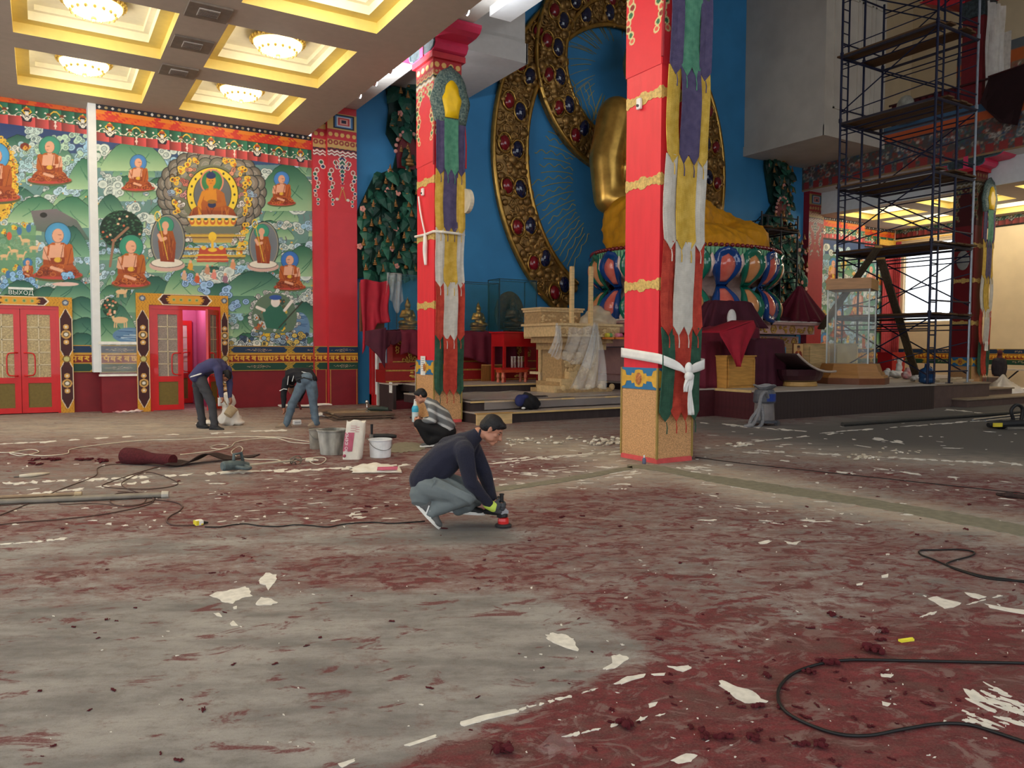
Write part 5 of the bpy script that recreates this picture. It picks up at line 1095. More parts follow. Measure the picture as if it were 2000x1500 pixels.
def relief_tree(label,outline,seed,nleaf,nfig,mirror=None,shrine=None,big=1.0):
    """leafy relief inside an outline of (x, z) on the altar wall"""
    pts = outline; cx = np.mean([p[0] for p in pts]); cz = min(p[1] for p in pts)
    t = thing('tree_relief',label,'tree relief',(cx,YM-.03,cz)); r_ = random.Random(seed)
    def inside(x,z):
        c_ = False; n = len(pts)
        for i in range(n):
            xa,za = pts[i]; xb,zb = pts[(i+1) % n]
            if (za > z) != (zb > z) and x < (xb-xa)*(z-za)/(zb-za)+xa: c_ = not c_
        return c_
    mb = MB(); mb.prism([(x*1.0,z) for x,z in pts],lambda a,b,q: (a-cx,-q,b-cz),0,.07); obj('ground',mb,leaf_m[2],t)
    lm = []
    for mm in leaf_m:
        lb = MB(); L = [(0,0),(.10,.05),(.13,.16),(.08,.28),(0,.38),(-.08,.28),(-.13,.16),(-.10,.05)]
        big *= 1.0; lb.add([(a*big,-.02-.05*math.sin(b/.38*3.1)+abs(a)*.3,-b*big) for a,b in L]+[(0,-.10,-.18*big),(0,0.02,-.2*big)],[(i,(i+1) % 8,8) for i in range(8)]+[((i+1) % 8,i,9) for i in range(8)]); lm.append(mesh_from(lb,mm,False,'leaf'))
    X0,X1 = min(p[0] for p in pts),max(p[0] for p in pts); Z0,Z1 = cz,max(p[1] for p in pts); k = 0; tries = 0
    while k < nleaf and tries < 9000:
        tries += 1; x,z = r_.uniform(X0,X1),r_.uniform(Z0,Z1)
        if not (inside(x,z) and inside(x-.12,z) and inside(x+.12,z)): continue
        g = bpy.data.objects.new('leaf',r_.choice(lm)); COL.objects.link(g); g.parent = t; g.location = (x-cx,-.09-r_.uniform(0,.18),z-cz+.15); g.rotation_euler = (r_.uniform(-.5,.1),r_.uniform(-.9,.9),r_.uniform(-.4,.4)); g.scale = [r_.uniform(.95,1.6)]*3; k += 1
    k = 0; used = []; tries = 0
    while k < nfig and tries < 4000:
        tries += 1; x,z = r_.uniform(X0+.1,X1-.1),r_.uniform(Z0+.15,Z1-.1)
        if not inside(x,z) or any(abs(x-a)+abs(z-b)*.8 < .28 for a,b in used): continue
        used.append((x,z)); g = bpy.data.objects.new('figurine',FIG); COL.objects.link(g); g.parent = t; g.location = (x-cx,-.36,z-cz); g.scale = (.8,.8,.8); k += 1
    mb = MB()
    for _ in range(int(nfig*.5)):
        x,z = r_.uniform(X0,X1),r_.uniform(Z0,Z1)
        if inside(x,z):
            for q in range(5): mb.ell((x-cx+.05*math.cos(q*1.26),-.33,z-cz+.05*math.sin(q*1.26)),(.045,.03,.045),nu=6,nv=4)
    if mb.v: o = obj('blossoms',mb,fl_m,t); o['kind'] = 'stuff'
    if shrine:
        sx,sz = shrine; mb = MB(); arch = [(-.30,0),(-.34,.5),(-.22,.85),(0,1.0),(.22,.85),(.34,.5),(.30,0)]
        mb.prism(arch,lambda a,b,q: (sx-cx+a,-.25-q,sz-cz+b),0,.12); sh = obj('shrine',mb,mat('shrine_red',(96,22,30),.5),t)
        mb = MB()
        for q in range(12): a = math.pi*q/11; mb.ell((sx-cx+.40*math.cos(a),-.38,sz-cz+.45+.62*math.sin(a)),(.06,.05,.06),nu=8,nv=6)
        obj('shrine_lotus',mb,fl_m,sh); g = bpy.data.objects.new('figurine',FIG); COL.objects.link(g); g.parent = sh; g.location = (sx-cx,-.42,sz-cz+.08); g.scale = (1.8,1.8,1.8)
    return t
def outl(pp): return [(PY(x,y,YM)[0],PY(x,y,YM)[2]) for x,y in pp]
relief_tree('dark green relief tree with golden figurines beside the left pilaster',outl([(694,545),(690,430),(704,395),(728,345),(765,330),(772,300),(752,262),(757,215),(752,175),(840,140),(860,200),(860,330),(850,440),(840,530),(805,545),(770,540),(745,552),(720,540)]),3,290,95,shrine=(PY(787,335,YM)[0],PY(787,335,YM)[2]))
relief_tree('dark green relief tree behind the scaffold on the right of the altar wall',outl([(1505,640),(1500,520),(1478,440),(1504,400),(1500,395),(1490,330),(1490,312),(1535,318),(1540,395),(1528,425),(1556,470),(1566,520),(1560,640)]),5,220,80,shrine=(PY(1512,440,YM)[0],PY(1512,440,YM)[2]))
# ================================================================== THE GREAT STATUE
gold = mat('statue_gold',(226,180,92),.3,metal=.85,var=.18,scale=3,rgb2=(190,148,74)); ycl = mat('yellow_cloth',(206,142,20),.7,var=.14,scale=3,bump=.9,bscale=2.2,stretch=(1.6,1.6,.5))
def flesh(name,prims,voxel,mats,parent,smooth=4,disp=None,pick=None,sm=True):
    """one continuous surface grown over overlapping volumes (world places)"""
    mb = MB()
    for p in prims:
        if p[0] == 'c':
            _,a,ra,b,rb = p[:5]; a,b = np.array(a,float),np.array(b,float); mb.ell(a,ra,nu=12,nv=8); mb.ell(b,rb,nu=12,nv=8); mb.tube([a,b],[ra,rb],12)
        elif p[0] == 'e': mb.ell(p[1],p[2],p[3] if len(p) > 3 else None,nu=16,nv=10)
        elif p[0] == 'b': mb.box(p[1],p[2],p[3] if len(p) > 3 else None)
    me = mesh_from(mb,mats if isinstance(mats,(list,tuple)) else [mats],False,name); o = bpy.data.objects.new('tmp',me); COL.objects.link(o)
    m = o.modifiers.new('r','REMESH'); m.mode = 'VOXEL'; m.voxel_size = voxel
    if smooth: s = o.modifiers.new('s','SMOOTH'); s.iterations = smooth; s.factor = .5
    dg = bpy.context.evaluated_depsgraph_get(); me2 = bpy.data.meshes.new_from_object(o.evaluated_get(dg)); bpy.data.objects.remove(o); bpy.data.meshes.remove(me)
    n = len(me2.vertices); co = np.empty(n*3,np.float32); me2.vertices.foreach_get('co',co); co = co.reshape(-1,3)
    if disp is not None:
        no = np.empty(n*3,np.float32); me2.vertices.foreach_get('normal',no); co = co+no.reshape(-1,3)*disp(co)[:,None]
    if parent is not None: co = co-np.array(wl(parent),np.float32)
    me2.vertices.foreach_set('co',co.astype(np.float32).ravel())
    me2.materials.clear()
    for q in (mats if isinstance(mats,(list,tuple)) else [mats]): me2.materials.append(q)
    if pick is not None:
        nf = len(me2.polygons); ce = np.empty(nf*3,np.float32); me2.polygons.foreach_get('center',ce); ce = ce.reshape(-1,3)+(np.array(wl(parent),np.float32) if parent is not None else 0); me2.polygons.foreach_set('material_index',pick(ce).astype(np.int32))
    else: me2.polygons.foreach_set('material_index',np.zeros(len(me2.polygons),np.int32))
    me2.polygons.foreach_set('use_smooth',[sm]*len(me2.polygons)); me2.update(); me2.name = name
    q = bpy.data.objects.new(name,me2); COL.objects.link(q)
    if parent is not None: q.parent = parent
    return q
BX,BY,BZ = XC-.1,18.9,4.5
bud = thing('buddha_statue','colossal seated golden statue draped in yellow cloth behind the nearest column','statue',(BX,BY,BZ)); bud['kind'] = 'thing'
V3 = lambda x,y,z: (BX+x,BY+y,BZ+z)
pr = [('e',V3(0,0,2.0),(1.35,.95,1.9)),('e',V3(0,0,4.0),(1.75,.95,1.35)),('c',V3(0,0,5.0),.62,V3(0,-.05,5.7),.58),('e',V3(0,-.1,6.55),(.92,.95,1.1)),('e',V3(0,.05,7.6),(.55,.55,.5)),('e',V3(-.95,0,6.3),(.12,.2,.55)),('e',V3(.95,0,6.3),(.12,.2,.55)),('e',V3(0,-1.05,6.5),(.15,.2,.3))]
for s in (-1,1): pr += [('c',V3(1.5*s,.0,4.62),.62,V3(2.0*s,-.05,3.2),.56),('c',V3(2.0*s,-.05,3.2),.56,V3(2.0*s,-.2,1.9),.5),('c',V3(2.0*s,-.2,1.9),.5,V3(.6*s,-1.4,1.5),.34)]
def back(q): return (BX+(q[0]-BX)*.86,q[1]+.6,q[2])
pr = [(p[0],back(p[1]),p[2],back(p[3]),p[4]) if p[0] == 'c' else (p[0],back(p[1]),(p[2][0]*.9,)+p[2][1:]) for p in pr]
flesh('body',pr,.09,gold,bud,6)
r_ = random.Random(4)
def leg_top(x,y):
    a = math.sqrt(max(0,1-(x/2.95)**2))
    return a
pc = [('e',V3(.2,-1.15,.35),(2.75,1.7,.75)),('e',V3(0,-.2,.55),(1.9,1.2,.9))]
for s in (-1,1): pc += [('e',V3(2.0*s+.25,-1.3,.6),(.95 if s > 0 else .7,1.15,.7)),('e',V3(1.6*s+.1,-.2,.9),(.75,.8,1.05)),('c',V3(1.2*s,-.5,1.5),.5,V3(2.15*s+.15,-1.2,.95),.5)]
pc += [('e',V3(0,-1.0,1.2),(1.2,.9,.9))]
pc += [('c',V3(1.6,.3,1.9),.42,V3(2.3,-.9,.9),.45),('c',V3(.8,.3,2.4),.55,V3(1.6,.3,1.9),.45),('c',V3(.5,-.6,2.0),.5,V3(1.3,-1.0,1.2),.5)]
def folds(co):
    x,y,z = co[:,0]-BX,co[:,1]-BY,co[:,2]-BZ
    a = z*9+np.abs(x)*4.5+y*2+1.3*np.sin(x*1.9)+np.sin(y*2.1+z); b_ = x*8-z*3+1.5*np.sin(z*2)
    return (.06*(1-np.abs(np.sin(a*.8)))**2+.035*(1-np.abs(np.sin(b_)))**2-.03).astype(np.float32)
flesh('yellow_drape',pc,.075,ycl,bud,6,folds)
# lotus seat with its double row of petals
lot = thing('lotus_throne','painted lotus throne with glossy blue and green petals under the golden statue','lotus throne',(XC,17.75,2.45)); LX,LY = XC,17.75; RA,RB = 3.0,2.75; lot['kind'] = 'thing'
gloss = dict(rough=.12,coat=.8,var=.06)
pb_,pg_,pp_,po_ = mat('petal_blue',(20,62,126),**gloss),mat('petal_green',(18,104,84),**gloss),mat('petal_pink',(204,88,76),rgb2=(226,128,110),rough=.14,coat=.8,scale=2),mat('petal_orange',(204,132,80),rgb2=(226,160,110),rough=.14,coat=.8,scale=2); pale_g = mat('seat_green',(120,178,136),.4); seedm = mat('bead_red',(120,26,30),.25,coat=.5)
mb = MB(); mb.lathe([(2.35,0),(2.30,.5),(2.0,1.0),(2.45,1.45),(2.85,1.7),(2.95,2.0),(2.93,2.06),(2.6,2.1)],n=48,sy=RB/RA); obj('core',mb,mat('petal_pale',(226,196,186),.3,coat=.5),lot)
mb = MB(); mb.lathe([(2.93,1.72),(3.0,1.75),(3.02,2.02),(2.95,2.05)],n=60,sy=RB/RA,cap=False); obj('seat_rim',mb,pale_g,lot); mb = MB()
for k in range(110): a = 2*math.pi*k/110; mb.ell((3.0*math.cos(a),2.75*math.sin(a),2.09),(.075,.075,.06),nu=6,nv=4)
o = obj('bead_row',mb,seedm,lot,smooth=True); mb = MB()
for k in range(150): a = 2*math.pi*k/150; mb.box((3.025*math.cos(a),2.775*math.sin(a),1.88),(.014,.014,.26))
obj('seat_groove',mb,mat('groove_green',(50,96,80),.5),lot)
def petal_shape(t):  # half width along the petal, 0 at the waist .. 1 at the tip
    return .15+.305*math.sin(math.pi/2*min(1,t/.55))**1.3 if t < .55 else .455*max(0.0,1-((t-.55)/.45)**2.4)**.5
def petal_mesh(scale,inner,up,mats_):
    mb = MB()
    def fn(i,j):
        t = j; s = (i-.5)*2; tt = .10+t*.70 if inner else t; w = petal_shape(t)*(.72 if inner else 1.0)
        bul = .34*math.sin(math.pi*min(1,tt*.9))*(1-.35*s*s)+.10*tt; 
        if not inner: bul += .13*math.exp(-((max(abs(s),(tt-.5)*2)-.8)/.2)**2)*min(1,tt*4)
        else: bul += .05*(1-s*s)+.035
        if tt > .85 and not inner: bul += (tt-.85)*1.0
        z = tt*1.05+(.06*(1-abs(s))*max(0,tt-.7)*3)
        return (s*w,-bul,z if up else -z)
    mb.sheet(fn,11,14,.05) if not inner else mb.sheet(fn,9,12,.03)
    return mesh_from(mb,mats_,True,'petal')
meshes = {}
for up in (True,False):
    for key,(outer,inn) in dict(b=(pb_,pp_),g=(pg_,po_)).items():
        meshes[(up,key)] = (petal_mesh(1.0,False,up,outer),petal_mesh(1.0,True,up,inn))
for k in range(20):
    a = 2*math.pi*(k+.0)/20-math.pi/2; key = 'b' if k % 2 else 'g'
    for up in (True,False):
        o = bpy.data.objects.new('petal',meshes[(up,key)][0]); COL.objects.link(o); o.parent = lot; o.location = (2.62*math.cos(a),2.62*RB/RA*math.sin(a),.98); o.rotation_euler = (0,0,a+math.pi/2)
        q = bpy.data.objects.new('petal_heart',meshes[(up,key)][1]); COL.objects.link(q); q.parent = o
for k in range(20):
    mb = MB(); a = 2*math.pi*(k+.5)/20-math.pi/2; mb.tube([(2.72*math.cos(a),2.5*math.sin(a),1.3),(2.98*math.cos(a),2.74*math.sin(a),1.62),(3.06*math.cos(a),2.82*math.sin(a),1.86)],[.16,.14,.01],8)
    obj('inner_petal',mb,mat('petal_pale',()),lot,smooth=True); mb = MB(); mb.tube([(2.55*math.cos(a),2.36*math.sin(a),.6),(2.85*math.cos(a),2.62*math.sin(a),.2),(2.98*math.cos(a),2.74*math.sin(a),.0)],[.16,.15,.02],8); obj('inner_petal',mb,mat('petal_pale',()),lot,smooth=True)
# carved plinth under the lotus
pinkst = mat('plinth_pink',(196,156,150),.5,var=.06); goldc = mat('carving_gold',(190,150,72),.4,metal=.4,var=.25,scale=14)
pln = thing('carved_plinth','carved pink and gold stepped plinth carrying the lotus throne','plinth',(XC,17.6,.66)); pln['kind'] = 'thing'
Q0,Q1,QF = 14.1,20.75,15.25
mb = MB()
for (d,z0,z1) in ((0,2.36,2.45),(.12,2.08,2.36),(.45,1.68,2.02),(1.0,.66,1.66),(.3,.66,.84)): mb.bb(Q0+d,Q1-d,QF+d,20.6,z0,z1)
obj('tiers',mb,pinkst,pln,W=True); mb = MB(); mb.bb(Q0-.03,Q1+.03,QF-.03,20.6,2.43,2.47); obj('top_slab',mb,mat('slab_white',(214,206,202),.4),pln,W=True); r_ = random.Random(6); mb = MB()
for (d,z0,z1,n) in ((.12,2.1,2.34,15),(.45,1.7,2.0,13)):
    w = (Q1-Q0-2*d)/n
    for k in range(n):
        x = Q0+d+w*(k+.5); z = (z0+z1)/2
        if k % 2: 
            for q in range(16): mb.ell((x+r_.uniform(-.38,.38)*w,QF+d-.01,z+r_.uniform(-.4,.4)*(z1-z0)),(.05,.03,.03),nu=6,nv=4)
        else: mb.tube([(x+.13*math.cos(q),QF+d-.015,z+.12*math.sin(q)) for q in np.linspace(0,6.29,7)],.02,5); mb.ell((x,QF+d-.01,z),(.07,.03,.07),nu=8,nv=5)
o = obj('carved_frieze',mb,goldc,pln,W=True); o['kind'] = 'stuff'; mb = MB()
for k in range(160): mb.ell((r_.uniform(Q0+1,Q1-1),16.24,r_.uniform(.9,1.6)),(r_.uniform(.05,.13),.05,r_.uniform(.04,.1)),nu=6,nv=4)
o = obj('lion_carving',mb,mat('carving_cream',(206,176,120),.5,var=.2),pln,W=True); o['kind'] = 'stuff'
# ================================================================== STAGE, STEPS
st_m = mat('cladding_brown',(56,46,46),.55,var=.15,scale=6,stretch=(2,2,.4)); st_top = mat('stage_top',(176,166,156),.7,var=.1,scale=2); lip = mat('lip_pine',(206,176,120),.5,var=.1)
SZ = .67; SX0,SX1,SYF = 13.95,20.95,11.72
mb = MB(); mb.bb(SX0+.03,SX1-.03,SYF+.03,20.9,0,SZ-.03); stage = struct('floor_stage',mb,st_m)
mb = MB(); mb.bb(SX0-.02,SX1+.02,SYF-.03,20.9,SZ-.03,SZ); obj('deck',mb,st_top,stage,W=True)
bm = MB(); bm.bb(-.058,.058,-.012,.02,0,SZ-.035); BRD = mesh_from(bm,st_m,False,'board'); bm = MB(); bm.bb(-.02,.012,-.058,.058,0,SZ-.035); BRY = mesh_from(bm,mat('cladding_red',(74,30,36),.5,var=.12,scale=6),False,'board')
x = SX0+.06
while x < SX1: o = bpy.data.objects.new('board',BRD); COL.objects.link(o); o.parent = stage; o.location = (x,SYF,0); x += .12
y = SYF+.06
while y < 13.1: o = bpy.data.objects.new('board',BRY); COL.objects.link(o); o.parent = stage; o.location = (SX0,y,0); y += .12
mb = MB(); mb.bb(SX0-.04,SX0+.05,SYF+.3,13.2,SZ-.05,SZ+.005); obj('edge_strip',mb,lip,stage,W=True)
tread = mat('tread_grey',(170,158,148),.6,var=.12,scale=5)
def tier(name,x0,x1,y0,y1,z0,z1):
    mb = MB(); mb.bb(x0,x1,y0+.02,y1,z0,z1-.03); s = struct(name,mb,st_m); mb = MB(); mb.bb(x0-.01,x1+.01,y0-.02,y1,z1-.03,z1); obj('tread',mb,tread,s,W=True)
    mb = MB(); mb.bb(x0-.01,x1+.01,y0-.028,y0-.02,z1-.035,z1+.002); obj('nosing',mb,lip,s,W=True); return s
tier('floor_step_1',7.95,SX0,14.1,17.0,0,.235); tier('floor_step_2',7.95+.02,SX0,14.62,18.2,.235,.46); tier('floor_step_3',8.3,SX0,17.3,20.9,.46,.67)
mb = MB(); mb.bb(SX0-.75,SX0+.1,13.15,14.1,0,SZ-.03); s_ = struct('floor_step_4',mb,mat('cladding_red',())); mb = MB(); mb.bb(SX0-.78,SX0,13.12,14.62,SZ-.03,SZ); obj('tread',mb,tread,s_,W=True)
mb = MB(); mb.bb(7.86,7.94,18.63,19.6,0,.64); mb.bb(7.94,8.6,19.3,19.6,0,.64); mb.bb(8.4,8.6,19.6,20.9,0,.64); s_ = struct('floor_stage_end',mb,st_m); mb = MB(); mb.bb(7.84,8.6,19.0,19.6,.64,.67); mb.bb(7.84,7.98,18.6,19.0,.64,.67); mb.bb(8.4,8.6,19.6,20.9,.64,.67); obj('tread',mb,tread,s_,W=True)
mb = MB(); mb.bb(7.94,8.6,18.66,19.3,0,.22); obj('low_step',mb,mat('step_maroon',(104,36,46),.6),s_,W=True)
paper('paper note taped on the brown end of the altar stage',PX(763,757,7.85),.2,.28,(0.0,-1.0),5)
tp = thing('plastic_sheet','clear dusty plastic sheet spread over the altar steps','plastic sheet',(10,15.8,.47)); r_ = random.Random(2); mb = MB(); mb.sheet(lambda u,v: (7.99+u*5.6,14.58+v*2.6,.475+.012*math.sin(u*31+v*9)*math.sin(v*17)+(.02*fbm(u*8,v*6))+.012),40,16,.004); obj('film',mb,glass('dusty_film',(206,200,196),.5,.25),tp,W=True); mb = MB(); mb.sheet(lambda u,v: (8.3+u*5.2,14.595-.03*math.sin(u*25)-.02,.47-v*.2),40,4,.003); obj('hanging_edge',mb,glass('dusty_film_thin',(200,190,186),.22,.2),tp,W=True)
# pine box at the step, bags on the step
bx = thing('pine_box','pale pine box end standing against the lowest altar step','box',(8.45,14.0,0)); pine = mat('pine',(208,178,128),.5,var=.15,scale=3,stretch=(1,1,8)); pine2 = mat('pine_warm',(184,144,84),.5,var=.15,scale=3,stretch=(1,1,8))
p0,p1 = PY(930,815,14.05),PY(998,815,14.05); bx.location = ((p0[0]+p1[0])/2,14.0,0); w = p1[0]-p0[0]
mb = MB(); mb.bb(-w/2,w/2,0,.06,0,.23); obj('front_board',mb,pine,bx); mb = MB(); mb.bb(-w/2-.02,w/2+.02,-.02,.08,.23,.25); obj('lid',mb,pine2,bx)
p = PD(978,785,18.2); bag = thing('shoulder_bag','black and navy bag slumped on the altar step','bag',(p[0],14.42,.235)); blk = mat('bag_black',(24,24,28),.8,var=.2,bump=.4,bscale=20); nvy = mat('bag_navy',(38,44,92),.8)
L = lambda x,y,z: (bag.location[0]+x,14.45+y,.235+z)
flesh('body',[('e',L(.05,0,.17),(.26,.16,.17)),('e',L(.02,.02,.28),(.16,.11,.12)),('e',L(.2,0,.12),(.16,.14,.12))],.025,blk,bag,3,lambda c: .012*np.sin(c[:,0]*40+c[:,2]*30)); flesh('jacket',[('e',L(-.2,-.03,.22),(.12,.1,.14)),('e',L(-.1,-.05,.3),(.12,.08,.06))],.02,nvy,bag,3); mb = MB(); mb.ell((-.19,-.14,.06),(.05,.03,.025)); obj('white_label',mb,mat('sensor_white',()),bag,smooth=True)
for i,(x,y,L_,a_) in enumerate(((905,778,.5,.05),(925,781,.4,-.3),(935,781,.5,-.15))):
    p = G(x+10,y,.25); t = thing('dark_batten','thin dark batten lying on the altar step by the middle column','batten',(p[0],14.85+.1*i,.475+.012),a_,'dark battens on the altar step'); mb = MB(); mb.bb(-L_/2,L_/2,-.03,.03,0,.02); mb.bb(-L_/2,-L_/2+.1,-.025,.025,.02,.028); obj('strip',mb,mat('batten_dark',(56,46,44),.6),t)
# ================================================================== LEFT SIDE: altar counter, cases, figures, tables
mar = mat('maroon_cloth',(98,22,42),.8,var=.1,scale=5,bump=.3,bscale=8); mar_d = mat('maroon_dark',(70,20,38),.8,var=.1,scale=5,bump=.3,bscale=8); crim = mat('crimson_cloth',(150,18,40),.75,var=.1,scale=5,bump=.3,bscale=8); lac = mat('red_lacquer',(176,26,30),.35,coat=.3,var=.06); lac_d = mat('red_lacquer_dark',(140,28,26),.4,var=.08)
AY = 19.35
ax0,ax1 = PY(752,700,AY)[0],13.6
alt = thing('altar_counter','long red altar counter with gilt carving behind the middle column','altar',((ax0+ax1)/2,AY,.67)); alt['kind'] = 'thing'
mb = MB(); mb.bb(ax0,ax1,AY,20.05,.67,1.02); mb.bb(ax0+.1,ax1,AY+.12,20.05,1.02,1.2); mb.bb(ax0+.35,ax1,AY+.3,20.05,1.2,2.0); mb.bb(ax0,ax1,AY-.02,20.15,2.0,2.06); obj('body',mb,lac_d,alt,W=True)
mb = MB(); mb.bb(ax0+.02,ax1,AY-.012,AY,.69,.72); mb.bb(ax0+.02,ax1,AY-.012,AY,.98,1.02); mb.bb(ax0+.35,ax1,AY+.285,AY+.3,1.22,1.25); obj('gilt_line',mb,goldc,alt,W=True); r_ = random.Random(12); mb = MB()
for cx_,w_,tri in ((ax0+.95,.55,0),(ax0+2.2,.35,1),(ax0+3.45,.38,1),(ax0+4.4,.5,0)):
    if tri:
        for q in range(8): a = q*math.pi/4; mb.tube([(cx_,AY+.28,1.55),(cx_+.3*math.cos(a),AY+.28,1.55+.3*math.sin(a))],.02,5)
        mb.tube([(cx_+.3*math.cos(q),AY+.28,1.55+.3*math.sin(q)) for q in np.linspace(0,6.29,20)],.035,6)
    else:
        for k in range(46):
            z = r_.uniform(1.25,1.98); ww = w_*(1.35-.5*(z-1.25)/.73); x = cx_+r_.uniform(-ww,ww)*.8; mb.tube([(x+.06*math.cos(q)*(1-i*.08),AY+.28,z+.06*math.sin(q)*(1-i*.08)) for i,q in enumerate(np.linspace(r_.uniform(0,6),r_.uniform(7,10),8))],.017,5)
    for k in range(10): mb.ell((cx_+r_.uniform(-.5,.5)*w_,AY-.005,r_.uniform(.76,.95)),(.06,.02,.035),nu=6,nv=4)
o = obj('gilt_carving',mb,goldc,alt,W=True); o['kind'] = 'stuff'
def drape(name,mb,m,parent): return obj(name,mb,m,parent,W=True,smooth=True)
def hang_cloth(label,x0,x1,yb,yf,ztop,zfun,m,seed,amp=.05,nfold=14,name='altar_cloth',cat='cloth',ledge=True):
    """cloth lying on a top and hanging over its front edge"""
    t = thing(name,label,cat,((x0+x1)/2,yf,ztop)); r_ = random.Random(seed); ph = [r_.uniform(0,6) for _ in range(4)]; w = x1-x0
    def fn(u,v):
        x = x0+w*u; f = .5+.5*math.sin(u*nfold*6.28/3+ph[0]+1.5*math.sin(u*5+ph[1]))
        if v < .3: return (x,yb+(yf-yb)*v/.3,ztop+.012+.01*math.sin(u*20+v*9))
        q = (v-.3)/.7; zb = zfun(u)
        return (x+.02*math.sin(q*5+u*30),yf-.02-amp*q**.6*(.3+f)-.01,ztop+.012-(ztop-zb)*q)
    mb = MB(); mb.sheet(fn,max(24,int(w*16)),18,.012); drape('cloth',mb,m,t); return t
hang_cloth('dark maroon cloth hanging over the left end of the altar counter',ax0-.12,PY(786,660,AY)[0],20.1,AY-.05,2.08,lambda u: 1.74+.06*math.sin(u*9) if u > .35 else 1.66-.9*max(0,.3-u),mar_d,1,.03,5)
hang_cloth('maroon pleated cloth hanging over the altar counter left of the middle column',PY(780,660,AY)[0],PY(860,660,AY)[0],20.1,AY-.06,2.10,lambda u: 1.42+.06*math.sin(u*11),mar,2,.08,9)
hang_cloth('maroon pleated cloth hanging over the altar counter right of the middle column',PY(880,660,AY)[0],PY(1003,660,AY)[0],20.1,AY-.06,2.09,lambda u: 1.25+.12*math.sin(u*5+1)-.1*u,mar,3,.09,14)
# crimson cloth over a covered picture, left end
cc = thing('crimson_cloth','crimson cloth thrown over a covered board at the left end of the altar','cloth',(7.9,19.6,2.0)); p0,p1 = PY(704,555,19.5),PY(757,640,19.5); X0,X1 = p0[0],p1[0]
mb = MB(); mb.sheet(lambda u,v: (X0-.06*v+(X1-X0)*u+.05*math.sin(v*7)*(u-.3),19.5-.25*v-.05*math.sin(u*13+v*2)-.04*v*math.sin(u*22),3.42+.03*math.sin(u*7)-v*(1.15+.75*max(0,.55-u)*2 if u < .55 else 1.12)),26,22,.014); drape('cloth',mb,crim,cc); mb = MB(); mb.bb(X0+.05,X1-.05,19.6,19.75,2.06,3.38); obj('board',mb,mat('board_brown',(96,60,40),.6),cc,W=True)
cu_ = thing('purple_cloth','dull purple cloth draped over the corner of the altar counter','cloth',(ax0,19.1,2.1)); q0,q1 = PY(713,650,19.2),PY(748,650,19.2); mb = MB(); mb.sheet(lambda u,v: (q0[0]+(q1[0]-q0[0])*u-.04*v,19.3-.35*math.sin(u*1.57)-.03*math.sin(u*12),2.16-.1*(1-u)-v*(.35+.75*u**1.5)),14,16,.014); drape('cloth',mb,mar_d,cu_)
# white leg / panel left of the counter and red post
mb = MB(); mb.bb(PY(735,700,20.3)[0],PY(752,700,20.3)[0],20.2,20.4,0,1.95); t = thing('whiteboard','tall white panel leaning at the left end of the altar counter','panel',(8.4,20.3,0)); obj('panel',mb,mat('panel_white',(226,230,234),.5),t,W=True); mb = MB(); mb.bb(PY(735,700,20.3)[0]-.02,PY(735,700,20.3)[0]+.03,20.18,20.2,0,1.95); obj('panel_edge',mb,mat('panel_edge',(190,190,186),.5),t,W=True)
mb = MB(); mb.bb(PY(724,740,20.5)[0],PY(736,740,20.5)[0],20.45,20.6,0,1.8); mb.bb(PY(724,740,20.5)[0],PY(745,740,20.5)[0],20.3,20.6,0,.3); t = thing('red_post','red boxed post between the blue wall and the white panel','post',(8.2,20.5,0)); obj('post',mb,lac,t,W=True)
# golden figures
fg = mat('brass_figure',(186,146,66),.28,metal=.85,var=.25,scale=8); fg_d = mat('bronze_figure',(96,78,48),.4,metal=.7,var=.4,scale=16)
def figure(label,x,y,z,s,m,aureole=False,name='brass_statue'):
    t = thing(name,label,'statue',(x,y,z)); P = lambda a,b,c_: (x+a*s,y+b*s,z+c_*s)
    flesh('body',[('e',P(0,0,.16),(.26*s,.19*s,.10*s)),('e',P(-.15,-.05,.2),(.14*s,.15*s,.07*s)),('e',P(.15,-.05,.2),(.14*s,.15*s,.07*s)),('c',P(0,0,.22),.10*s,P(0,0,.46),.13*s),('c',P(-.13,0,.5),.05*s,P(-.2,-.02,.36),.045*s),('c',P(-.2,-.02,.36),.045*s,P(-.06,-.14,.38),.035*s),('c',P(.13,0,.5),.05*s,P(.2,-.02,.34),.045*s),('c',P(.2,-.02,.34),.045*s,P(.05,-.14,.28),.035*s),('c',P(0,0,.54),.045*s,P(0,0,.6),.045*s),('e',P(0,-.01,.66),(.085*s,.09*s,.10*s)),('e',P(0,0,.77),(.05*s,.05*s,.06*s)),('c',P(0,0,.8),.025*s,P(0,0,.9),.006*s)],.018*s+.004,m,t,2)
    mb = MB(); mb.lathe([(.24*s,0),(.27*s,.02*s),(.25*s,.05*s),(.22*s,.06*s),(.26*s,.09*s),(.25*s,.11*s)],n=20,sy=.75); obj('lotus_base',mb,m,t)
    if aureole: 
        mb = MB(); mb.prism([(.42*s*math.cos(a),.45*s+.55*s*math.sin(a)) for a in np.linspace(-.8,math.pi+.8,22)],lambda a,b,q: (a,.16*s+q,b),0,.03*s); au = obj('aureole',mb,m,t)
    return t
fz = 2.12
p = PY(796,600,19.85); figure('small bright brass seated figure in the glass case left of the middle column',p[0],19.85,fz,1.05,fg)
p = PY(934,600,19.85); figure('small brass seated figure in the glass case right of the middle column',p[0],19.85,fz,1.0,fg)
p = PY(1002,600,19.9); figure('dark many-armed bronze figure with aureole in the tall glass case',p[0],19.9,fz,1.25,fg_d,True,'bronze_statue')
caseg = glass('case_glass',(60,120,132),.13,.05); edge_d = mat('case_edge',(40,64,72),.3)
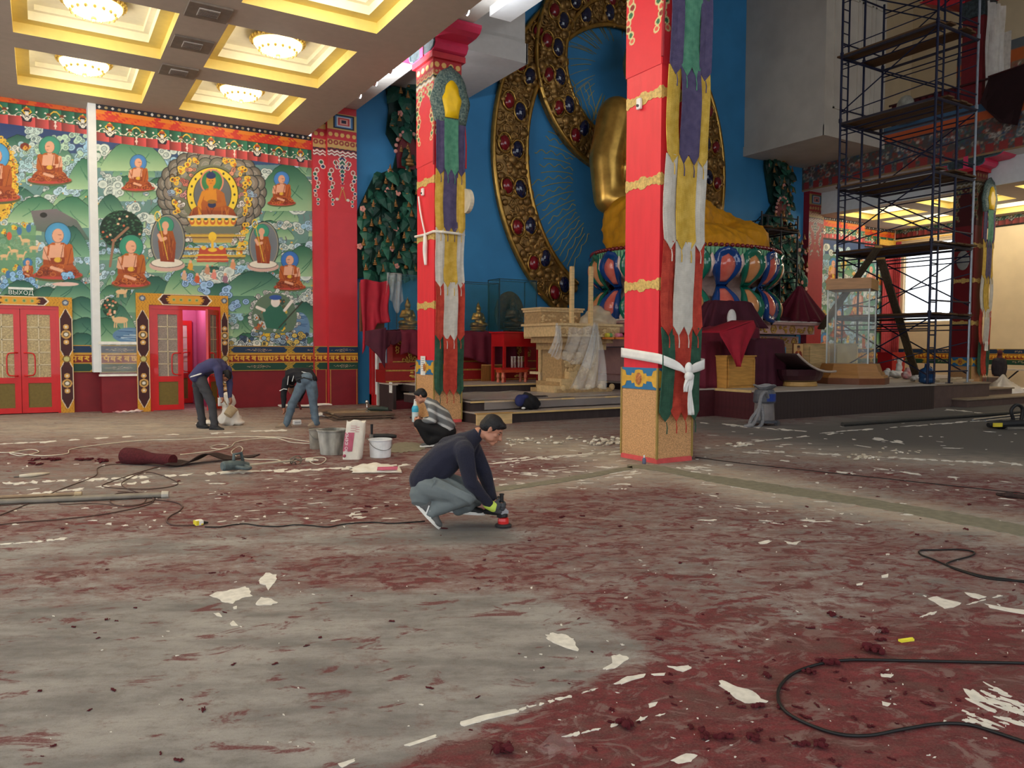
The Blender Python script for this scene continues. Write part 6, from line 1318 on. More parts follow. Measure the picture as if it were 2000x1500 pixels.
def case(label,xa,xb,ya,yb,z0,z1):
    t = thing('glass_case',label,'display case',((xa+xb)/2,(ya+yb)/2,z0)); mb = MB()
    for (a,b,c_,d) in ((xa,xb,ya,ya+.012),(xa,xb,yb-.012,yb),(xa,xa+.012,ya+.013,yb-.013),(xb-.012,xb,ya+.013,yb-.013)): mb.bb(a,b,c_,d,z0,z1)
    mb.bb(xa,xb,ya,yb,z1,z1+.012); obj('pane',mb,caseg,t,W=True); mb = MB()
    for x in (xa,xb):
        for y in (ya,yb): mb.bb(x-.012,x+.012,y-.012,y+.012,z0,z1+.02)
    for y in (ya,yb): mb.bb(xa,xb,y-.01,y+.01,z1,z1+.02)
    for x in (xa,xb): mb.bb(x-.01,x+.01,ya,yb,z1,z1+.02)
    obj('edge',mb,edge_d,t,W=True); return t
case('glass case with a brass figure left of the middle column',PY(772,600,19.6)[0],PY(846,600,19.6)[0],19.5,20.1,fz,3.62); case('lower dark glass case right of the middle column',PY(880,600,19.6)[0],PY(971,600,19.6)[0],19.5,20.1,fz,3.52); case('taller glass case with the dark bronze figure, left of the carved pulpit',PY(974,600,19.5)[0],PY(1046,600,19.5)[0],19.45,20.12,fz,3.66)
cfm = glass('clear_film2',(226,230,232),.17,.12)
t = thing('plastic_sheet','clear plastic hanging from the glass case left of the middle column','plastic sheet',(8.9,19.4,3.6)); q0,q1 = PY(755,600,19.45)[0],PY(786,600,19.45)[0]; mb = MB(); mb.sheet(lambda u,v: (q0+(q1-q0)*u+.1*(v-.2)*(u-.6),19.45-.05*math.sin(u*16+v*3),3.66-v*(.75+.35*math.exp(-((u-.65)/.2)**2))),16,14,.004); drape('film',mb,cfm,t)
# red stand and small low table with glasses
ry = 18.25; x0,x1 = PY(984,700,ry)[0],PY(1054,700,ry)[0]
zt = PY(1020,648,ry)[2]
rt_ = thing('red_stand','tall red lacquered stand in front of the glass cases','stand',((x0+x1)/2,ry,.67)); w = x1-x0; zt -= .67
mb = MB(); mb.bb(-w/2-.05,w/2+.05,-.05,.75,zt-.04,zt); obj('top',mb,lac,rt_); mb = MB(); mb.bb(-w/2,w/2,0,.7,zt-.42,zt-.04); obj('apron',mb,lac,rt_)
for sx in (-1,1):
    for y in (.035,.665): mb = MB(); mb.bb(sx*(w/2-.035)-.035,sx*(w/2-.035)+.035,y-.035,y+.035,0,zt-.42); obj('leg',mb,lac,rt_)
ty = 18.0; x0,x1 = PY(980,730,ty)[0],PY(1018,730,ty)[0]; lt = thing('low_table','low carved orange-red table with turned legs by the red stand','table',((x0+x1)/2,ty,.67)); w = x1-x0; ltm = mat('orange_lacquer',(186,70,40),.4,var=.15,scale=10)
mb = MB(); mb.bb(-w/2-.04,w/2+.25,-.05,.35,.36,.41); obj('top',mb,lac,lt); mb = MB(); mb.bb(-w/2,w/2+.2,-.02,.32,.28,.36); obj('apron',mb,ltm,lt)
for sx in (-w/2+.05,w/2+.15):
    for y in (.02,.28): mb = MB(); mb.lathe([(.035,0),(.045,.03),(.03,.1),(.05,.16),(.035,.24),(.045,.28)],(sx,y,0),10); obj('leg',mb,mat('leg_pinkish',(206,120,96),.5),lt)
gm = glass('tumbler_glass',(226,214,206),.3,.05)
for k in range(4):
    px_ = 1000+k*5.5+(2 if k > 1 else 0); p = PY(px_,720,ty+.12); t = thing('drinking_glass','tall clear glass standing in a row on the low carved table','glass',(p[0],ty+.12,1.08),0,'row of tall glasses on the low table'); mb = MB(); mb.lathe([(.03,0),(.034,.3),(.030,.3),(.027,.01)],n=14); obj('glass',mb,gm,t,smooth=True); mb = MB(); mb.lathe([(.036,.295),(.036,.31),(.03,.31)],n=14); obj('rim',mb,mat('rim_white',(226,220,214),.2),t)
bd = thing('brown_board','small brown wooden board standing on the altar stage by the red stand','board',(PY(960,745,19.0)[0],19.05,.67)); mb = MB(); mb.bb(-.3,.38,0,.03,0,.48); obj('panel',mb,mat('veneer_brown',(140,92,44),.5,var=.15,scale=4,stretch=(8,1,1)),bd); mb = MB(); mb.bb(-.3,.38,-.01,0,.45,.48); obj('edge',mb,pine2,bd)
# carved pulpit and cabinet of pale wood
oak = mat('carved_oak',(206,178,132),.6,var=.12,scale=14,bump=.2,bscale=26); oak_d = mat('carved_oak_dark',(176,146,104),.65,var=.18,scale=16,bump=.25,bscale=30)  # second oak is a deeper tone for bodies and frieze carving
cy = 17.3; x0,x1 = PY(1056,680,cy)[0],PY(1088,680,cy)[0]; zt = PY(1060,600,cy)[2]
cb = thing('carved_cabinet','tall carved cabinet of pale wood beside the red stand','cabinet',((x0+x1)/2,cy,.67)); w = x1-x0; zt -= .67; cbx = x0
mb = MB(); mb.bb(-w/2-.06,w/2+.9,-.06,.9,zt-.05,zt); mb.bb(-w/2-.03,w/2+.87,-.03,.87,zt-.12,zt-.05); obj('cornice',mb,oak,cb); mb = MB(); mb.bb(-w/2,w/2+.8,0,.84,zt-.85,zt-.12); obj('upper_body',mb,oak_d,cb)
mb = MB(); r_ = random.Random(5)
for k in range(50): mb.ell((r_.uniform(-w/2+.05,w/2+.7),-.005,r_.uniform(zt-.8,zt-.2)),(.05,.02,.035),nu=6,nv=4)
o = obj('carving',mb,oak,cb); o['kind'] = 'stuff'
for sx in (-w/2+.06,w/2+.06): mb = MB(); mb.bb(sx-.06,sx+.06,0,.12,.3,zt-.85); mb.bb(sx-.045,sx+.045,-.015,0,.36,zt-.9); obj('post',mb,oak,cb)
mb = MB(); mb.bb(-w/2-.03,w/2+.15,-.03,.5,.24,.31); mb.bb(-w/2,-w/2+.09,0,.12,0,.24); mb.bb(w/2+.03,w/2+.12,0,.12,0,.24); obj('plinth',mb,mat('ivory_wood',(220,200,160),.5),cb)
py_ = 15.75; pu = thing('carved_pulpit','stepped carved throne of pale wood with a wide table top left of the nearest column','throne',(0,0,.67))
xa,xb = PY(1084,650,py_)[0],13.2; zt = PY(1150,632,py_)[2]; pu.location = (xa,py_,.46); zt -= .46; W_ = xb-xa
mb = MB(); mb.bb(0,W_,-.0,1.6,zt-.06,zt); obj('table_top',mb,oak,pu); mb = MB(); mb.bb(.06,W_-.06,.05,1.55,zt-.34,zt-.06); fr = obj('frieze',mb,oak,pu); mb = MB(); r_ = random.Random(3)
for k in range(14):
    x = .15+k*(W_-.3)/13
    if k % 2: mb.ell((x,.045,zt-.2),(.09,.03,.09),nu=10,nv=6)
    else:
        for q in range(8): mb.ell((x+r_.uniform(-.07,.07),.045,zt-.2+r_.uniform(-.09,.09)),(.035,.02,.025),nu=6,nv=4)
obj('frieze_carving',mb,oak_d,fr); mb = MB()
for d,z0,z1 in ((.2,zt-.5,zt-.34),(.34,zt-.68,zt-.5),(.5,.3,zt-.68),(.34,.12,.3),(.2,0,.12)): mb.bb(d,W_-d,d*.8,1.5-d*.4,z0,z1)
obj('stepped_body',mb,oak_d,pu); mb = MB()
for k in range(60): mb.ell((r_.uniform(.6,W_-.6),.395,r_.uniform(.4,zt-.75)),(r_.uniform(.04,.1),.03,r_.uniform(.04,.09)),nu=6,nv=4)
for k in range(7): mb.ell((.4+k*.4,.19,.14),(.09,.06,.09),nu=10,nv=6)
o = obj('body_carving',mb,oak,pu); o['kind'] = 'stuff'
sb = thing('wooden_steps','three small carved wooden steps at the side of the pale throne','steps',(PY(1083,740,15.9)[0],15.95,.46))
for k,(w,h) in enumerate(((.72,.2),(.5,.38),(.26,.56))): mb = MB(); mb.bb(.75-w,.75,0,.8-k*.1,h-.18 if k else 0,h); mb.bb(.75-w+.02,.73,-.015,0,h-.15,h-.03); obj('step',mb,oak,sb)
for px_,y,l in ((1117,16.3,'tall bare pine post standing behind the left end of the throne top'),(1154,16.2,'tall bare pine post standing in front of the lotus petals')):
    z1_ = PY(px_,521,y)[2]; t = thing('pine_post',l,'post',(PY(px_,560,y)[0],y,.46)); mb = MB(); mb.bev(-.05,.05,-.05,.05,0,z1_-.46,.006); obj('post',mb,pine,t); mb = MB(); mb.bb(-.045,.045,-.045,.045,z1_-.46,z1_-.45); obj('end_grain',mb,pine2,t)
t = thing('plastic_sheet','clear plastic draped over the pale throne down to the step','plastic sheet',(11.6,15.5,.6)); cfl = glass('clear_film3',(236,238,238),.17,.1)
def tent(pxs_top,pxs_bot,y0,y1,nm):
    (a0,b0),(a1,b1) = pxs_top; (c0,d0),(c1,d1) = pxs_bot
    A0,A1,B0,B1 = PY(a0,b0,y0),PY(a1,b1,y0),PY(c0,d0,y1),PY(c1,d1,y1); mb = MB()
    mb.sheet(lambda u,v: tuple((A0*(1-u)+A1*u)*(1-v)+(B0*(1-u)+B1*u)*v+np.array((0,-.07*math.sin(u*19+v*2)-.1*math.sin(v*3.1),.03*math.sin(u*11)))),26,18,.004); drape(nm,mb,cfl,t)
tent([(1160,632),(1166,634)],[(1108,762),(1182,758)],15.7,15.2,'film'); tent([(1086,632),(1094,640)],[(1070,690),(1088,702)],15.6,15.5,'film'); tent([(1110,640),(1166,638)],[(1088,700),(1150,720)],15.72,15.68,'film')
hp = thing('plastic_heap','heap of crumpled clear plastic on the throne top under the lotus','plastic',PY(1168,618,16.6)); bp_ = np.array(wl(hp)); bz = zt+.46
flesh('heap',[('e',(bp_[0],bp_[1],bz+.12),(.42,.3,.38)),('e',(bp_[0]-.3,bp_[1],bz+.05),(.3,.28,.25)),('e',(bp_[0]+.3,bp_[1],bz),(.28,.26,.26))],.05,glass('crumpled_film',(214,196,166),.55,.15),hp,2,lambda c: (.03*np.sin(c[:,0]*9+np.sin(c[:,2]*13)*2)+.02*np.sin(c[:,2]*17+c[:,0]*11)))
for px_,cols,l in ((1192,((206,196,70),(96,150,90)),'yellow and green paper roll on an orange tray on the throne top'),(1212,((214,130,150),(190,90,120)),'pink paper roll beside the yellow one on the throne top')):
    p = PY(px_,652,15.66); t = thing('coloured_roll',l,'roll',(p[0],15.72,p[2]-.14)); mb = MB(); mb.bb(-.14,.13,-.05,.1,0,.05); obj('tray',mb,mat('tray_orange',(206,120,50),.5),t); mb = MB(); mb.cyl((-.09,.01,.10),(.0,.01,.10),.06); obj('roll',mb,mat('roll_%d' % px_,cols[0],.5),t); mb = MB(); mb.cyl((.0,.01,.10),(.09,.01,.10),.06); obj('roll_end',mb,mat('rollb_%d' % px_,cols[1],.5),t)
# ================================================================== RIGHT SIDE OF THE STAGE
def covered(label,prims,m,vox,loc,dispf=None,name='draped_stand',cat='draped object'):
    t = thing(name,label,cat,loc); flesh('cloth',prims,vox,m,t,3,dispf); return t
def ripple(c): return (.02*np.sin(c[:,0]*26+np.sin(c[:,2]*3)*1.5)+.012*np.sin(c[:,0]*47+c[:,1]*19)).astype(np.float32)
sy = 13.3
def SXp(px_,y=sy,py=720): return PY(px_,py,y)[0]
def SZp(px_,py,y=sy): return PY(px_,py,y)[2]
def cloth_over(label,x0,x1,y0,y1,z0,zt,m,seed,flare=.12,nm='cloth_covered_stand',pinch=0.0):
    """a cloth let down over a block: top, then folded skirts on all sides"""
    t = thing(nm,label,'covered stand',((x0+x1)/2,(y0+y1)/2,z0)); r_ = random.Random(seed); ph = [r_.uniform(0,6) for _ in range(5)]; n = 72; cx,cy = (x0+x1)/2,(y0+y1)/2; rings = []
    def per(k):
        a = 2*math.pi*k/n; c_,s_ = math.cos(a),math.sin(a); f = 1/max(abs(c_),abs(s_)); f = f**.8; return c_*f,s_*f
    for lv,(zf,sc) in enumerate([(1.0,.05),(1.0,.6),(1.0,.96),(.97,1.0)]+[(.97-.97*q/9,1.0) for q in range(1,10)]):
        ring = []
        for k in range(n):
            c_,s_ = per(k); q = max(0,1-zf/.97); fo = flare*q*(.5+.5*math.sin(k*.9+ph[0]+1.3*math.sin(k*.31+ph[1])))+.02*q*math.sin(k*2.3+q*4)
            ex = (x1-x0)/2*sc*(1-pinch*(zf if lv > 1 else 1)); ey = (y1-y0)/2*sc*(1-pinch*(zf if lv > 1 else 1)); ring.append((cx+c_*(ex+fo),cy+s_*(ey+fo),z0+(zt-z0)*zf-(.02*math.sin(k*.7+ph[2]) if zf > .9 else 0)))
        rings.append(ring)
    mb = MB(); mb.loft(rings,cap=True); drape('cloth',mb,m,t); return t
cloth_over('tall maroon cloth covered stand next to the nearest column banner',SXp(1362,13.4),SXp(1408,13.4),13.35,14.4,SZ,SZp(1385,668,13.4),mar,1,.10)
cloth_over('dark maroon cloth covered block behind the white-faced hole, below the petals',SXp(1385,14.6),SXp(1480,14.6),14.5,15.2,2.2,SZp(1430,588,14.6),mar_d,2,.25,pinch=.25)
cloth_over('dark cloth covered stand between the pine cabinet and the curved roof piece',SXp(1470,13.2),SXp(1528,13.2),13.1,14.0,SZ,SZp(1500,662,13.2),mar_d,3,.10)
for x,w,h,l,m in ((1340,60,595,'dark maroon cloth heaped on the plinth behind the banner',mar_d),(1505,40,615,'black-red cloth heaped on the plinth below the right petals',mar_d),(1570,36,560,'tall pointed maroon cloth peak at the right end of the plinth',mar)):
    a,b = SXp(x-w,15.6),SXp(x+w,15.6); cloth_over(l,a,b,15.35,16.3,2.46,SZp(x,h,15.8),m,x,.18,'cloth_heap',.9 if x == 1570 else .6)
cloth_over('maroon cloth covered stand right behind the honey pine cabinet',SXp(1404,13.7),SXp(1480,13.7),13.6,14.4,SZ,SZp(1440,638,13.7),mar,8,.05)
# white plaster face peeping out of the torn cloth
p = PY(1429,622,14.25); t = thing('white_plaster_piece','white plaster fragment showing through the maroon cloth','plaster',p); flesh('plaster',[('e',tuple(p),(.15,.1,.26)),('e',(p[0]-.07,p[1],p[2]-.2),(.08,.07,.1))],.03,mat('plaster_white',(216,214,212),.7),t,3)
# crimson square of cloth hanging by its corner in front
t = thing('crimson_cloth','crimson cloth hanging to a point over the pine cabinet','cloth',(14.9,12.7,2.2)); A0,A1 = PY(1402,648,12.75),PY(1478,628,12.75)
mb = MB(); Bp = PY(1440,716,12.65); Tl,Tr = PY(1405,650,12.9),PY(1472,626,12.9); Ml,Mr = PY(1408,668,12.75),PY(1482,660,12.75)
def cf(u,v):
    L_ = Tl*(1-v)+Ml*v if v < .4 else (Tl*.6+Ml*.4)*(1-(v-.4)/.6)+Bp*((v-.4)/.6)
    R_ = Tr*(1-v)+Mr*v if v < .4 else (Tr*.6+Mr*.4)*(1-(v-.4)/.6)+Bp*((v-.4)/.6)
    return tuple(L_*(1-u)+R_*u+np.array((0,-.08*math.sin(u*math.pi)-.05*math.sin(u*14+v*3)*v,-.12*math.sin(u*math.pi)*(v*(1-v)))))
mb.sheet(cf,26,22,.012); drape('cloth',mb,crim,t); mb = MB(); bk = PY(1440,640,13.2); mb.sheet(lambda u,v: tuple((Tl*(1-u)+Tr*u)*(1-v)+(np.array((Tl[0],13.6,Tl[2]+.02))*(1-u)+np.array((Tr[0],13.6,Tr[2]+.02))*u)*v),8,6,.012); drape('cloth_top',mb,crim,t)
def pine_cabinet(label,x0,x1,y0,y1,z0,z1,m,drawers=1,rails=True):
    t = thing('pine_cabinet',label,'cabinet',((x0+x1)/2,(y0+y1)/2,z0)); w,d,h = x1-x0,y1-y0,z1-z0
    mb = MB(); mb.bb(-w/2,w/2,-d/2+.02,d/2,0,h-.03); obj('carcass',mb,m,t); mb = MB(); mb.bb(-w/2-.02,w/2+.02,-d/2-.02,d/2+.02,h-.03,h); obj('top',mb,m,t)
    n = drawers
    for k in range(n):
        za,zb = .06+(h-.14)*k/n,.06+(h-.14)*(k+1)/n-.04; mb = MB(); mb.bb(-w/2+.06,w/2-.06,-d/2-.005,-d/2+.02,za,zb); p_ = obj('panel',mb,m,t); mb = MB()
        for (a,b,c_,e) in ((-w/2+.03,-w/2+.09,za-.03,zb+.03),(w/2-.09,w/2-.03,za-.03,zb+.03)): mb.bb(a,b,-d/2-.02,-d/2,c_,e)
        mb.bb(-w/2+.09,w/2-.09,-d/2-.02,-d/2,zb,zb+.03); obj('rail',mb,m,p_)
    return t
pine_cabinet('warm pine cabinet under the crimson cloth, cables in front of it',SXp(1411,13.1),SXp(1466,13.1),12.95,13.5,SZ,SZp(1440,694,13.1),mat('pine_honey',(186,136,68),.45,var=.18,scale=3,stretch=(1,1,7)),1)
Y2 = 14.6; pine_cabinet('pine drawer cabinet with the portrait leaning on it',SXp(1562,Y2),SXp(1603,Y2),Y2-.3,Y2+.5,SZ,SZp(1585,671,Y2),pine,2); pine_cabinet('light cabinet half hidden behind the glazed showcase',SXp(1615,14.9),SXp(1658,14.9),14.6,15.4,SZ+.3,SZp(1640,671,14.9),mat('pine_light',(206,184,130),.5,var=.12,scale=3),1)
# portrait photograph
p = PY(1558.5,687,14.1); t = thing('portrait','portrait of a robed monk leaning on the pine drawer cabinet','portrait',(p[0],14.1,p[2])); w,h = SXp(1568.5,14.1)-SXp(1548.5,14.1),SZp(1558,671,14.1)-SZp(1558,704,14.1)
mb = MB(); mb.bb(-w/2,w/2,-.01,.02,-h/2,h/2); obj('frame',mb,mat('frame_dark',(110,60,40),.5),t); cv = Canvas(0,0,40,66,3,(206,166,110)); cv.poly([(3,66),(8,34),(16,28),(26,28),(33,36),(37,66)],(130,44,36)); cv.poly([(15,29),(26,29),(20,44)],(196,120,50)); cv.ell(20.5,18,6.5,9,(170,112,80)); cv.ell(20.5,12,6,4,(70,50,40)); cv.line([(10,46),(22,40)],4,(170,112,80)); cv.line([(15,17),(26,17)],1,(40,30,30)); P = np.zeros((40,26,3)); gx = np.linspace(-w/2+.02,w/2-.02,26); gz = np.linspace(-h/2+.02,h/2-.02,40); P[...,0] = gx+p[0]; P[...,1] = 14.085; P[...,2] = gz[:,None]+p[2]
painted_grid('print',P,cv.sample((gx/(w)+.5)[None,:]*40+0*gz[:,None],(.5-gz/h)[:,None]*66+0*gx[None,:]),wall_paint,t)
mb = MB(); mb.bb(p[0]-w/2+.02,p[0]+w/2-.02,14.12,14.25,SZ,p[2]-h/2); t2 = thing('prop_block','plain wooden block that carries the portrait','block',(p[0],14.2,SZ)); obj('block',mb,pine2,t2,W=True)
# curved upturned roof-like ornament
t = thing('curved_ornament','dark upturned roof-like ornament with pale curved edge lying on the stage','ornament',(SXp(1560,12.9),12.9,SZ)); o0 = np.array(wl(t)); rim_c = mat('ornament_edge',(176,160,150),.4); dkw = mat('ornament_dark',(62,44,44),.4,var=.15)
x0,x1 = SXp(1525,12.9)-o0[0],SXp(1600,12.9)-o0[0]; W_ = x1-x0
def prof(u): return .34+.5*(1-u)**2.2+.05*u**3
mb = MB(); mb.sheet(lambda u,v: (x0+W_*u,-.5+v*1.0,prof(u)),16,6,.03); obj('roof_skin',mb,dkw,t,smooth=True); mb = MB(); mb.tube([(x0+W_*u,-.5,prof(u)) for u in np.linspace(0,1,18)],.03,6); mb.tube([(x0+W_*u,.5,prof(u)) for u in np.linspace(0,1,18)],.03,6); obj('edge',mb,rim_c,t,smooth=True)
mb = MB(); mb.loft([[(x0+W_*(.5+.5*math.cos(a)*s),.5*math.sin(a)*s,z) for a in np.linspace(0,2*math.pi,25)[:-1]] for s,z in ((.62,.12),(.8,.16),(.92,.28),(.96,.44))],cap=True); obj('hull',mb,mat('ornament_maroon',(58,26,34),.35,coat=.3),t,smooth=False); mb = MB(); mb.loft([[(x0+W_*(.5+.5*math.cos(a)*s),.5*math.sin(a)*s,z) for a in np.linspace(0,2*math.pi,25)[:-1]] for s,z in ((.66,0),(.70,.02),(.66,.12))],cap=True); obj('base',mb,pine2,t)
# octagonal showcase: stepped base, glass, wooden cap
veneer = mat('veneer_oak',(166,116,62),.4,var=.12,scale=3,stretch=(1,1,6),coat=.2); ven_d = mat('veneer_dark',(112,66,44),.4,var=.1,coat=.2)
Y3 = 13.3; cx = SXp(1661,Y3); t = thing('showcase','tall glass showcase on a stepped octagonal wooden base with a wooden cap','showcase',(cx,Y3,SZ),math.radians(-66)); hw = .95
def octo(r,z,k=.42): 
    q = r*k; return [(-q,-r,z),(q,-r,z),(r,-q,z),(r,q,z),(q,r,z),(-q,r,z),(-r,q,z),(-r,-q,z)]
mb = MB(); mb.loft([octo(hw,0),octo(hw,.17)]); obj('plinth',mb,ven_d,t); mb = MB()
for a,b,z0,z1 in ((.97,.95,.17,.24),(.9,.86,.24,.34),(.82,.76,.34,.52),(.76,.74,.52,.56)): mb.loft([octo(hw*a,z0),octo(hw*b,z1)])
obj('stepped_base',mb,veneer,t); ztop = SZp(1660,548,Y3)-SZ; zbot = SZp(1660,567,Y3)-SZ
capw = .58; mb = MB(); mb.bb(-capw,capw,-capw,capw,zbot,ztop); mb.bb(-capw*.96,capw*.96,-capw*.96,capw*.96,ztop,ztop+.03); obj('cap',mb,veneer,t)
sg_ = glass('showcase_glass',(206,214,214),.08,.04); mb = MB()
for s in (-1,1): mb.bb(-capw*.92,capw*.92,s*capw*.92-.008,s*capw*.92+.008,.56,zbot); mb.bb(s*capw*.92-.008,s*capw*.92+.008,-capw*.9,capw*.9,.56,zbot)
obj('pane',mb,sg_,t); mb = MB()
for x in (-1,1):
    for y in (-1,1): mb.bb(x*capw*.92-.018,x*capw*.92+.018,y*capw*.92-.018,y*capw*.92+.018,.56,zbot)
obj('glass_edge',mb,glass('glass_edge',(216,222,220),.55,.1),t)
# loose things on the stage
def clump(label,name,cat,px_,py_,z,parts,m,vox=.02):
    p = G(px_,py_,z); t = thing(name,label,cat,p); flesh('body',[('e',(p[0]+a,p[1]+b,p[2]+c_),(r1,r2,r3)) for a,b,c_,r1,r2,r3 in parts],vox,m,t,3,lambda q: (.012*np.sin(q[:,0]*40+q[:,2]*33)).astype(np.float32)); return t
wpl = mat('white_plastic',(226,224,220),.4,var=.06)
clump('white figure-like plaster piece on the far stage edge','plaster_piece','plaster',1752,738,SZ,[(0,0,.12,.32,.2,.12),(.1,0,.35,.1,.1,.22),(.12,0,.58,.09,.09,.1),(-.25,0,.14,.14,.1,.12)],wpl,.03)
clump('small white crumpled bag left of the plaster piece','crumpled_bag','bag',1731,738,SZ,[(0,0,.12,.15,.12,.14),(.1,0,.26,.08,.08,.08)],wpl,.025)
clump('red and white crumpled bag right of the plaster piece','crumpled_bag','bag',1771,740,SZ,[(0,0,.12,.22,.15,.14),(.08,0,.28,.12,.1,.1)],mat('bag_redwhite',(206,120,124),.5,rgb2=(226,210,206),scale=6),.03)
clump('low white plastic heap before the leaning plank','crumpled_bag','bag',1787,744,SZ,[(0,0,.08,.22,.12,.09),(.14,0,.1,.1,.1,.1)],mat('bag_greywhite',(196,192,186),.5),.03)
p = G(1810,748,SZ-.0); t = thing('water_canister','blue plastic water canister at the stage end','canister',p); mb = MB(); mb.lathe([(r__*.8,z__*.85) for r__,z__ in [(.20,0),(.26,.03),(.27,.14),(.25,.17),(.27,.2),(.27,.36),(.22,.46),(.1,.52),(.08,.60),(.0,.60)]],n=20); obj('body',mb,mat('canister_blue',(44,84,134),.2,trans=.2),t,smooth=True); mb = MB(); mb.cyl((0,0,.51),(0,0,.555),.068); obj('cap',mb,mat('cap_blue',(30,60,110),.4),t); mb = MB(); mb.tube(spline([(.16,0,.36),(.24,0,.42),(.09,0,.49)],5),.02,6); obj('handle',mb,mat('canister_blue',()),t)
p = PY(1745,716,17.5); t = thing('red_chest','red painted wooden chest behind the showcase','chest',(p[0],17.6,SZ-.1)); w = .85; h = PY(1745,688,17.5)[2]-SZ+.1
mb = MB(); mb.bb(-w/2,w/2,-.3,.3,0,h-.06); obj('body',mb,lac,t); mb = MB(); mb.bb(-w/2-.02,w/2+.02,-.32,.32,h-.06,h); obj('lid',mb,lac,t); mb = MB()
for s in (-.5,.5): mb.ell((s*w*.6,-.31,h*.7),(.05,.02,.05))
obj('latch',mb,mat('latch_white',(206,200,190),.4),t)
# the stage floor's far right end and the side steps down
fw = mat('step_wood',(146,128,108),.6,var=.12,scale=4); mb = MB(); mb.bb(SX1,29.5,14.2,20.9,0,.62); mb.bb(SX1,24.2,11.9,14.2,0,.62); s_ = struct('floor_stage_right',mb,mat('stage_side',(96,78,74),.6,var=.1)); mb = MB(); mb.bb(SX1,29.5,14.18,20.9,.62,.66); mb.bb(SX1,24.25,11.86,14.18,.62,.66); obj('deck',mb,fw,s_,W=True)
mb = MB(); mb.bb(24.25,26.2,12.2,14.2,0,.40); s_ = struct('floor_step_5',mb,mat('stage_side',())); mb = MB(); mb.bb(24.25,26.25,12.15,14.2,.40,.44); obj('tread',mb,fw,s_,W=True); mb = MB(); mb.bb(22.2,26.9,11.5,12.2,0,.2); s_ = struct('floor_step_6',mb,mat('stage_side',())); mb = MB(); mb.bb(22.15,26.95,11.45,12.2,.2,.24); obj('tread',mb,fw,s_,W=True)
p = G(1898,770,.24); t = thing('wooden_block','short weathered timber block lying on the side step','timber',(p[0],p[1],.24)); mb = MB(); mb.bev(-.75,.75,-.1,.1,0,.2,.015); obj('block',mb,mat('weathered_wood',(150,122,88),.7,var=.2,scale=5,stretch=(1,6,6)),t); mb = MB(); mb.bb(.75,.755,-.09,.09,.01,.19); obj('end_grain',mb,pine2,t)
for k,(x,y,z,a,L_) in enumerate(((23.6,12.6,.66,.05,2.1),(24.0,12.9,.66,-.08,1.7),(23.2,13.2,.66,.12,1.4),(23.9,12.75,.72,.3,1.3))):
    t = thing('loose_plank',('pale loose plank on the stage edge below the tall scaffold, frontmost','pale loose plank behind the front plank below the tall scaffold','short pale plank behind the others below the tall scaffold','plank lying crosswise on the others below the tall scaffold')[k],'plank',(x,y,z),a,'loose planks below the scaffold'); mb = MB(); mb.bb(-L_/2,L_/2,-.07,.07,0,.05); obj('plank',mb,mat('plank_pale',(196,178,150),.7,var=.12,scale=4,stretch=(1,6,6)),t)
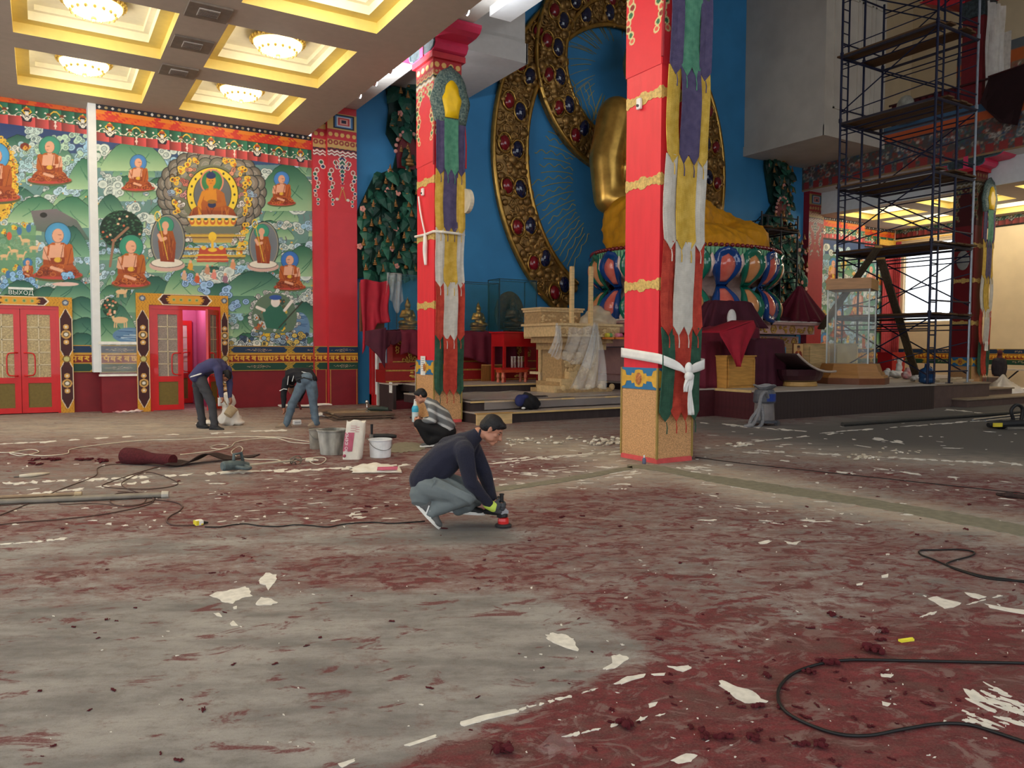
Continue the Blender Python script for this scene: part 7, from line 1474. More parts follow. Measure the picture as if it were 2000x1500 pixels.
# ================================================================== SCAFFOLDS
sc_m = mat('scaffold_blue',(26,30,56),.45,metal=.2,var=.2); sc_m2 = mat('scaffold_steel',(150,158,170),.35,metal=.5); dk = mat('deck_plank',(92,66,42),.8,var=.3,scale=5,stretch=(6,1,6)); dk_e = mat('deck_beam',(48,44,54),.6,var=.2)
def scaffold(label,x0,x1,y0,y1,zb,nl,lift,decks,m=sc_m,ladders=True,r=.024,plank_n=6,lightleg=None):
    t = thing('scaffold_tower',label,'scaffold',((x0+x1)/2,(y0+y1)/2,zb))
    o0 = np.array(wl(t)); X0,X1,Y0,Y1 = x0-o0[0],x1-o0[0],y0-o0[1],y1-o0[1]; zt = nl*lift
    for x in (X0,X0+.53*(X1-X0),X1):
        for y in (Y0,Y1):
            mb = MB(); mb.cyl((x,y,0),(x,y,zt),r,n=8); mb.box((x,y,.01),(.14,.14,.02))
            for k in range(1,nl): mb.cyl((x,y,k*lift-.06),(x,y,k*lift+.06),r*1.5,n=8)
            obj('leg',mb,sc_m2 if (x == X1 and y == Y0 and lightleg) else m,t)
    for k in range(nl):
        z = k*lift
        for y in (Y0,Y1):      # end frames with ladder stile
            mb = MB(); mb.cyl((X0,y,z+lift-.12),(X1,y,z+lift-.12),r*.8,n=6); mb.cyl((X0,y,z+.35),(X1,y,z+.35),r*.7,n=6)
            if ladders:
                xs_ = X0+.33; mb.cyl((xs_,y,z+.02),(xs_,y,z+lift-.12),r*.75,n=6)
                for q in range(5): mb.cyl((X0,y,z+.3+q*.36),(xs_,y,z+.3+q*.36),r*.55,n=6)
            obj('end_frame',mb,m,t)
        def rod(nm,a,b,rr_): mb = MB(); mb.cyl(a,b,rr_,n=6); obj(nm,mb,m,t)
        for x in (X0,X1):
            rod('brace',(x,Y0,z+.25),(x,Y1,z+lift-.15),r*.6)
            if (k+(x == X0)) % 2: rod('brace',(x,Y0,z+lift-.15),(x,Y1,z+.25),r*.6)
            rod('guard_rail',(x,Y0,z+lift-.3),(x,Y1,z+lift-.3),r*.6); rod('guard_rail',(x,Y0,z+lift-.45),(x,Y1,z+lift-.45),r*.5)
        rod('plan_brace',(X0,Y1,z+.2),(X1,Y0,z+.2+lift*.5),r*.5)
    r_ = random.Random(int(x0*10)); pm = MB(); pm.bb(-.5,.5,-.5,.5,0,1); PL = mesh_from(pm,dk,False,'deck_plank')
    for z,f0,f1 in decks:
        n = max(2,int(plank_n*(f1-f0))); w = (X1-X0-.02)/plank_n
        for k in range(n):
            if r_.random() < .07: continue
            o = bpy.data.objects.new('deck_plank',PL); COL.objects.link(o); o.parent = t; a,b = Y0-r_.uniform(.02,.22),Y1+r_.uniform(.02,.2); o.location = (X0+(X1-X0)*f0+w*(k+.5),(a+b)/2,z+r_.uniform(0,.02)); o.scale = (w-.02-r_.uniform(0,.02),b-a,.045); o.rotation_euler = (0,0,r_.uniform(-.012,.012))
        mb = MB(); 
        for y in (Y0,Y1): mb.cyl((X0,y,z-.04),(X1,y,z-.04),r*1.2,n=6)
        mb.bb(X0-.02,X0+.05,Y0,Y1,z-.07,z-.01); mb.bb(X1-.05,X1+.02,Y0,Y1,z-.07,z-.01); obj('deck_bearer',mb,dk_e,t)
    return t
main_sc = scaffold('tall blue scaffold tower with five plank decks in front of the right loft',21.15,23.25,12.05,15.0,.66,6,2.0,[(1.95,0,1),(3.95,0,1),(5.95,0,1),(7.95,0,1),(9.95,0,1)],lightleg=True,r=.035)
scaffold('lower dark scaffold tower behind, beside the right tree relief',21.2,23.1,18.0,20.2,.66,3,1.9,[(5.15,0,1)],mat('scaffold_dark',(30,36,46),.5,metal=.2),True,r=.03,plank_n=5); 
# two dark leaning planks (A shape)
wd = mat('old_plank',(74,62,48),.8,var=.25,scale=4,stretch=(6,6,1))
for (a,b,ya,yb,l) in (((1716,482),(1603,642),12.9,15.2,'dark plank leaning from the deck down to the left behind the showcase'),((1720,505),(1792,742),13.2,13.6,'dark plank leaning from the deck down to the blue canister')):
    A,B = PY(a[0],a[1],ya),PY(b[0],b[1],yb); t = thing('leaning_plank',l,'plank',B); d = A-B; L_ = np.linalg.norm(d); R = Vector(d).to_track_quat('Z','Y').to_matrix(); mb = MB(); mb.box(d/2,(.22,.06,L_),R); obj('plank',mb,wd,t); mb = MB(); mb.box(d,(.23,.065,.03),R); obj('sawn_end',mb,pine2,t)
# ================================================================== RIGHT AISLE AND GALLERY
t = thing('curtain','long red curtain beside the bright tall window','curtain',(34.6,21.4,1.2)); mb = MB(); mb.sheet(lambda u,v: (34.75-.12*math.sin(u*34)*.5-.05,21.2+u*.45,6.7-v*5.6),34,8,.02); drape('cloth',mb,mat('curtain_red',(176,66,72),.8,var=.1),t); mb = MB(); mb.cyl((34.75,18.6,6.75),(34.75,21.66,6.75),.03,n=8); obj('rod',mb,gold_flat,t,W=True)
t = thing('curtain','red curtain strip with pelmet in the far corner of the right aisle','curtain',(34.2,21.6,1.0)); mb = MB(); mb.sheet(lambda u,v: (33.9+u*.75,21.6-.05*math.sin(u*26),6.6-v*5.4),24,8,.02); drape('cloth',mb,mat('curtain_red',()),t); mb = MB(); mb.bb(33.4,34.7,21.45,21.65,6.5,6.75); obj('pelmet',mb,gold_flat,t,W=True)
# far person in dark clothes, bench
t = thing('bench','dark low bench along the cream wall at the far right','bench',(33.9,16.4,0)); mb = MB(); mb.bb(33.6,34.3,12,17.4,.78,.84); obj('top',mb,mat('bench_white',(206,196,186),.5),t,W=True)
for y in (12.6,14.2,16.0,17.2): mb = MB(); mb.cyl((33.7,y-.3,0),(34.2,y+.3,.78),.03,n=6); mb.cyl((33.7,y+.3,0),(34.2,y-.3,.78),.03,n=6); obj('leg',mb,mat('bench_dark',(50,50,56),.5),t,W=True)
for (px_,py_,L_,l) in ((1940,768,.9,'white paper scrap on the red floor by the far person'),(1985,770,.6,'white paper scrap on the red floor at the right edge')):
    p = G(px_,py_); t = thing('paper_scrap',l,'paper',p); mb = MB(); mb.sheet(lambda u,v: ((u-.5)*L_,(v-.5)*.3,.01+.05*u*v),4,4,.004); obj('sheet',mb,wpl,t)
# rolls of white film on the floor
for k,(px_,py_,L_) in enumerate(((1945,776,3.2),(1925,780,2.4),(1955,772,2.2))):
    p = G(px_,py_); t = thing('film_roll',('long white roll of plastic film, front of the heap','white roll of plastic film in front of the steps, shorter','white roll of plastic film at the back of the heap')[k],'roll',(p[0],p[1],0),(.15,.35,-.1)[k],'rolls of plastic film on the floor'); mb = MB(); mb.tube([(-L_/2,0,.13),(L_/2,0,.13)],.13,14); obj('roll',mb,wpl,t); mb = MB(); mb.tube([(-L_/2-.01,0,.13),(-L_/2+.02,0,.13)],.05,10); obj('core',mb,mat('core_dark',(120,110,100),.6),t)
p = G(1958,772); t = thing('plastic_heap','crumpled clear plastic standing up behind the white film rolls','plastic',p); mb = MB(); mb.lathe([(.9,0),(.75,.15),(.5,.35),(.2,.55),(.03,.75)],n=14); obj('film',mb,glass('dusty_film',()),t,smooth=True)
# gallery: maroon rail cloth, hanging black-red cloth, white blind
t = thing('gallery_rail','dark red cloth covered rail along the right gallery floor','railing',(27.3,17,9.95)); mb = MB(); mb.sheet(lambda u,v: (27.45+.03*math.sin(u*60),17.3-u*2.4,10.75-v*.8),50,6,.03); drape('cloth',mb,mat('rail_cloth',(84,18,28),.7),t); mb = MB(); mb.cyl((27.45,17.4,10.78),(27.45,8,10.78),.04,n=8); obj('handrail',mb,mat('rail_dark',(60,24,26),.5),t,W=True)
t = thing('hanging_cloth','large black-maroon cloth hanging over the gallery edge at the right','cloth',(27.2,12.6,10.8)); Yf = lambda px_: PX(px_,180,27.1)[1]; pts = [(1930,150),(2012,122),(2060,110),(2060,240),(2000,190),(1984,244),(1955,240),(1925,215),(1914,200)]
Q = [PX(x,y,27.12) for x,y in pts]; mb = MB(); n = len(Q); c_ = np.mean(Q,axis=0); mb.prism([(q[1],q[2]) for q in Q],lambda a,b,s: (27.12+.06*math.sin(a*7)+s,a,b),0,.05); obj('cloth',mb,mat('cloth_blackred',(36,10,14),.85,bump=.4,bscale=6),t,W=True); mb = MB(); mb.tube([tuple(Q[0]),tuple(Q[1]),tuple(Q[2])],.03,6); obj('hem',mb,mat('rail_dark',()),t,W=True)
a,b = PX(1941,100,XL1-.05),PX(1974,100,XL1-.05); t = thing('white_blind','tall white blind on the wall of the upper right gallery','blind',(XL1-.05,(a[1]+b[1])/2,PX(1955,150,XL1-.05)[2])); mb = MB(); mb.bb(XL1-.08,XL1-.03,min(a[1],b[1]),max(a[1],b[1]),PX(1955,150,XL1-.05)[2],PX(1955,66,XL1-.05)[2]); obj('panel',mb,mat('blind_white',(236,228,220),.6),t,W=True); mb = MB(); mb.bb(XL1-.1,XL1-.03,min(a[1],b[1])-.9,min(a[1],b[1])-.1,10.5,12.6); obj('painted_post',mb,mat('post_brick',(150,80,60),.6,var=.4,scale=5),t,W=True)
p = PX(1768,212,27.0); t = thing('wrapped_figure','small plastic wrapped figure standing on the gallery rail','wrapped object',p); mb = MB(); mb.lathe([(.42,-.5),(.38,-.1),(.3,.25),(.18,.42),(.02,.48)],n=14,sx=.6); obj('wrapping',mb,mat('wrap_grey',(150,150,142),.3,var=.3,scale=5,bump=.6),t,smooth=True)
# ================================================================== PEOPLE
skin = mat('skin',(180,126,102),.5,var=.06,scale=8); skin_d = mat('skin_tan',(160,108,86),.5,var=.06,scale=8); hair_m = mat('hair_black',(26,24,26),.55,var=.2,scale=40,bump=.4,bscale=90)
def frame(cx,base_y,s,gy=None):
    """local frame for a figure seen side on: photograph pixels (x, y) plus depth d (m, away) -> place; base is the floor under (cx, base_y)"""
    b = G(cx,gy or base_y); D = float((b-CAM)@FW); k = D/F*s
    def P(x,y,d=0.0): return tuple(b+FX*((x-cx)*k)+UZ*((base_y-y)*k)+FB*d)
    return b,k,P
def rot_to(f,u=(0,0,1)):
    f = Vector(f).normalized(); return f.to_track_quat('Y','Z').to_matrix()
def hand(mbp,P0,d,side,k=1.0,curl=.9,grip=(0,0,-1)):
    """palm and five bent fingers as volumes: P0 wrist, d pointing direction, side thumb direction"""
    d = np.array(d,float); d /= np.linalg.norm(d); s = np.array(side,float); s -= d*(s@d); s /= np.linalg.norm(s); n = np.cross(d,s); g = np.array(grip,float)
    if n@g < 0: n = -n
    P0 = np.array(P0,float); out = [('c',P0,.027*k,P0+d*.045*k,.034*k),('c',P0+d*.05*k-s*.02*k,.024*k,P0+d*.085*k-s*.025*k,.02*k),('c',P0+d*.05*k+s*.02*k,.024*k,P0+d*.09*k+s*.02*k,.02*k)]
    for q,L_ in ((.033,.072),(.012,.082),(-.011,.076),(-.033,.06)):
        a = P0+d*.088*k+s*q*k; b = a+(d*math.cos(curl*.5)+n*math.sin(curl*.5))*L_*.5*k; c_ = b+(d*math.cos(curl*1.3)+n*math.sin(curl*1.3))*L_*.32*k; e = c_+(d*math.cos(curl*2.0)+n*math.sin(curl*2.0))*L_*.26*k
        out += [('c',a,.0105*k,b,.0098*k),('c',b,.0098*k,c_,.009*k),('c',c_,.009*k,e,.0078*k)]
    a = P0+d*.03*k+s*.03*k; b = a+(d*.6+s*.7+n*.3)*.04*k; c_ = b+(d*.8+s*.1+n*.6)*.034*k; out += [('c',a,.015*k,b,.012*k),('c',b,.012*k,c_,.009*k)]
    return out
def head_prims(c,fwd,up,k=1.0):
    """skull, jaw, nose, brow, lips, ears; c centre, fwd the way the face looks"""
    f = np.array(fwd,float); f /= np.linalg.norm(f); u = np.array(up,float); u -= f*(u@f); u /= np.linalg.norm(u); s = np.cross(f,u); c = np.array(c,float)
    R = Matrix((s,f,u)).transposed(); Q = lambda a,b,z: tuple(c+k*(s*a+f*b+u*z))
    e = lambda p,r: ('e',p,tuple(k*q for q in r),R)
    P = [e(Q(0,-.012,.035),(.075,.095,.085)),e(Q(0,.03,-.035),(.058,.062,.075)),e(Q(0,.068,-.088),(.032,.028,.024)),e(Q(0,.088,.0),(.012,.02,.026)),e(Q(0,.108,-.020),(.016,.020,.014)),e(Q(0,.078,.028),(.05,.018,.012)),e(Q(.043,.050,-.014),(.021,.022,.018)),e(Q(-.043,.050,-.014),(.021,.022,.018)),e(Q(0,.094,-.052),(.024,.011,.007)),e(Q(0,.091,-.065),(.021,.011,.008)),e(Q(.077,-.016,.0),(.010,.018,.030)),e(Q(-.077,-.016,.0),(.010,.018,.030)),e(Q(.082,-.024,.006),(.009,.010,.026)),e(Q(-.082,-.024,.006),(.009,.010,.026)),e(Q(.047,.018,-.058),(.019,.045,.03)),e(Q(-.047,.018,-.058),(.019,.045,.03))]
    return P,Q,R,e
def face_bits(par,Q,R,k,W=True):
    ew,ed = mat('eye_white',(214,206,200),.3),mat('eye_dark',(30,22,20),.2); mb = MB(); md = MB(); br = MB()
    for s in (-1,1): mb.ell(Q(s*.032,.066,.008),(.011*k,.006*k,.0038*k),R,10,6); md.ell(Q(s*.032,.0695,.008),(.0055*k,.0045*k,.0042*k),R,8,6); br.tube([Q(s*.020,.074,.0125),Q(s*.033,.0735,.0145),Q(s*.045,.064,.011)],.0022*k,5); br.tube([Q(s*.014,.086,.031),Q(s*.032,.083,.035),Q(s*.052,.066,.031)],.0042*k,5)
    obj('eyeballs',mb,ew,par,W=True,smooth=True); obj('pupils',md,ed,par,W=True,smooth=True); obj('eyebrows',br,hair_m,par,W=True)
def hair_cap(par,Q,R,k,e,vox=.011,col=None):
    return flesh('hair',[e(Q(0,-.022,.055),(.084,.098,.078)),e(Q(0,-.06,.01),(.076,.062,.07)),e(Q(0,.045,.088),(.06,.045,.028)),e(Q(.062,-.02,.03),(.022,.045,.04)),e(Q(-.062,-.02,.03),(.022,.045,.04))],vox*k,col or hair_m,par,2,lambda c: (.002*np.sin(c[:,0]*330)*np.sin(c[:,2]*290)).astype(np.float32))
def shoe(par,heel,toe,up,m,sole,k=1.0,stripes=None,name='shoe'):
    """shoe as upper plus sole; heel/toe places on the sole line"""
    h,t_ = np.array(heel,float),np.array(toe,float); f = t_-h; L_ = np.linalg.norm(f); f /= L_; u = np.array(up,float); u -= f*(u@f); u /= np.linalg.norm(u); s = np.cross(f,u); R = Matrix((s,f,u)).transposed()
    Q = lambda a,b,z: tuple(h+f*b*L_+s*a+u*z)
    o = flesh(name,[('e',Q(0,.22,.045),(.042*k,.075*k,.05*k),R),('e',Q(0,.55,.04),(.046*k,.09*k,.045*k),R),('e',Q(0,.8,.03),(.046*k,.07*k,.032*k),R),('e',Q(0,.2,.085),(.042*k,.055*k,.045*k),R),('e',Q(0,.42,.07),(.038*k,.08*k,.045*k),R)],.012,m,par,3)
    mb = MB(); out = []
    for a in np.linspace(0,2*math.pi,25)[:-1]: out.append((.05*k*math.sin(a)*(1.0 if math.cos(a) > 0 else .85),.5-.54*math.cos(a)*-1))
    mb.prism(out,lambda a,b,q: Q(a,b,q),-.004,.022*k); sl = obj('sole',mb,sole,o,W=True)
    if stripes is not None:
        mb = MB()
        for sd in (-1,1):
            for q in range(3): mb.tube([Q(sd*.047*k,.42+q*.09,.022),Q(sd*.045*k,.36+q*.09,.06),Q(sd*.036*k,.31+q*.09,.088)],.0065*k,5)
        obj('stripes',mb,stripes,o,W=True)
    return o
def crease(seed,amp=.007,f=26):
    def fn(c): return (amp*(np.sin(c[:,0]*f+c[:,2]*f*.7+2*np.sin(c[:,1]*f*.4+seed))+.6*np.sin(c[:,2]*f*1.6-c[:,0]*f*.5+seed))).astype(np.float32)
    return fn
def foldy(seed,amp=.012,f=34,tilt=.6):
    def fn(c):
        a = c[:,0]*f*.8+c[:,1]*f*.5+c[:,2]*f*tilt+1.6*np.sin(c[:,2]*f*.35+seed)+1.2*np.sin(c[:,0]*f*.3-seed); m = .5+.5*np.sin(c[:,0]*9+c[:,2]*12+seed*2)
        return (amp*((1-np.abs(np.sin(a)))**2)*m-amp*.25).astype(np.float32)
    return fn
# ---- the man with the sander, squatting in the foreground
b,k,P = frame(900,1036,1.0,1029)
man = thing('person','man squatting in navy sweater and grey trousers, grinding the floor with a hand tool','person',b); B3 = np.array(b)
navy = mat('sweater_navy',(30,31,48),.85,var=.15,scale=5,bump=.3,bscale=60,sheen=.08); slate = mat('trousers_slate',(106,114,116),.8,var=.12,scale=5,bump=.3,bscale=10); gdark = mat('glove_grey',(66,68,72),.75,bump=.3,bscale=60); glime = mat('glove_lime',(196,220,92),.7); shoe_g = mat('shoe_grey',(92,92,92),.7,bump=.3,bscale=60); sole_w = mat('sole_white',(222,220,214),.6); shoe_k = mat('shoe_black',(34,34,36),.6)
hc = np.array(P(960,846)); ff = FX*.80-UZ*.62; fu = UZ*.80+FX*.62; hp,Q,R,e = head_prims(hc,ff,fu,1.06)
body = hp+[('c',P(934,852),.056,P(950,852),.058),('c',P(925,862),.05,P(895,885),.085),('c',P(895,885),.085,P(862,908),.10),('c',P(862,908),.10,P(836,946),.10)]
for d,sh,el,wr in ((-.19,(912,882),(921,940),(958,990)),(.19,(920,884),(946,940),(966,990))):
    body += [('c',P(*sh,d),.05,P(*el,d*1.05),.042),('c',P(*el,d*1.05),.042,P(*wr,d*.35),.03)]
hands = hand(None,P(956,992,-.07),np.array(P(985,1000,-.02))-np.array(P(956,992,-.07)),UZ+FX*.1,1.05,1.0,grip=FB); hands2 = hand(None,P(962,990,.08),np.array(P(988,996,.0))-np.array(P(962,990,.08)),UZ,1.0,1.0,grip=-FB)
body += hands+hands2
for d,hipp,kn,an in ((-.13,(838,950),(916,968),(842,1004)),(.13,(842,950),(938,975),(892,1012))):
    body += [('c',P(*hipp,d*.8),.085,P(*kn,d*1.2),.055),('c',P(*kn,d*1.2),.055,P(*an,d),.04)]
flesh('body',body,.0068,skin,man,3)
face_bits(man,Q,R,1.06); hair_cap(man,Q,R,1.06,e,.008)
tor = [('c',P(929,857),.074,P(904,876),.125),('c',P(904,876),.125,P(880,888),.14)]
for d in (-.085,.085): tor += [('c',P(900,880,d),.115,P(866,898,d),.13),('c',P(866,898,d),.13,P(838,926,d),.135),('c',P(838,926,d),.13,P(828,940,d),.13),('c',P(880,905,d),.11,P(850,940,d),.10)]
for d,sh,el,wr in ((-.20,(910,884),(921,940),(955,987)),(.20,(920,886),(946,940),(962,985))):
    tor += [('e',P(sh[0]-3,sh[1]-2,d*.8),(.1,.1,.1)),('c',P(*sh,d),.088,P(*el,d*1.05),.07),('c',P(*el,d*1.05),.07,P(*wr,d*.38),.047),('c',P(wr[0]-8,wr[1]-12,d*.5),.052,P(*wr,d*.38),.05)]
flesh('sweater',tor,.0115,navy,man,6,foldy(1,.012,26,-.5)); mb = MB(); cc_ = np.array(P(936,853)); mb.tube([tuple(cc_+(FB*math.cos(a)+ (fu*.75-ff*.3)*math.sin(a)*.9)*.062) for a in np.linspace(0,6.283,20)],.012,6); obj('collar',mb,navy,man,W=True,smooth=True); mat('collar_white',(222,220,216),.7)
leg = [('e',P(832,958,0),(.14,.17,.15))]
for d,hipp,kn,an in ((-.13,(836,950),(914,970),(846,1000)),(.13,(842,950),(936,978),(893,1008))):
    leg += [('e',P(828,966,d*.8),(.125,.11,.135)),('c',P(*hipp,d*.9),.125,P((hipp[0]+kn[0])/2,(hipp[1]+kn[1])/2,d*1.1),.112),('c',P((hipp[0]+kn[0])/2,(hipp[1]+kn[1])/2,d*1.1),.112,P(*kn,d*1.25),.086),('c',P(*kn,d*1.25),.084,P(*an,d),.064),('c',P(an[0]+20,an[1]-12,d),.082,P(*an,d),.062)]
flesh('trousers',leg,.0115,slate,man,5,foldy(3,.020,30,.9)); 
mb = MB(); mb.tube([P(850,934,-.225),P(854,940,-.235),P(848,950,-.235),P(856,934,-.23)],.006,5); obj('drawstring',mb,slate,man,W=True)
shoe(man,P(815,985,-.13),P(859,1032,-.13),FX*.7+UZ*.75,shoe_g,sole_w,1.08,mat('stripe_white',(226,226,226),.6)); shoe(man,P(874,1013,.16),P(944,1018,.14),UZ,shoe_k,sole_w,1.05)
gl = [('c',np.array(P(953,988,-.075)),.046,np.array(P(964,994,-.05)),.05)]; gm_ = hand(None,P(958,992,-.07),np.array(P(985,1000,-.02))-np.array(P(958,992,-.07)),UZ+FX*.1,1.22,1.0,grip=FB)
flesh('glove_cuff',gl,.009,glime,man,3); flesh('glove',gm_,.0075,gdark,man,2); gm_ = hand(None,P(962,990,.08),np.array(P(988,996,.0))-np.array(P(962,990,.08)),UZ,1.2,1.0,grip=-FB); flesh('glove',gm_+[('c',P(962,990,.08),.04,P(966,992,.06),.04)],.0085,gdark,man,2)
# the tool in his hands
tb = np.array(P(983,1030,-.0)); tb[2] = 0.0
gr = thing('hand_grinder','red and silver hand grinder with black grip under the gloved hand','grinder',tb)
mb = MB(); mb.lathe([(.075,.008),(.078,.02),(.070,.03),(.05,.035)],n=28); obj('disc_guard',mb,mat('guard_dark',(48,46,48),.5),gr); mb = MB(); mb.lathe([(.05,.035),(.052,.06),(.046,.085),(.03,.09)],n=22); obj('skirt',mb,mat('tool_red',(206,44,44),.35,coat=.3),gr); mb = MB(); mb.lathe([(.03,.09),(.042,.10),(.04,.125),(.03,.13)],n=18); mb.box((-.02,0,.11),(.07,.05,.035)); obj('gearbox',mb,mat('tool_black',(32,32,34),.5),gr); mb = MB(); mb.box((0,0,.14),(.075,.06,.03)); mb.cyl((-.03,0,.15),(.03,0,.15),.02,n=12); obj('gear_head',mb,mat('tool_silver',(186,192,200),.3,metal=.5),gr); mb = MB(); mb.cyl((-.018,0,.15),(-.018,0,.30),.016,.018,12); mb.cyl((-.018,0,.298),(-.018,0,.31),.022,n=12); obj('grip',mb,mat('tool_black',()),gr); mb = MB(); mb.tube([(-.03,0,.14),(-.06,.08,.13),(-.09,.18,.12)],[.03,.028,.024],12); obj('motor_body',mb,mat('tool_black',()),gr)
# ---- bending worker in blue-violet pullover by the red door
def bent(label,cx,by,joints,mats_,head,yaw_d,seed,belt=None,toes=None):
    b,k,P = frame(cx,by,1.0); t = thing('person',label,'person',b); top,trou,shoe_m = mats_; J = joints
    hp,Q,R,e = head_prims(np.array(P(*head[0])),head[1],head[2],1.0)
    body = hp+[('c',P(*J['neck']),.052,P(*head[0]),.055),('c',P(*J['chest']),.08,P(*J['waist']),.08),('c',P(*J['waist']),.08,P(*J['pelvis']),.08)]
    for A in J['arms']: body += [('c',P(*A[0]),.048,P(*A[1]),.04),('c',P(*A[1]),.04,P(*A[2]),.03)]+hand(None,P(*A[2]),np.array(P(*A[3]))-np.array(P(*A[2])),FB if len(A) < 5 else A[4],1.05,.9)
    for Lg in J['legs']: body += [('c',P(*Lg[0]),.08,P(*Lg[1]),.055),('c',P(*Lg[1]),.055,P(*Lg[2]),.042)]
    flesh('body',body,.012,skin_d,t,2); hair_cap(t,Q,R,1.0,e,.014); face_bits(t,Q,R,1.0)
    tp_ = [('c',P(*J['neck']),.082,P(*J['chest']),.135),('c',P(*J['chest']),.135,P(*J['waist']),.13),('c',tuple(np.array(P(*J['neck']))*.6+np.array(P(*head[0]))*.4),.07,P(*J['neck']),.08)]
    for d in (-.09,.09):
        s_ = J['side']; v = FX*s_[0]*d+FB*s_[1]*d
        f3 = lambda q: tuple(np.array(P(*q))+v); tp_ += [('c',f3(J['neck']),.075,f3(J['chest']),.125),('c',f3(J['chest']),.13,f3(J['waist']),.125),('c',f3(J['waist']),.125,f3(J['pelvis']),.12)]
    for A in J['arms']: tp_ += [('c',P(*A[0]),.085,P(*A[1]),.068),('c',P(*A[1]),.068,P(*A[2]),.046)]
    flesh('pullover',tp_,.018,top,t,5,foldy(seed,.018,24)); lg = [('e',P(*J['pelvis']),(.17,.17,.14))]
    for Lg in J['legs']: lg += [('e',tuple(np.array(P(*Lg[0]))+UZ*.02),(.11,.11,.12)),('c',P(*Lg[0]),.115,P(*Lg[1]),.09),('c',P(*Lg[1]),.09,P(*Lg[2]),.075)]
    flesh('trousers',lg,.018,trou,t,4,foldy(seed+1,.02,24,.8))
    for h,to in toes: shoe(t,P(*h),P(*to),UZ,shoe_m,shoe_m,1.05)
    return t,P
w1,P1 = bent('worker bending over a sack, blue-violet pullover and dark grey trousers',412,838,dict(neck=(434,716),chest=(424,712),waist=(402,720),pelvis=(389,735),side=(.25,1),arms=[((433,722,-.16),(436,750,-.14),(437,772,-.08),(440,786,-.06)),((440,722,.18),(444,752,.16),(446,776,.1),(450,788,.08))],legs=[((386,745,.05),(385,787,.12),(391,828,.12)),((399,745,-.08),(419,788,-.12),(424,830,-.12))]),(mat('pullover_violet',(62,62,98),.85,var=.12,scale=5,bump=.3,bscale=20),mat('trousers_charcoal',(60,60,64),.8,var=.12),mat('boot_black',(30,30,32),.6)),((441,734,.0),FX*.2-UZ*1.0,FX*.95+UZ*.2),0,5,toes=[((380,836,.12),(403,838,.10)),((414,839,-.12),(442,840,-.14))])
mb = MB(); mb.tube([P1(381+i*2.7,736-i*.8,-.20-.004*i) for i in range(10)],[.006]+[.015]*8+[.006],6); obj('shirt_hem',mb,mat('collar_white',()),w1,W=True,smooth=True)
w2,P2 = bent('worker bending with a drill, black striped top and blue jeans, seen from behind',585,836,dict(neck=(563,742,.35),chest=(572,732,.25),waist=(590,730,.1),pelvis=(600,740,.0),side=(1,.3),arms=[((554,744,.2),(549,768,.2),(550,796,.15),(552,806,.15)),((578,742,.4),(584,766,.3),(580,782,.2),(576,788,.2))],legs=[((590,752,.0),(570,790,.05),(558,828,.05)),((610,752,.0),(611,790,.05),(616,826,.05))]),(mat('top_black',(28,28,34),.85,var=.15,bump=.2,bscale=30),mat('jeans_blue',(88,104,118),.8,var=.2,scale=7,bump=.3,bscale=40),mat('boot_dusty',(140,122,104),.8)),((556,760,.45),-UZ*.8+FB*.5-FX*.3,FB*.5-UZ*.3-FX*.3),0,9,toes=[((566,835,.1),(541,836,-.06)),((620,832,.1),(604,834,-.05))])
mb = MB(); mb.tube([P2(572,745,-.02),P2(576,732,-.02),P2(590,726,-.02),P2(606,729,-.03),P2(612,733,-.03)],.008,5); mb.tube([P2(560,752,.08),P2(562,736,.08),P2(568,726,.1),P2(576,722,.12)],.007,5); mb.tube([P2(544,764,.1),P2(552,760,.1),P2(558,761,.12)],.008,5); obj('white_stripes',mb,mat('stripe_white',()),w2,W=True); mb = MB(); mb.tube([P2(584,741,-.13),P2(598,737,-.16),P2(614,741,-.13)],.016,6); obj('belt',mb,mat('belt_black',(24,24,26),.5),w2,W=True)
dr = thing('power_drill','small power drill held by the worker in jeans','drill',P2(578,790,.2)); mb = MB(); mb.cyl((0,0,.03),(.05,0,-.12),.03,.02,12); mb.box((-.03,0,.06),(.16,.07,.07)); obj('body',mb,mat('drill_red',(110,40,40),.5),dr); mb = MB(); mb.tube(spline([(-.08,0,.05),(-.2,0,-.1),(-.22,.05,-.3),(-.28,0,-.42)],6),.008,5); obj('cord',mb,mat('cord_dark',(60,40,40),.6),dr)
# ---- squatting worker in striped pullover facing left
b,k,P = frame(852,872,1.0)
w3 = thing('person','worker squatting by the middle column, grey striped pullover and black trousers','person',b); strm = bpy.data.materials.new('striped_pullover'); strm.use_nodes = True
nt = strm.node_tree; bsd = nt.nodes['Principled BSDF']; tcn = nt.nodes.new('ShaderNodeTexCoord'); mp = nt.nodes.new('ShaderNodeMapping'); mp.inputs['Rotation'].default_value = (0,math.radians(-28),math.radians(-31)); wv = nt.nodes.new('ShaderNodeTexWave'); wv.bands_direction = 'Z'; wv.inputs['Scale'].default_value = 2.4; wv.inputs['Distortion'].default_value = 1.0; rp = nt.nodes.new('ShaderNodeValToRGB')
for l in ((tcn.outputs['Object'],mp.inputs[0]),(mp.outputs[0],wv.inputs['Vector']),(wv.outputs['Fac'],rp.inputs[0]),(rp.outputs[0],bsd.inputs['Base Color'])): nt.links.new(*l)
rp.color_ramp.interpolation = 'EASE'; el = rp.color_ramp.elements; el[0].position = .25; el[0].color = lin((94,96,98))+(1,); el[1].position = .93; el[1].color = lin((176,178,178))+(1,); e2 = el.new(.7); e2.color = lin((112,114,116))+(1,); e3 = el.new(.78); e3.color = lin((166,168,168))+(1,); bsd.inputs['Roughness'].default_value = .85
hp,Q,R,e = head_prims(np.array(P(822,774)),-FX*.86-UZ*.45+FB*.1,UZ*.86-FX*.45,.98)
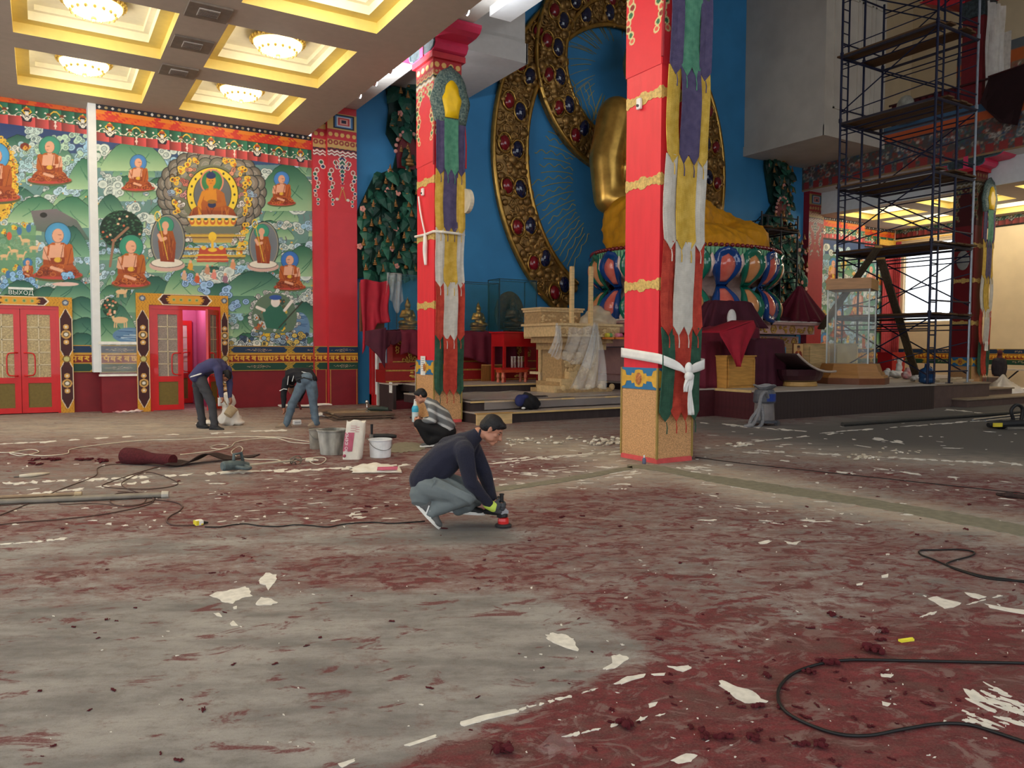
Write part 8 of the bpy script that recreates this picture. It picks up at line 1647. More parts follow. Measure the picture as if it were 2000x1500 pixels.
body = hp+[('c',P(834,782),.052,P(824,778),.055),('c',P(852,802),.08,P(872,835),.08)]
for d in (-.17,.17): body += [('c',P(845,797,d),.045,P(848,818,d*1.2),.04),('c',P(848,818,d*1.2),.04,P(822,822,d*.7),.03)]+hand(None,P(822,822,d*.7),np.array(P(808,818,d*.3))-np.array(P(822,822,d*.7)),UZ,1.0,.8)
for d in (-.12,.12): body += [('c',P(868,842,d),.08,P(818,832,d*1.3),.055),('c',P(818,832,d*1.3),.055,P(842,866,d),.042)]
flesh('body',body,.010,skin,w3,2); hair_cap(w3,Q,R,.98,e,.012); face_bits(w3,Q,R,.98); tp_ = [('c',P(835,783),.07,P(846,794),.125),('c',P(846,794),.125,P(872,832),.14)]
for d in (-.08,.08): tp_ += [('c',P(848,796,d),.10,P(864,812,d),.13),('c',P(864,812,d),.13,P(874,834,d),.125)]
for d in (-.18,.18): tp_ += [('c',P(846,797,d),.08,P(849,818,d*1.2),.066),('c',P(849,818,d*1.2),.066,P(826,822,d*.75),.046)]
flesh('pullover',tp_,.016,strm,w3,5,foldy(4,.016,24)); lg = [('e',P(872,842,0),(.16,.2,.13))]
for d in (-.12,.12): lg += [('c',P(868,842,d),.12,P(822,828,d*1.3),.08),('c',P(820,826,d*1.3),.085,P(840,862,d),.07),('c',P(866,848,d),.10,P(846,858,d),.08)]
flesh('trousers',lg,.016,mat('trousers_black',(22,22,24),.85,bump=.2),w3,5); shoe(w3,P(862,868,-.12),P(823,871,-.12),UZ,shoe_g,sole_w,1.0); shoe(w3,P(866,864,.12),P(838,868,.12),UZ,shoe_g,sole_w,1.0)
# ---- distant figure at the cream wall, back turned
b,k,P = frame(1950,762,1.0)
w4 = thing('person','distant person in dark jacket and reddish hood standing at the far right wall','person',b); hp,Q,R,e = head_prims(np.array(P(1950,690)),FB*.9+FX*.3,UZ,1.0); dk_j = mat('jacket_dark',(44,40,48),.85,var=.2)
body = hp+[('c',P(1950,696),.06,P(1950,702),.06),('c',P(1950,706),.13,P(1950,728),.13)]
for s in (-1,1): body += [('c',P(1950+s*9,703),.05,P(1950+s*12,718),.04),('c',P(1950+s*12,718),.04,P(1950+s*11,730),.03)]+hand(None,P(1950+s*11,730),-UZ,FB,1.0,.5)+[('c',P(1950+s*4,732),.09,P(1950+s*5,746),.06),('c',P(1950+s*5,746),.06,P(1950+s*5,759),.045)]
flesh('body',body,.02,skin_d,w4,2); flesh('hood',[e(Q(0,-.03,.03),(.10,.115,.125)),('c',P(1950,695),.09,P(1950,700),.11)],.022,mat('hood_red',(96,50,52),.85),w4,2)
tp_ = [('c',P(1950+s*5,706),.14,P(1950+s*5,730),.15) for s in (-1,0,1)]+[('c',P(1950,700),.11,P(1950,708),.16)]
for s in (-1,1): tp_ += [('c',P(1950+s*9,704),.09,P(1950+s*12,718),.075),('c',P(1950+s*12,718),.075,P(1950+s*11,729),.06)]
flesh('jacket',tp_,.025,dk_j,w4,4); lg = [('e',P(1950,734),(.2,.15,.14))]
for s in (-1,1): lg += [('c',P(1950+s*4.5,734),.11,P(1950+s*5,746),.085),('c',P(1950+s*5,746),.085,P(1950+s*5,759),.07)]
flesh('trousers',lg,.025,mat('trousers_dark',(34,32,38),.85),w4,3)
for s in (-1,1): q = np.array(P(1950+s*5,762)); shoe(w4,tuple(q-FB*.08),tuple(q+FB*.16),UZ,mat('boot_black',()),mat('boot_black',()),1.0)
# ================================================================== THINGS ON THE FLOOR
def gpath(pts,z,n=8): return spline([tuple(G(x,y,z)) for x,y in pts],n)
def cable(label,pts,r,m,name='cable',extra=None):
    p0 = G(*pts[len(pts)//2]); t = thing(name,label,'cable',(p0[0],p0[1],0)); mb = MB(); mb.tube(gpath(pts,r+.002),r,6); obj('sheath',mb,m,t,W=True,smooth=True); return t
blkc = mat('cable_black',(22,22,24),.5); whc = mat('cable_white',(214,206,188),.5); brc = mat('cable_brown',(84,62,56),.6)
cable('thick black cable looping in from the right edge of the foreground',[(2040,1296),(1900,1293),(1760,1290),(1660,1289),(1600,1297),(1550,1315),(1524,1340),(1520,1365),(1535,1390),(1580,1415),(1640,1434),(1700,1436),(1760,1425),(1830,1414),(1890,1415),(1950,1432),(2040,1462)],.008,blkc)
cable('black cable making a narrow loop at the right, beyond the thick one',[(2040,1145),(1980,1133),(1920,1125),(1860,1108),(1822,1092),(1798,1083),(1798,1075),(1830,1074),(1875,1073),(1902,1078),(1895,1086),(1862,1095),(1850,1103),(1880,1116),(1940,1131),(2040,1136)],.007,blkc)
cable('dark cable running from the yellow socket to the squatting man',[(400,1029),(430,1029),(455,1025),(480,1023),(510,1027),(545,1028),(575,1025),(605,1026),(640,1029),(670,1024),(700,1021),(730,1020),(765,1022),(800,1020),(830,1018)],.006,blkc)
cable('brown cable curling from the pipe to the yellow socket',[(300,975),(340,980),(356,988),(350,998),(332,1008),(326,1018),(338,1025),(365,1026),(388,1025)],.007,brc)
cable('tangle of thin dark cable loops over the fallen pipe at the left',[(-30,1018),(40,990),(120,955),(185,930),(190,915),(210,908),(245,906)],.006,brc)
cable('thin dark cable making wide loops beside the carpet roll',[(-30,1028),(40,1020),(120,1014),(210,1003),(290,985),(298,970),(270,962),(225,965),(215,980),(245,988),(300,975),(240,950),(250,935),(290,922),(340,938),(342,948),(290,955),(215,952),(205,945),(280,920),(310,912)],.006,brc)
cable('dark cable looping by the end of the fallen pipe',[(-30,990),(60,982),(105,975),(120,985),(180,983),(260,988),(285,975),(260,962),(230,960)],.005,brc)
cable('long white cable lying across the floor at the left, far one',[(-30,880),(10,884),(60,878),(75,883),(40,890),(20,884),(80,890),(130,886),(140,877),(200,868),(280,860),(360,858),(450,853),(540,854),(600,862),(640,864)],.008,whc)
cable('white cable with a small loop behind the carpet roll',[(352,888),(380,885),(420,880),(450,873),(462,863),(500,857),(540,856),(570,864),(610,866)],.008,whc)
cable('white cable loop between the carpet and the mixer',[(410,873),(430,868),(446,871),(430,877),(412,875)],.007,whc)
cable('white cord running from the mixer to the plug by the bucket',[(470,885),(474,876),(466,872),(452,884),(480,896),(540,898),(560,905),(590,896),(630,893),(636,899),(622,907),(606,902),(612,894)],.007,whc)
cable('thin dark crack-like cord lying on the floor right of the nearest column',[(1358,893),(1450,905),(1600,921),(1760,938),(1900,953),(2040,968)],.005,blkc)
# yellow-white socket block
p = G(390,1026); t = thing('socket_block','white and yellow extension socket on the floor','socket',p,.3); mb = MB(); mb.bev(-.045,.03,-.03,.03,0,.055,.012); obj('body',mb,mat('socket_white',(232,230,220),.4),t); mb = MB(); mb.bb(-.046,-.02,-.031,.031,.008,.05); mb.bb(.0,.02,-.031,.031,.008,.02); obj('yellow_face',mb,mat('socket_yellow',(226,206,60),.4),t); mb = MB(); mb.cyl((.03,0,.02),(.08,0,.012),.015,.008,8); obj('plug',mb,blkc,t)
# carpet roll with its loose tongue
p = G(268,908); cp = thing('carpet_roll','partly unrolled piece of dark red felt carpet','carpet',(p[0],p[1],0)); car = mat('felt_top',(76,22,28),.95,var=.2,scale=30,bump=.5,bscale=60); car_u = mat('felt_back',(58,44,42),.95,var=.15,scale=30,bump=.4,bscale=50)
a,bq = G(246,905),G(338,912); mb = MB()
n = 26; A_,B_ = a+UZ*.11,bq+UZ*.09
ax_ = (B_-A_)/np.linalg.norm(B_-A_); sd = np.cross(ax_,UZ); rings = []
for u in np.linspace(0,1,9):
    c_ = A_*(1-u)+B_*u; r0 = .115-.05*u+.012*math.sin(u*8); rings.append([c_+(sd*math.cos(q)*r0*1.1+UZ*math.sin(q)*r0) for q in np.linspace(0,2*math.pi,n)[:-1]])
mb.loft(rings,cap=True); obj('roll',mb,car,cp,W=True,smooth=False); mb = MB()
c0,c1 = G(330,913),G(500,892)
def tongue(u,v):
    q = c0*(1-u)+c1*u; w = (FB*(.42*(1-u*.3))*(v-.35)); z = .012+.13*math.exp(-((u-.42)/.16)**2)*(1-.25*v)+.05*math.exp(-((u)/.1)**2)
    return tuple(q+w+UZ*z)
mb.sheet(tongue,40,10,.012); obj('loose_end',mb,car_u,cp,W=True,smooth=True); mb = MB(); mb.tube([tuple(A_-ax_*.001+(sd*math.cos(q)*1.05+UZ*math.sin(q))*(.105-.085*i/30)) for i,q in enumerate(np.linspace(0,14,31))],.006,5); obj('spiral_end',mb,car_u,cp,W=True)
# fallen pipe
def pipe(label,pa,pb,r,m,name='pipe',tip=None):
    A,B = G(*pa)+UZ*(r+.001),G(*pb)+UZ*(r+.001); t = thing(name,label,'pipe',(A+B)/2); mb = MB(); mb.cyl(A,B,r,n=10); obj('tube',mb,m,t,W=True,smooth=False); 
    if tip: mb = MB(); d = (B-A)/np.linalg.norm(B-A); mb.cyl(B-d*.02,B+d*.05,r*1.5,r*1.3,10); obj('end_collar',mb,tip,t,W=True)
    return t
stl = mat('pipe_grey',(128,122,114),.45,metal=.4,var=.15); pipe('grey metal pipe lying on the floor at the left edge',(-40,988),(320,972),.03,stl,tip=mat('collar_bright',(186,182,174),.4,metal=.4)); pipe('thin batten lying behind the grey pipe at the left',(-40,976),(150,968),.018,mat('batten_beige',(150,128,104),.7),'batten',mat('batten_end',(180,160,130),.7))
p = G(66,928); t = thing('scraper','pale curved scraper lying on the red floor at the left','scraper',p); mb = MB(); mb.tube([G(38,930,.02),G(60,928,.025),(G(80,926,.02)),G(96,924,.015)],[.02,.026,.02,.012],8); obj('handle',mb,mat('scraper_pale',(206,196,176),.6),t,W=True,smooth=True); mb = MB(); a = G(38,930,.012); mb.box(a,(.12,.06,.012)); obj('blade',mb,stl,t,W=True)
# hand mixer with its stirrer
mx0 = G(457,924); mt_ = thing('paint_mixer','dusty blue-grey hand mixer with steel shaft lying on the floor','mixer',(mx0[0],mx0[1],0)); tl = mat('mixer_teal',(84,96,98),.6,var=.2,scale=12); A = mx0+UZ*.085; f = (G(600,905)-G(455,922)); f[2] = 0; f /= np.linalg.norm(f); s_ = np.cross(UZ,f); LQ = lambda a,b,z: tuple(A+f*a+s_*b+UZ*z)
mb = MB(); mb.tube([LQ(-.16,0,.02),LQ(-.14,0,.02),LQ(-.02,0,.02),LQ(.1,0,.01),LQ(.2,0,0)],[.05,.065,.065,.06,.035],14); obj('motor',mb,tl,mt_,W=True,smooth=False)
for sg in (-1,1): 
    mb = MB(); mb.tube(spline([LQ(.0,sg*.02,0),LQ(.02,sg*.14,.0),LQ(.08,sg*.2,-.01),LQ(.14,sg*.17,-.01),LQ(.12,sg*.05,0)],5),.024,8); obj('handle',mb,tl,mt_,W=True,smooth=True)
mb = MB(); mb.tube([LQ(.0,0,.06),LQ(.0,.0,.16),LQ(.1,0,.17),LQ(.13,0,.03)],.022,8); obj('top_handle',mb,tl,mt_,W=True,smooth=True)
tip = G(570,908)+UZ*.06; st0 = np.array(LQ(.2,0,0)); mb = MB(); mb.cyl(st0,tip,.014,n=8); obj('shaft',mb,mat('shaft_cream',(186,178,160),.5),mt_,W=True); mb = MB(); dd = (tip-st0)/np.linalg.norm(tip-st0); sv = np.cross(UZ,dd)
for q in range(4):
    a = q*math.pi/2+.4; nn = sv*math.cos(a)+UZ*math.sin(a); nn2 = sv*math.cos(a+1.2)+UZ*math.sin(a+1.2); mb.tube(spline([tip-dd*.03,tip+dd*.01+nn*.05,tip+dd*.08+nn2*.06,tip+dd*.14+nn2*.045,tip+dd*.17],6),.009,6)
obj('stirrer',mb,mat('stirrer_grey',(112,104,94),.5),mt_,W=True,smooth=True)
p = G(605,902); t = thing('cable_plug','pale plug and socket end by the mixer stirrer','plug',p,-.4); mb = MB(); mb.bev(-.06,.06,-.03,.03,0,.05,.012); obj('body',mb,whc,t); mb = MB(); mb.cyl((.06,0,.025),(.12,0,.02),.02,.01,8); obj('strain_relief',mb,whc,t)
# buckets
def bucket(label,px_,py_,rpx,hpx,m,taper=.86,fill=None,name='bucket',handle=True,rimm=None):
    b_,k_,P_ = frame(px_,py_,1.0); t = thing(name,label,'bucket',b_); r,h = rpx*k_,hpx*k_; mb = MB(); mb.lathe([(r*taper,0),(r*taper+.002,.01),(r*.985,h*.93),(r,h*.93),(r*1.03,h*.95),(r*1.03,h),(r*.97,h),(r*taper*.97,.02),(0.001,.02)],n=32); obj('body',mb,m,t,smooth=False)
    mb = MB(); mb.tube([(r*1.03*math.cos(a),r*1.03*math.sin(a),h) for a in np.linspace(0,2*math.pi,29)],.008,6); obj('rim',mb,rimm or m,t)
    if fill: mb = MB(); mb.lathe([(.001,h*.7),(r*.9,h*.7),(r*.9,h*.68)],n=24); obj('contents',mb,fill,t)
    if handle: mb = MB(); mb.tube([(r*1.04*math.cos(a),-r*1.04*math.sin(a)*.98,h*.9-.12*math.sin(a)) for a in np.linspace(0,math.pi,16)],.005,5); obj('handle',mb,mat('wire',(120,120,118),.4,metal=.6),t)
    return t
tubm = mat('mortar_tub',(176,174,166),.7,rgb2=(96,94,88),scale=5,bump=.4,stretch=(1,1,.35)); bucket('big grey mortar tub with dried splashes',650,886,29,47,tubm,.82,mat('mortar_wet',(110,104,94),.6),'mortar_tub',False); bucket('smaller grey bucket half hidden behind the mortar tub',617,876,13,38,mat('bucket_grey',(136,130,120),.7,var=.2,scale=8),.88,None,'bucket',True); bucket('white plastic bucket in front of the squatting striped worker',743,892,22,34,mat('bucket_white',(224,226,228),.35),.9,mat('mortar_wet',()),'bucket',True)
# cement sacks
sackm = mat('sack_paper',(214,208,196),.75,var=.08,scale=6,bump=.5,bscale=9); sackp = mat('sack_pink',(176,86,108),.7,var=.15,scale=9)
b_,k_,P_ = frame(688,896,1.0); sk = thing('cement_sack','upright open paper sack with pink printed panel','sack',b_,0.0); rings = []; r_ = random.Random(4); n = 28
hS = 73*k_; wS = 19*k_; 
for q in np.linspace(0,1,12):
    ring = []
    for a in np.linspace(0,2*math.pi,n+1)[:-1]:
        c_,s2 = math.cos(a),math.sin(a); f_ = (abs(c_)**.55*math.copysign(1,c_),abs(s2)**.55*math.copysign(1,s2)); w_ = wS*(.95+.06*math.sin(q*3.1)); dp = wS*.62*(1.05-.25*q); jit = 1+.02*math.sin(a*5+q*9); z = hS*q+(hS*.04*math.sin(a*4+1) if q == 1 else 0)
        ring.append(tuple(FX*(f_[0]*w_*jit+hS*q*.12)+FB*(f_[1]*dp*jit)+UZ*z))
    rings.append(ring)
mb = MB(); mb.loft(rings,cap=False); mb.loft([rings[-1],[tuple(np.array(p_)*.93+np.array((0,0,hS*.02))-UZ*.02) for p_ in rings[-1]],[tuple(np.array(p_)*np.array((.85,.85,.6))) for p_ in rings[6]]],cap=True); mb.add([tuple(p_) for p_ in rings[0]],[tuple(range(n-1,-1,-1))]); obj('sack',mb,sackm,sk,smooth=False)
def on_sack(u,v): # u across -1..1, v up 0..1 on the near face
    return FX*(u*wS*1.0+hS*v*.12)-FB*(wS*.62*(1.05-.25*v)+.006)+UZ*hS*v
mb = MB(); mb.sheet(lambda u,v: tuple(on_sack(-.92+.95*u-.12*(1-v)*0,.22+.5*v)),5,6,.004); obj('pink_panel',mb,sackp,sk)
me = text_mesh('BO IDEMIX',.062); me.materials.clear(); me.materials.append(mat('print_white',(232,226,226),.6)); o = bpy.data.objects.new('lettering',me); COL.objects.link(o); o.parent = sk
ctr = on_sack(-.62,.47)-FB*.006; up_ = on_sack(-.62,.8)-on_sack(-.62,.2); up_ /= np.linalg.norm(up_); rt2 = up_; o.matrix_local = Matrix(((up_[0],-FX[0],-FB[0],ctr[0]),(up_[1],-FX[1],-FB[1],ctr[1]),(up_[2],-FX[2],-FB[2],ctr[2]),(0,0,0,1)))
mb = MB()
for q in range(6): mb.add([tuple(on_sack(a_,v_)-FB*.004) for a_,v_ in ((.1-.5*(q % 2),.74+q*.03),(.5-.3*(q % 2),.74+q*.03),(.5-.3*(q % 2),.75+q*.03),(.1-.5*(q % 2),.75+q*.03))],[(0,1,2,3)])
o = obj('small_print',mb,sackp,sk); o['kind'] = 'stuff'; mb = MB(); mb.ell(tuple(on_sack(-.7,.1)),(.025,.012,.025),nu=12,nv=6); obj('round_mark',mb,sackp,sk)
b_,k_,P_ = frame(732,922,1.0); sk2 = thing('cement_sack','emptied paper sack lying flat with a jagged open end','sack',b_); L2 = 96*k_
mb = MB(); mb.sheet(lambda u,v: tuple(FX*((u-.5)*L2+.02*math.sin(v*19)*(1 if u < .05 else 0)-.1*(v-.5))+FB*((v-.35)*.42+.05*u)+UZ*(.014+.085*math.sin(math.pi*min(1,u*.9+.08))*math.sin(math.pi*v)+.012*math.sin(u*23+v*11)*math.sin(v*9))),30,18,.008); obj('upper_skin',mb,sackm,sk2,smooth=True); mb = MB(); mb.sheet(lambda u,v: tuple(FX*((u-.5)*L2+.03*math.sin(v*23)*(1 if u < .05 else 0)-.1*(v-.5))+FB*((v-.35)*.42+.05*u)+UZ*(.006)),12,10,.006); obj('lower_skin',mb,mat('sack_inside',(120,96,80),.8),sk2); mb = MB(); mb.sheet(lambda u,v: tuple(FX*((.58+u*.4-.5)*L2)+FB*((.06-.35)*.42+v*.05+.05*u-.012)+UZ*(.035+.035*v+.01)),12,4,.005); obj('pink_print',mb,sackp,sk2)
# angle grinder behind the white bucket
p = G(735,858); t = thing('angle_grinder','black angle grinder with upright side grip behind the white bucket','grinder',p,-.5); mb = MB(); mb.tube([(-.05,0,.06),(.2,0,.06),(.32,0,.055),(.36,0,.05)],[.04,.045,.035,.025],12); obj('body',mb,mat('tool_black',()),t,smooth=False); mb = MB(); mb.cyl((-.08,0,.03),(-.08,0,.09),.045,n=14); mb.cyl((-.08,0,.0),(-.08,0,.02),.09,n=20); obj('gear_head',mb,stl,t); mb = MB(); mb.cyl((-.08,0,.09),(-.08,0,.27),.02,.024,10); obj('side_grip',mb,mat('tool_black',()),t)
# pallet of boards with a drill on it
p0,p1 = G(652,822),G(768,818); pal = thing('board_stack','stack of dirty wooden shuttering boards on the floor by the column','boards',(p0+p1)/2); L_ = np.linalg.norm(p1-p0); r_ = random.Random(9); bdm = [mat('shutter_a',(120,100,84),.8,var=.2,scale=6),mat('shutter_b',(150,130,106),.8,var=.2,scale=6),mat('shutter_c',(96,80,70),.8,var=.2,scale=6)]; ang = math.atan2(p1[1]-p0[1],p1[0]-p0[0]); pal.rotation_euler = (0,0,ang); z = 0
for lay in range(3):
    n_ = 3 if lay % 2 == 0 else 2
    for q in range(n_):
        mb = MB(); y = -.1+q*.62+r_.uniform(-.04,.04); mb.bb(-L_/2+r_.uniform(-.1,.1),L_/2+r_.uniform(-.1,.1),y,y+.56,z,z+.03); obj('board',mb,r_.choice(bdm),pal)
    z += .048 if lay < 2 else .03
    if lay < 2:
        for q in (-.38,.35): mb = MB(); mb.bb(L_*q-.04,L_*q+.04,0,1.4,z-.02,z); obj('batten',mb,bdm[1],pal)
dp = np.array(G(742,804,z)); t = thing('hammer_drill','green-black hammer drill lying on the stack of boards','drill',(dp[0],dp[1],z),-.55); mb = MB(); mb.tube([(-.3,0,.06),(-.22,0,.065),(.05,0,.07),(.2,0,.06)],[.02,.05,.06,.045],12); obj('body',mb,mat('drill_green',(44,58,52),.5,var=.2),t,smooth=False); mb = MB(); mb.tube(spline([(.18,0,.05),(.26,.04,.03),(.22,.14,.025),(.08,.13,.025)],4),.022,8); obj('handle',mb,mat('tool_black',()),t); mb = MB(); mb.cyl((-.3,0,.06),(-.55,0,.05),.012,n=8); obj('bit',mb,stl,t)
dp = np.array(G(717,804,z)); t = thing('steel_cup','small shiny upright steel fitting on the stack of boards','fitting',(dp[0],dp[1],z)); mb = MB(); mb.cyl((0,0,0),(0,0,.2),.018,n=10); mb.ell((0,0,.23),(.045,.045,.045)); obj('fitting',mb,mat('chrome',(206,206,204),.15,metal=.9),t,smooth=True); mb = MB(); mb.cyl((0,0,0),(0,0,.02),.05,n=12); obj('foot',mb,stl,t)
# white rubble bags by the worker, bucket
rub = mat('rubble_bag',(222,216,206),.6,var=.06,bump=.4,bscale=10); b_,k_,P_ = frame(452,830,1.0)
t = thing('rubble_sack','white woven sack half filled, held open by the bending worker','sack',b_); flesh('body',[('e',P_(450,818),(.24,.2,.16)),('c',P_(449,812),.19,P_(446,797),.13),('e',P_(464,825),(.16,.14,.07)),('c',P_(446,797),.12,P_(445,780),.165)],.025,rub,t,3,foldy(8,.045,20,.3)); mb = MB(); mb.sheet(lambda u,v: tuple(np.array(P_(430+22*u,776+16*v,-.1))+FB*(-.05*math.sin(u*9))),10,6,.006); obj('open_mouth',mb,mat('sensor_white',()),t,W=True,smooth=True)
pb2 = np.array(P_(458,802,-.22)); t = thing('small_pail','small beige pail hanging tilted beside the white sack','pail',pb2,.3); mb = MB(); R_ = Matrix.Rotation(.7,3,'Y'); pts_ = [(.09,-.1),(.10,.1),(.085,.1),(.07,-.08)]; n = 20
mb.loft([[tuple(np.array(R_@Vector((r__*math.cos(a),r__*math.sin(a),z_)))) for a in np.linspace(0,2*math.pi,n+1)[:-1]] for r__,z_ in pts_],cap=True); obj('body',mb,mat('pail_beige',(176,156,124),.6),t); mb = MB(); mb.tube([tuple(np.array(R_@Vector((.1*math.cos(a),.1*math.sin(a),.1)))) for a in np.linspace(0,6.283,20)],.008,5); obj('rim',mb,mat('pail_rim',(206,190,160),.5),t)
t = thing('wooden_stick','thin stick running from the worker\'s hand into the white sack','stick',P1(440,786,-.07)); mb = MB(); mb.cyl(P1(438,776,-.08),P_(449,790,-.15),.012,n=6); obj('stick',mb,mat('stick_pale',(206,190,160),.6),t,W=True); mb = MB(); mb.ell(P1(438,776,-.08),(.016,.016,.02)); obj('knob',mb,stl,t,W=True)
clump('flat white sack scrap on the floor behind the bending worker','sack_scrap','sack',402,829,0,[(0,0,.03,.22,.15,.04),(.15,.05,.05,.15,.1,.06)],rub,.025)
# trestle bench and white board near the worker in jeans
p = G(592,818); t = thing('low_trestle','low black metal trestle beside the worker in jeans','trestle',p,-.1); mb = MB(); mb.bb(-.32,.32,-.14,.14,.26,.29); obj('top',mb,mat('trestle_black',(34,34,38),.5),t)
for sx in (-.28,.28):
    for sy_ in (-.1,.1): mb = MB(); mb.cyl((sx,sy_,0),(sx*.86,sy_*.8,.26),.014,n=6); obj('leg',mb,mat('trestle_black',()),t)
p = G(592,818); t = thing('white_board','white plastic board lying on the low trestle','board',(p[0]+.05,p[1],.292),-.1); mb = MB(); mb.sheet(lambda u,v: ((u-.5)*1.15,(v-.5)*.34,.02+.012*math.sin(u*9)),12,4,.02); obj('sheet',mb,wpl,t); mb = MB(); mb.bb(-.57,-.5,-.16,.16,.035,.04); obj('edge_tape',mb,mat('tape_grey',(180,180,178),.5),t)
clump('flattened white sheet by the feet of the worker in jeans','plastic_sheet_heap','plastic',640,812,0,[(0,0,.03,.35,.2,.05),(.2,.1,.05,.2,.15,.06)],wpl,.025)
p = G(580,829); t = thing('small_box','little white box on the floor behind the jeans worker\'s leg','box',p); mb = MB(); mb.bev(-.08,.08,-.06,.06,0,.1,.01); obj('body',mb,mat('sensor_white',()),t); mb = MB(); mb.bb(-.06,.06,-.062,-.058,.03,.06); obj('label',mb,mat('tape_grey',()),t)
# spray bottle
p = G(811,832); b_,k_,P_ = frame(811,824,1.0); t = thing('spray_bottle','white bottle with bright blue top beside the striped worker','bottle',b_); bz_ = 0; mb = MB(); mb.lathe([(.07,0),(.075,.02),(.075,.3),(.05,.36),(.035,.4)],n=18); obj('body',mb,mat('bottle_white',(206,226,230),.25),t,smooth=True); mb = MB(); mb.lathe([(.077,.22),(.078,.3),(.053,.36)],n=18,cap=False); obj('blue_sleeve',mb,mat('bottle_blue',(66,176,214),.3),t); mb = MB(); mb.cyl((0,0,.4),(0,0,.5),.035,.025,12); obj('cap',mb,mat('bottle_cap',(226,230,232),.3),t)
p = G(1258,906); t = thing('small_bottle','little grey-blue bottle at the foot of the nearest column','bottle',p); mb = MB(); mb.lathe([(.026,0),(.028,.01),(.028,.07),(.012,.09)],n=14); obj('body',mb,mat('bottle_slate',(86,92,116),.4),t,smooth=True); mb = MB(); mb.cyl((0,0,.09),(0,0,.125),.01,n=10); obj('cap',mb,mat('bottle_cap',()),t)
# steel tube with a tap standing behind the striped worker
p = PY(812,780,16.2); t = thing('folding_stand','thin chrome microphone-like stand behind the squatting striped worker','stand',(p[0],16.2,0)); zt_ = PY(812,713,16.2)[2]; mb = MB(); mb.cyl((0,0,0),(0,0,zt_),.016,n=8); obj('pole',mb,mat('chrome',()),t); mb = MB(); mb.cyl((-.14,0,zt_-.04),(.05,0,zt_+.02),.012,n=8); obj('arm',mb,mat('tool_black',()),t); mb = MB(); mb.lathe([(.14,0),(.14,.02),(.03,.04)],n=16); obj('base',mb,mat('tool_black',()),t)
# vacuum cleaner
b_,k_,P_ = frame(1492,830,1.0); v_ = thing('vacuum_cleaner','grey and blue workshop vacuum cleaner with coiled hose at the stage corner','vacuum cleaner',b_); rV = 22*k_
mb = MB(); mb.lathe([(rV*.85,.09),(rV*.9,.12),(rV*.82,.46),(rV*.85,.48)],n=28); obj('tank',mb,mat('vac_grey',(118,112,112),.4),v_,smooth=False); mb = MB(); mb.lathe([(rV*.9,.48),(rV*.96,.51),(rV*.94,.68),(rV*.8,.76),(rV*.4,.78),(.01,.78)],n=28); obj('motor_head',mb,mat('vac_dark',(78,80,88),.45),v_,smooth=False); mb = MB(); d_ = -FB; a0 = math.atan2(d_[1],d_[0])
mb.loft([[(rV*.97*math.cos(a),rV*.97*math.sin(a),z_) for a in np.linspace(a0-.1,a0+1.2,10)] for z_ in (.52,.6,.68)],cap=False,closed=False); obj('blue_panel',mb,mat('vac_blue',(40,62,132),.35),v_)
mb = MB(); mb.lathe([(rV*1.15,.06),(rV*1.15,.1),(rV*.9,.11)],n=24); obj('base',mb,mat('vac_dark',()),v_)
for a in (.4,2.0,3.6,5.2): mb = MB(); mb.cyl((rV*1.12*math.cos(a)-.02*math.sin(a),rV*1.12*math.sin(a)+.02*math.cos(a),.06),(rV*1.12*math.cos(a)+.02*math.sin(a),rV*1.12*math.sin(a)-.02*math.cos(a),.06),.06,n=14); obj('wheel',mb,mat('wheel_grey',(70,70,74),.5),v_)
LV = lambda x,y,d=0: tuple(np.array(P_(x,y,d))-np.array(b_))
mb = MB(); hs = spline([LV(1493,776,-.2),LV(1485,764,-.3),LV(1475,772,-.36),LV(1469,795,-.4),LV(1455,815,-.42),LV(1453,828,-.42),LV(1465,832,-.42),LV(1476,822,-.42),LV(1476,800,-.40),LV(1473,786,-.38)],8)+spline([LV(1473,786,-.38),LV(1465,812,-.46),LV(1453,829,-.45),LV(1442,829,-.45),LV(1457,826,-.5)],8)[1:]
rr_ = [.036+.005*(i % 2) for i in range(len(hs))]; mb.tube(hs,rr_,8); obj('hose',mb,mat('hose_grey',(122,122,126),.5),v_,smooth=False); mb = MB(); r_ = random.Random(3)
for q in range(5): mb.tube([(rV*.9*math.cos(a)*(.7+.1*q),rV*.9*math.sin(a)*(.6+.1*q),.79+.015*q+.02*math.sin(a*3)) for a in np.linspace(0,6.283,18)],.016,6)
obj('coiled_cord',mb,mat('cord_grey',(130,130,134),.5),v_)
# cables in a heap on the stage
p = G(1450,755,SZ); t = thing('cable_heap','heap of black cables on the stage in front of the pine cabinet','cables',p); r_ = random.Random(5); mb = MB()
for q in range(16):
    x,y,r0 = r_.uniform(-.6,.5),r_.uniform(-.2,.2),r_.uniform(.12,.3); mb.tube([(x+r0*1.6*math.cos(a),y+r0*.6*math.sin(a),.02+.05*r_.random()+.03*math.sin(a*2+q)) for a in np.linspace(0,6.283,16)],.014,5)
obj('loops',mb,blkc,t); mb = MB(); mb.bev(-.1,.02,-.05,.05,.0,.06,.01); obj('plug_block',mb,mat('tape_grey',()),t)
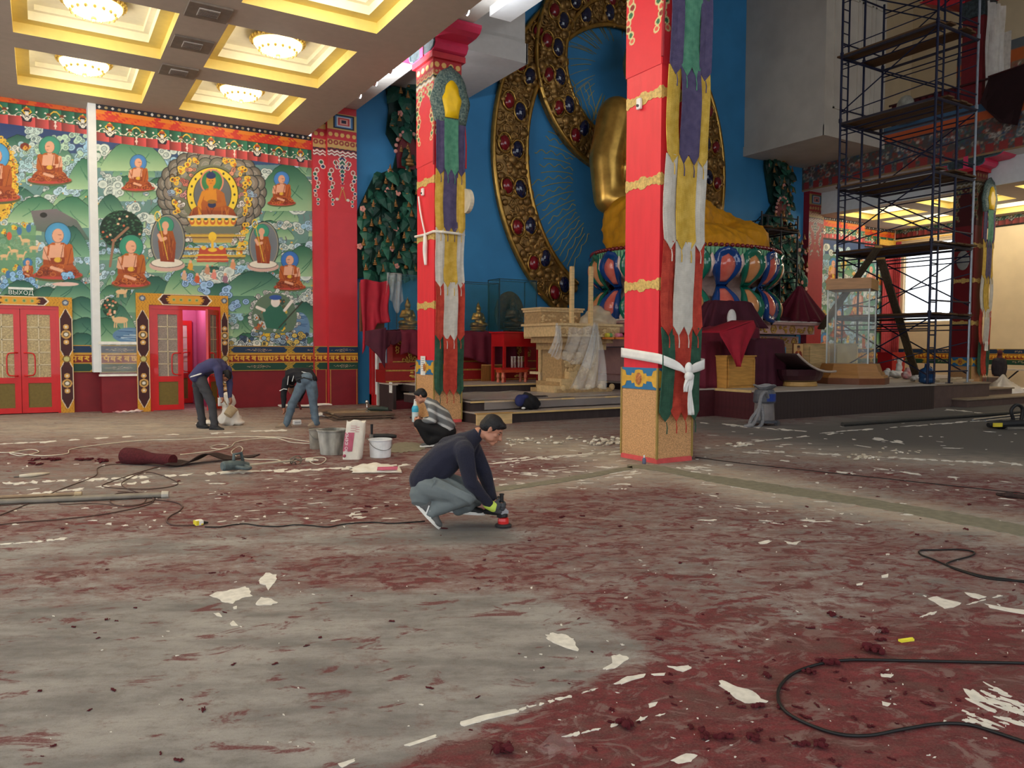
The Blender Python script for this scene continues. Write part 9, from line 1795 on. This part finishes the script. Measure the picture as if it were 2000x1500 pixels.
# long bars and tools on the dark floor, right
pipe('long dark timber bar on the dark floor at the right',(1645,833),(2040,805),.045,mat('bar_dark',(58,56,54),.6),'floor_bar'); pipe('thin steel rod right of the long dark bar',(1900,822),(2040,806),.022,mat('rod_steel',(150,152,156),.3,metal=.6)); pipe('second thin steel rod beside the first at the right edge',(1925,824),(2040,812),.02,mat('rod_steel',()))
p = G(1972,838); t = thing('belt_sander','black floor sander with hoop handle and yellow label at the right edge','sander',p,-.4); mb = MB(); mb.tube([(-.5,0,.09),(-.2,0,.1),(.35,0,.12)],[.05,.1,.09],12); obj('body',mb,mat('tool_black',()),t,smooth=False); mb = MB(); mb.box((-.36,-.09,.1),(.2,.03,.08)); obj('yellow_label',mb,mat('label_yellow',(216,196,64),.4),t); mb = MB(); mb.tube(spline([(.1,0,.15),(.02,0,.38),(.14,0,.5),(.28,0,.42),(.26,0,.16)],6),.035,8); obj('hoop_handle',mb,mat('tool_black',()),t,smooth=True); mb = MB(); mb.box((.1,0,.03),(.5,.22,.05)); obj('sole_plate',mb,stl,t)
# dark tool on the floor near the right edge, further front
p = G(1985,968); t = thing('dark_lump','dark strip of torn backing on the floor at the right edge','strip',p); flesh('strip',[('c',G(1948,965,.02),.02,G(2010,972,.025),.03),('e',tuple(G(1970,966,.03)),(.08,.05,.03))],.012,mat('felt_back',()),t,2)
# rubble of old plaster behind the man
r_ = random.Random(14); rubm = [mat('rubble_a',(206,198,182),.85,var=.1),mat('rubble_b',(176,166,150),.85,var=.1),mat('rubble_c',(226,220,208),.85)]
RM = []
for q in range(5):
    mb = MB(); mb.ell((0,0,.3),(.5,.4,.32),None,7,5); mb.v = [tuple(np.array(v)*(1+.25*(r_.random()-.5))) for v in mb.v]; RM.append([mesh_from(mb,m_,False,'rubble') for m_ in rubm])
def chunks(label,group,spots,name='plaster_chunk',cat='rubble'):
    for x,y,s in spots:
        p = G(x,y); o = bpy.data.objects.new(name,r_.choice(r_.choice(RM))); COL.objects.link(o); o.location = (p[0],p[1],-.0); o.scale = [s*r_.uniform(.7,1.3),s*r_.uniform(.7,1.2),s*r_.uniform(.5,.9)]; o.rotation_euler = (0,0,r_.uniform(0,6)); tag(o,label,cat,group)
chunks('pale chunk of broken plaster in the row beyond the squatting man','plaster chunks beyond the squatting man',[(r_.uniform(990,1215),858+0.045*(0)+r_.uniform(-3,10)+(0),r_.uniform(.04,.10)) for _ in range(60)])
chunks('pale chunk of broken plaster heaped left of the nearest column','plaster heap left of the nearest column',[(r_.gauss(1185,18),r_.gauss(866,4),r_.uniform(.05,.12)) for _ in range(34)])
chunks('pale chunk of plaster in the small heap right of the nearest column','plaster heap right of the nearest column',[(r_.gauss(1445,14),r_.gauss(871,2),r_.uniform(.05,.1)) for _ in range(20)])
chunks('pale chunk of plaster in the heap on the dark floor','plaster heap on the dark floor',[(r_.gauss(1690,18),r_.gauss(895,2.5),r_.uniform(.04,.09)) for _ in range(24)]+[(r_.gauss(1765,20),r_.gauss(884,3),r_.uniform(.03,.07)) for _ in range(14)])
# tufts of torn felt
tuft_m = mat('felt_tuft',(92,24,34),.95,var=.3,scale=40,bump=.6,bscale=90); TM = []
for q in range(4):
    mb = MB(); rq = random.Random(q)
    for w_ in range(9): mb.ell((rq.gauss(0,.35),rq.gauss(0,.3),.28+rq.uniform(-.05,.2)),(rq.uniform(.2,.4),rq.uniform(.15,.35),rq.uniform(.15,.3)),Matrix.Rotation(rq.uniform(0,3),3,'Z'),6,5)
    for w_ in range(8): a = rq.uniform(0,6.28); mb.tube([(0,0,.3),(.5*math.cos(a),.5*math.sin(a),.4+rq.uniform(-.3,.2)),(.85*math.cos(a+.4),.85*math.sin(a+.4),rq.uniform(.03,.5))],[.08,.06,.02],4)
    mb.v = [(x,y,max(.02,z)) for x,y,z in mb.v]
    TM.append(mesh_from(mb,tuft_m,False,'felt_tuft'))
big = [(1700,1272,.085,'large fluffy tuft of torn dark red felt beside the yellow strip'),(1618,1298,.065,'dark red felt tuft lying on the black cable loop'),(1625,1202,.045,'dark red felt tuft beyond the cable loop, upper one'),(1722,1236,.05,'dark red felt shred with a plastic scrap, beyond the large tuft'),(1498,1322,.04,'dark red felt tuft left of the cable bend'),(1582,1316,.04,'dark red felt tuft inside the cable bend'),(1480,1382,.04,'dark red felt tuft at the end of the pale elongated patch'),(975,1467,.07,'flat dark red felt tuft at the bottom edge, near the middle'),(1375,1437,.05,'dark red felt tuft in the bottom row, left of two'),(1412,1443,.05,'dark red felt tuft in the bottom row, between two others'),(1474,1447,.045,'dark red felt tuft in the bottom row, right of two'),(1600,1460,.05,'dark red felt tuft with a white scrap at the bottom right'),(1222,1416,.06,'flat dark red felt tuft below the white line'),(642,961,.05,'round dark red felt tuft beyond the sander man, left of him'),(1565,1457,.04,'small dark red felt tuft at the bottom, left of the white scrap'),(1720,1252,.035,'small felt tuft between the large tuft and the plastic scrap')]
for x,y,s,l in big:
    p = G(x,y); o = bpy.data.objects.new('felt_tuft',r_.choice(TM)); COL.objects.link(o); o.location = (p[0],p[1],0); o.scale = (s,s*.8,s*.8); o.rotation_euler = (0,0,r_.uniform(0,6)); tag(o,l,'tuft','tufts of torn felt')
def tufts(label,grp,fn,n):
    for _ in range(n):
        x,y,s = fn(); p = G(x,y); o = bpy.data.objects.new('felt_tuft',r_.choice(TM)); COL.objects.link(o); o.location = (p[0],p[1],0); o.scale = (s*r_.uniform(.8,1.8),s*.8,s*.7); o.rotation_euler = (0,0,r_.uniform(0,6)); tag(o,label,'tuft',grp)
tufts('small crumb of torn dark red felt scattered over the foreground floor','felt crumbs in the foreground',lambda: (r_.uniform(60,1980),r_.uniform(1080,1490),r_.uniform(.008,.02)),70)
tufts('small crumb of torn felt scattered inside and around the black cable loop','felt crumbs by the cable loop',lambda: (r_.gauss(1560,150),r_.gauss(1340,80),r_.uniform(.01,.025)),50)
tufts('dark felt clump on the floor left of the carpet roll','felt clumps left of the carpet roll',lambda: (r_.uniform(30,240),r_.uniform(896,908),r_.uniform(.04,.09)),14)
tufts('small crumb of felt on the floor beyond the squatting man','felt crumbs in the middle floor',lambda: (r_.uniform(100,1900),r_.uniform(880,1060),r_.uniform(.01,.03)),60)
p = G(1770,1252); t = thing('yellow_strip','small bright yellow plastic strip on the red floor','strip',p,-.25); mb = MB(); mb.bb(-.045,.045,-.013,.013,0,.012); obj('strip',mb,mat('strip_yellow',(232,222,70),.4),t); mb = MB(); mb.bb(-.045,.045,-.004,.004,.012,.016); obj('ridge',mb,mat('strip_yellow',()),t)
p = G(1082,1480); t = thing('plastic_scrap','crumpled piece of clear plastic at the bottom edge','plastic',p); mb = MB(); mb.grid(lambda u,v: ((u-.5)*.15+.02*math.sin(v*5),(v-.5)*.14,.04+.03*math.sin(u*5+v*3)+.012*math.sin(v*9-u*4)),14,14); obj('film',mb,glass('clear_scrap',(176,160,156),.16,.12),t,smooth=True)
p = G(1705,1237); t = thing('plastic_scrap','clear plastic scrap by the dark felt shred','plastic',p); mb = MB(); mb.sheet(lambda u,v: ((u-.5)*.09,(v-.5)*.07,.006+.02*abs(math.sin(u*5+v*3))),8,8,.002); obj('film',mb,glass('clear_scrap',()),t)
# debris at the wall foot
clump('crumpled pinkish scrap at the foot of the wall beside the door','floor_scrap','scrap',243,806,0,[(0,0,.02,.3,.1,.03),(.3,.05,.03,.15,.1,.04)],mat('scrap_pink',(206,150,150),.7,rgb2=(226,210,206),scale=8),.03)
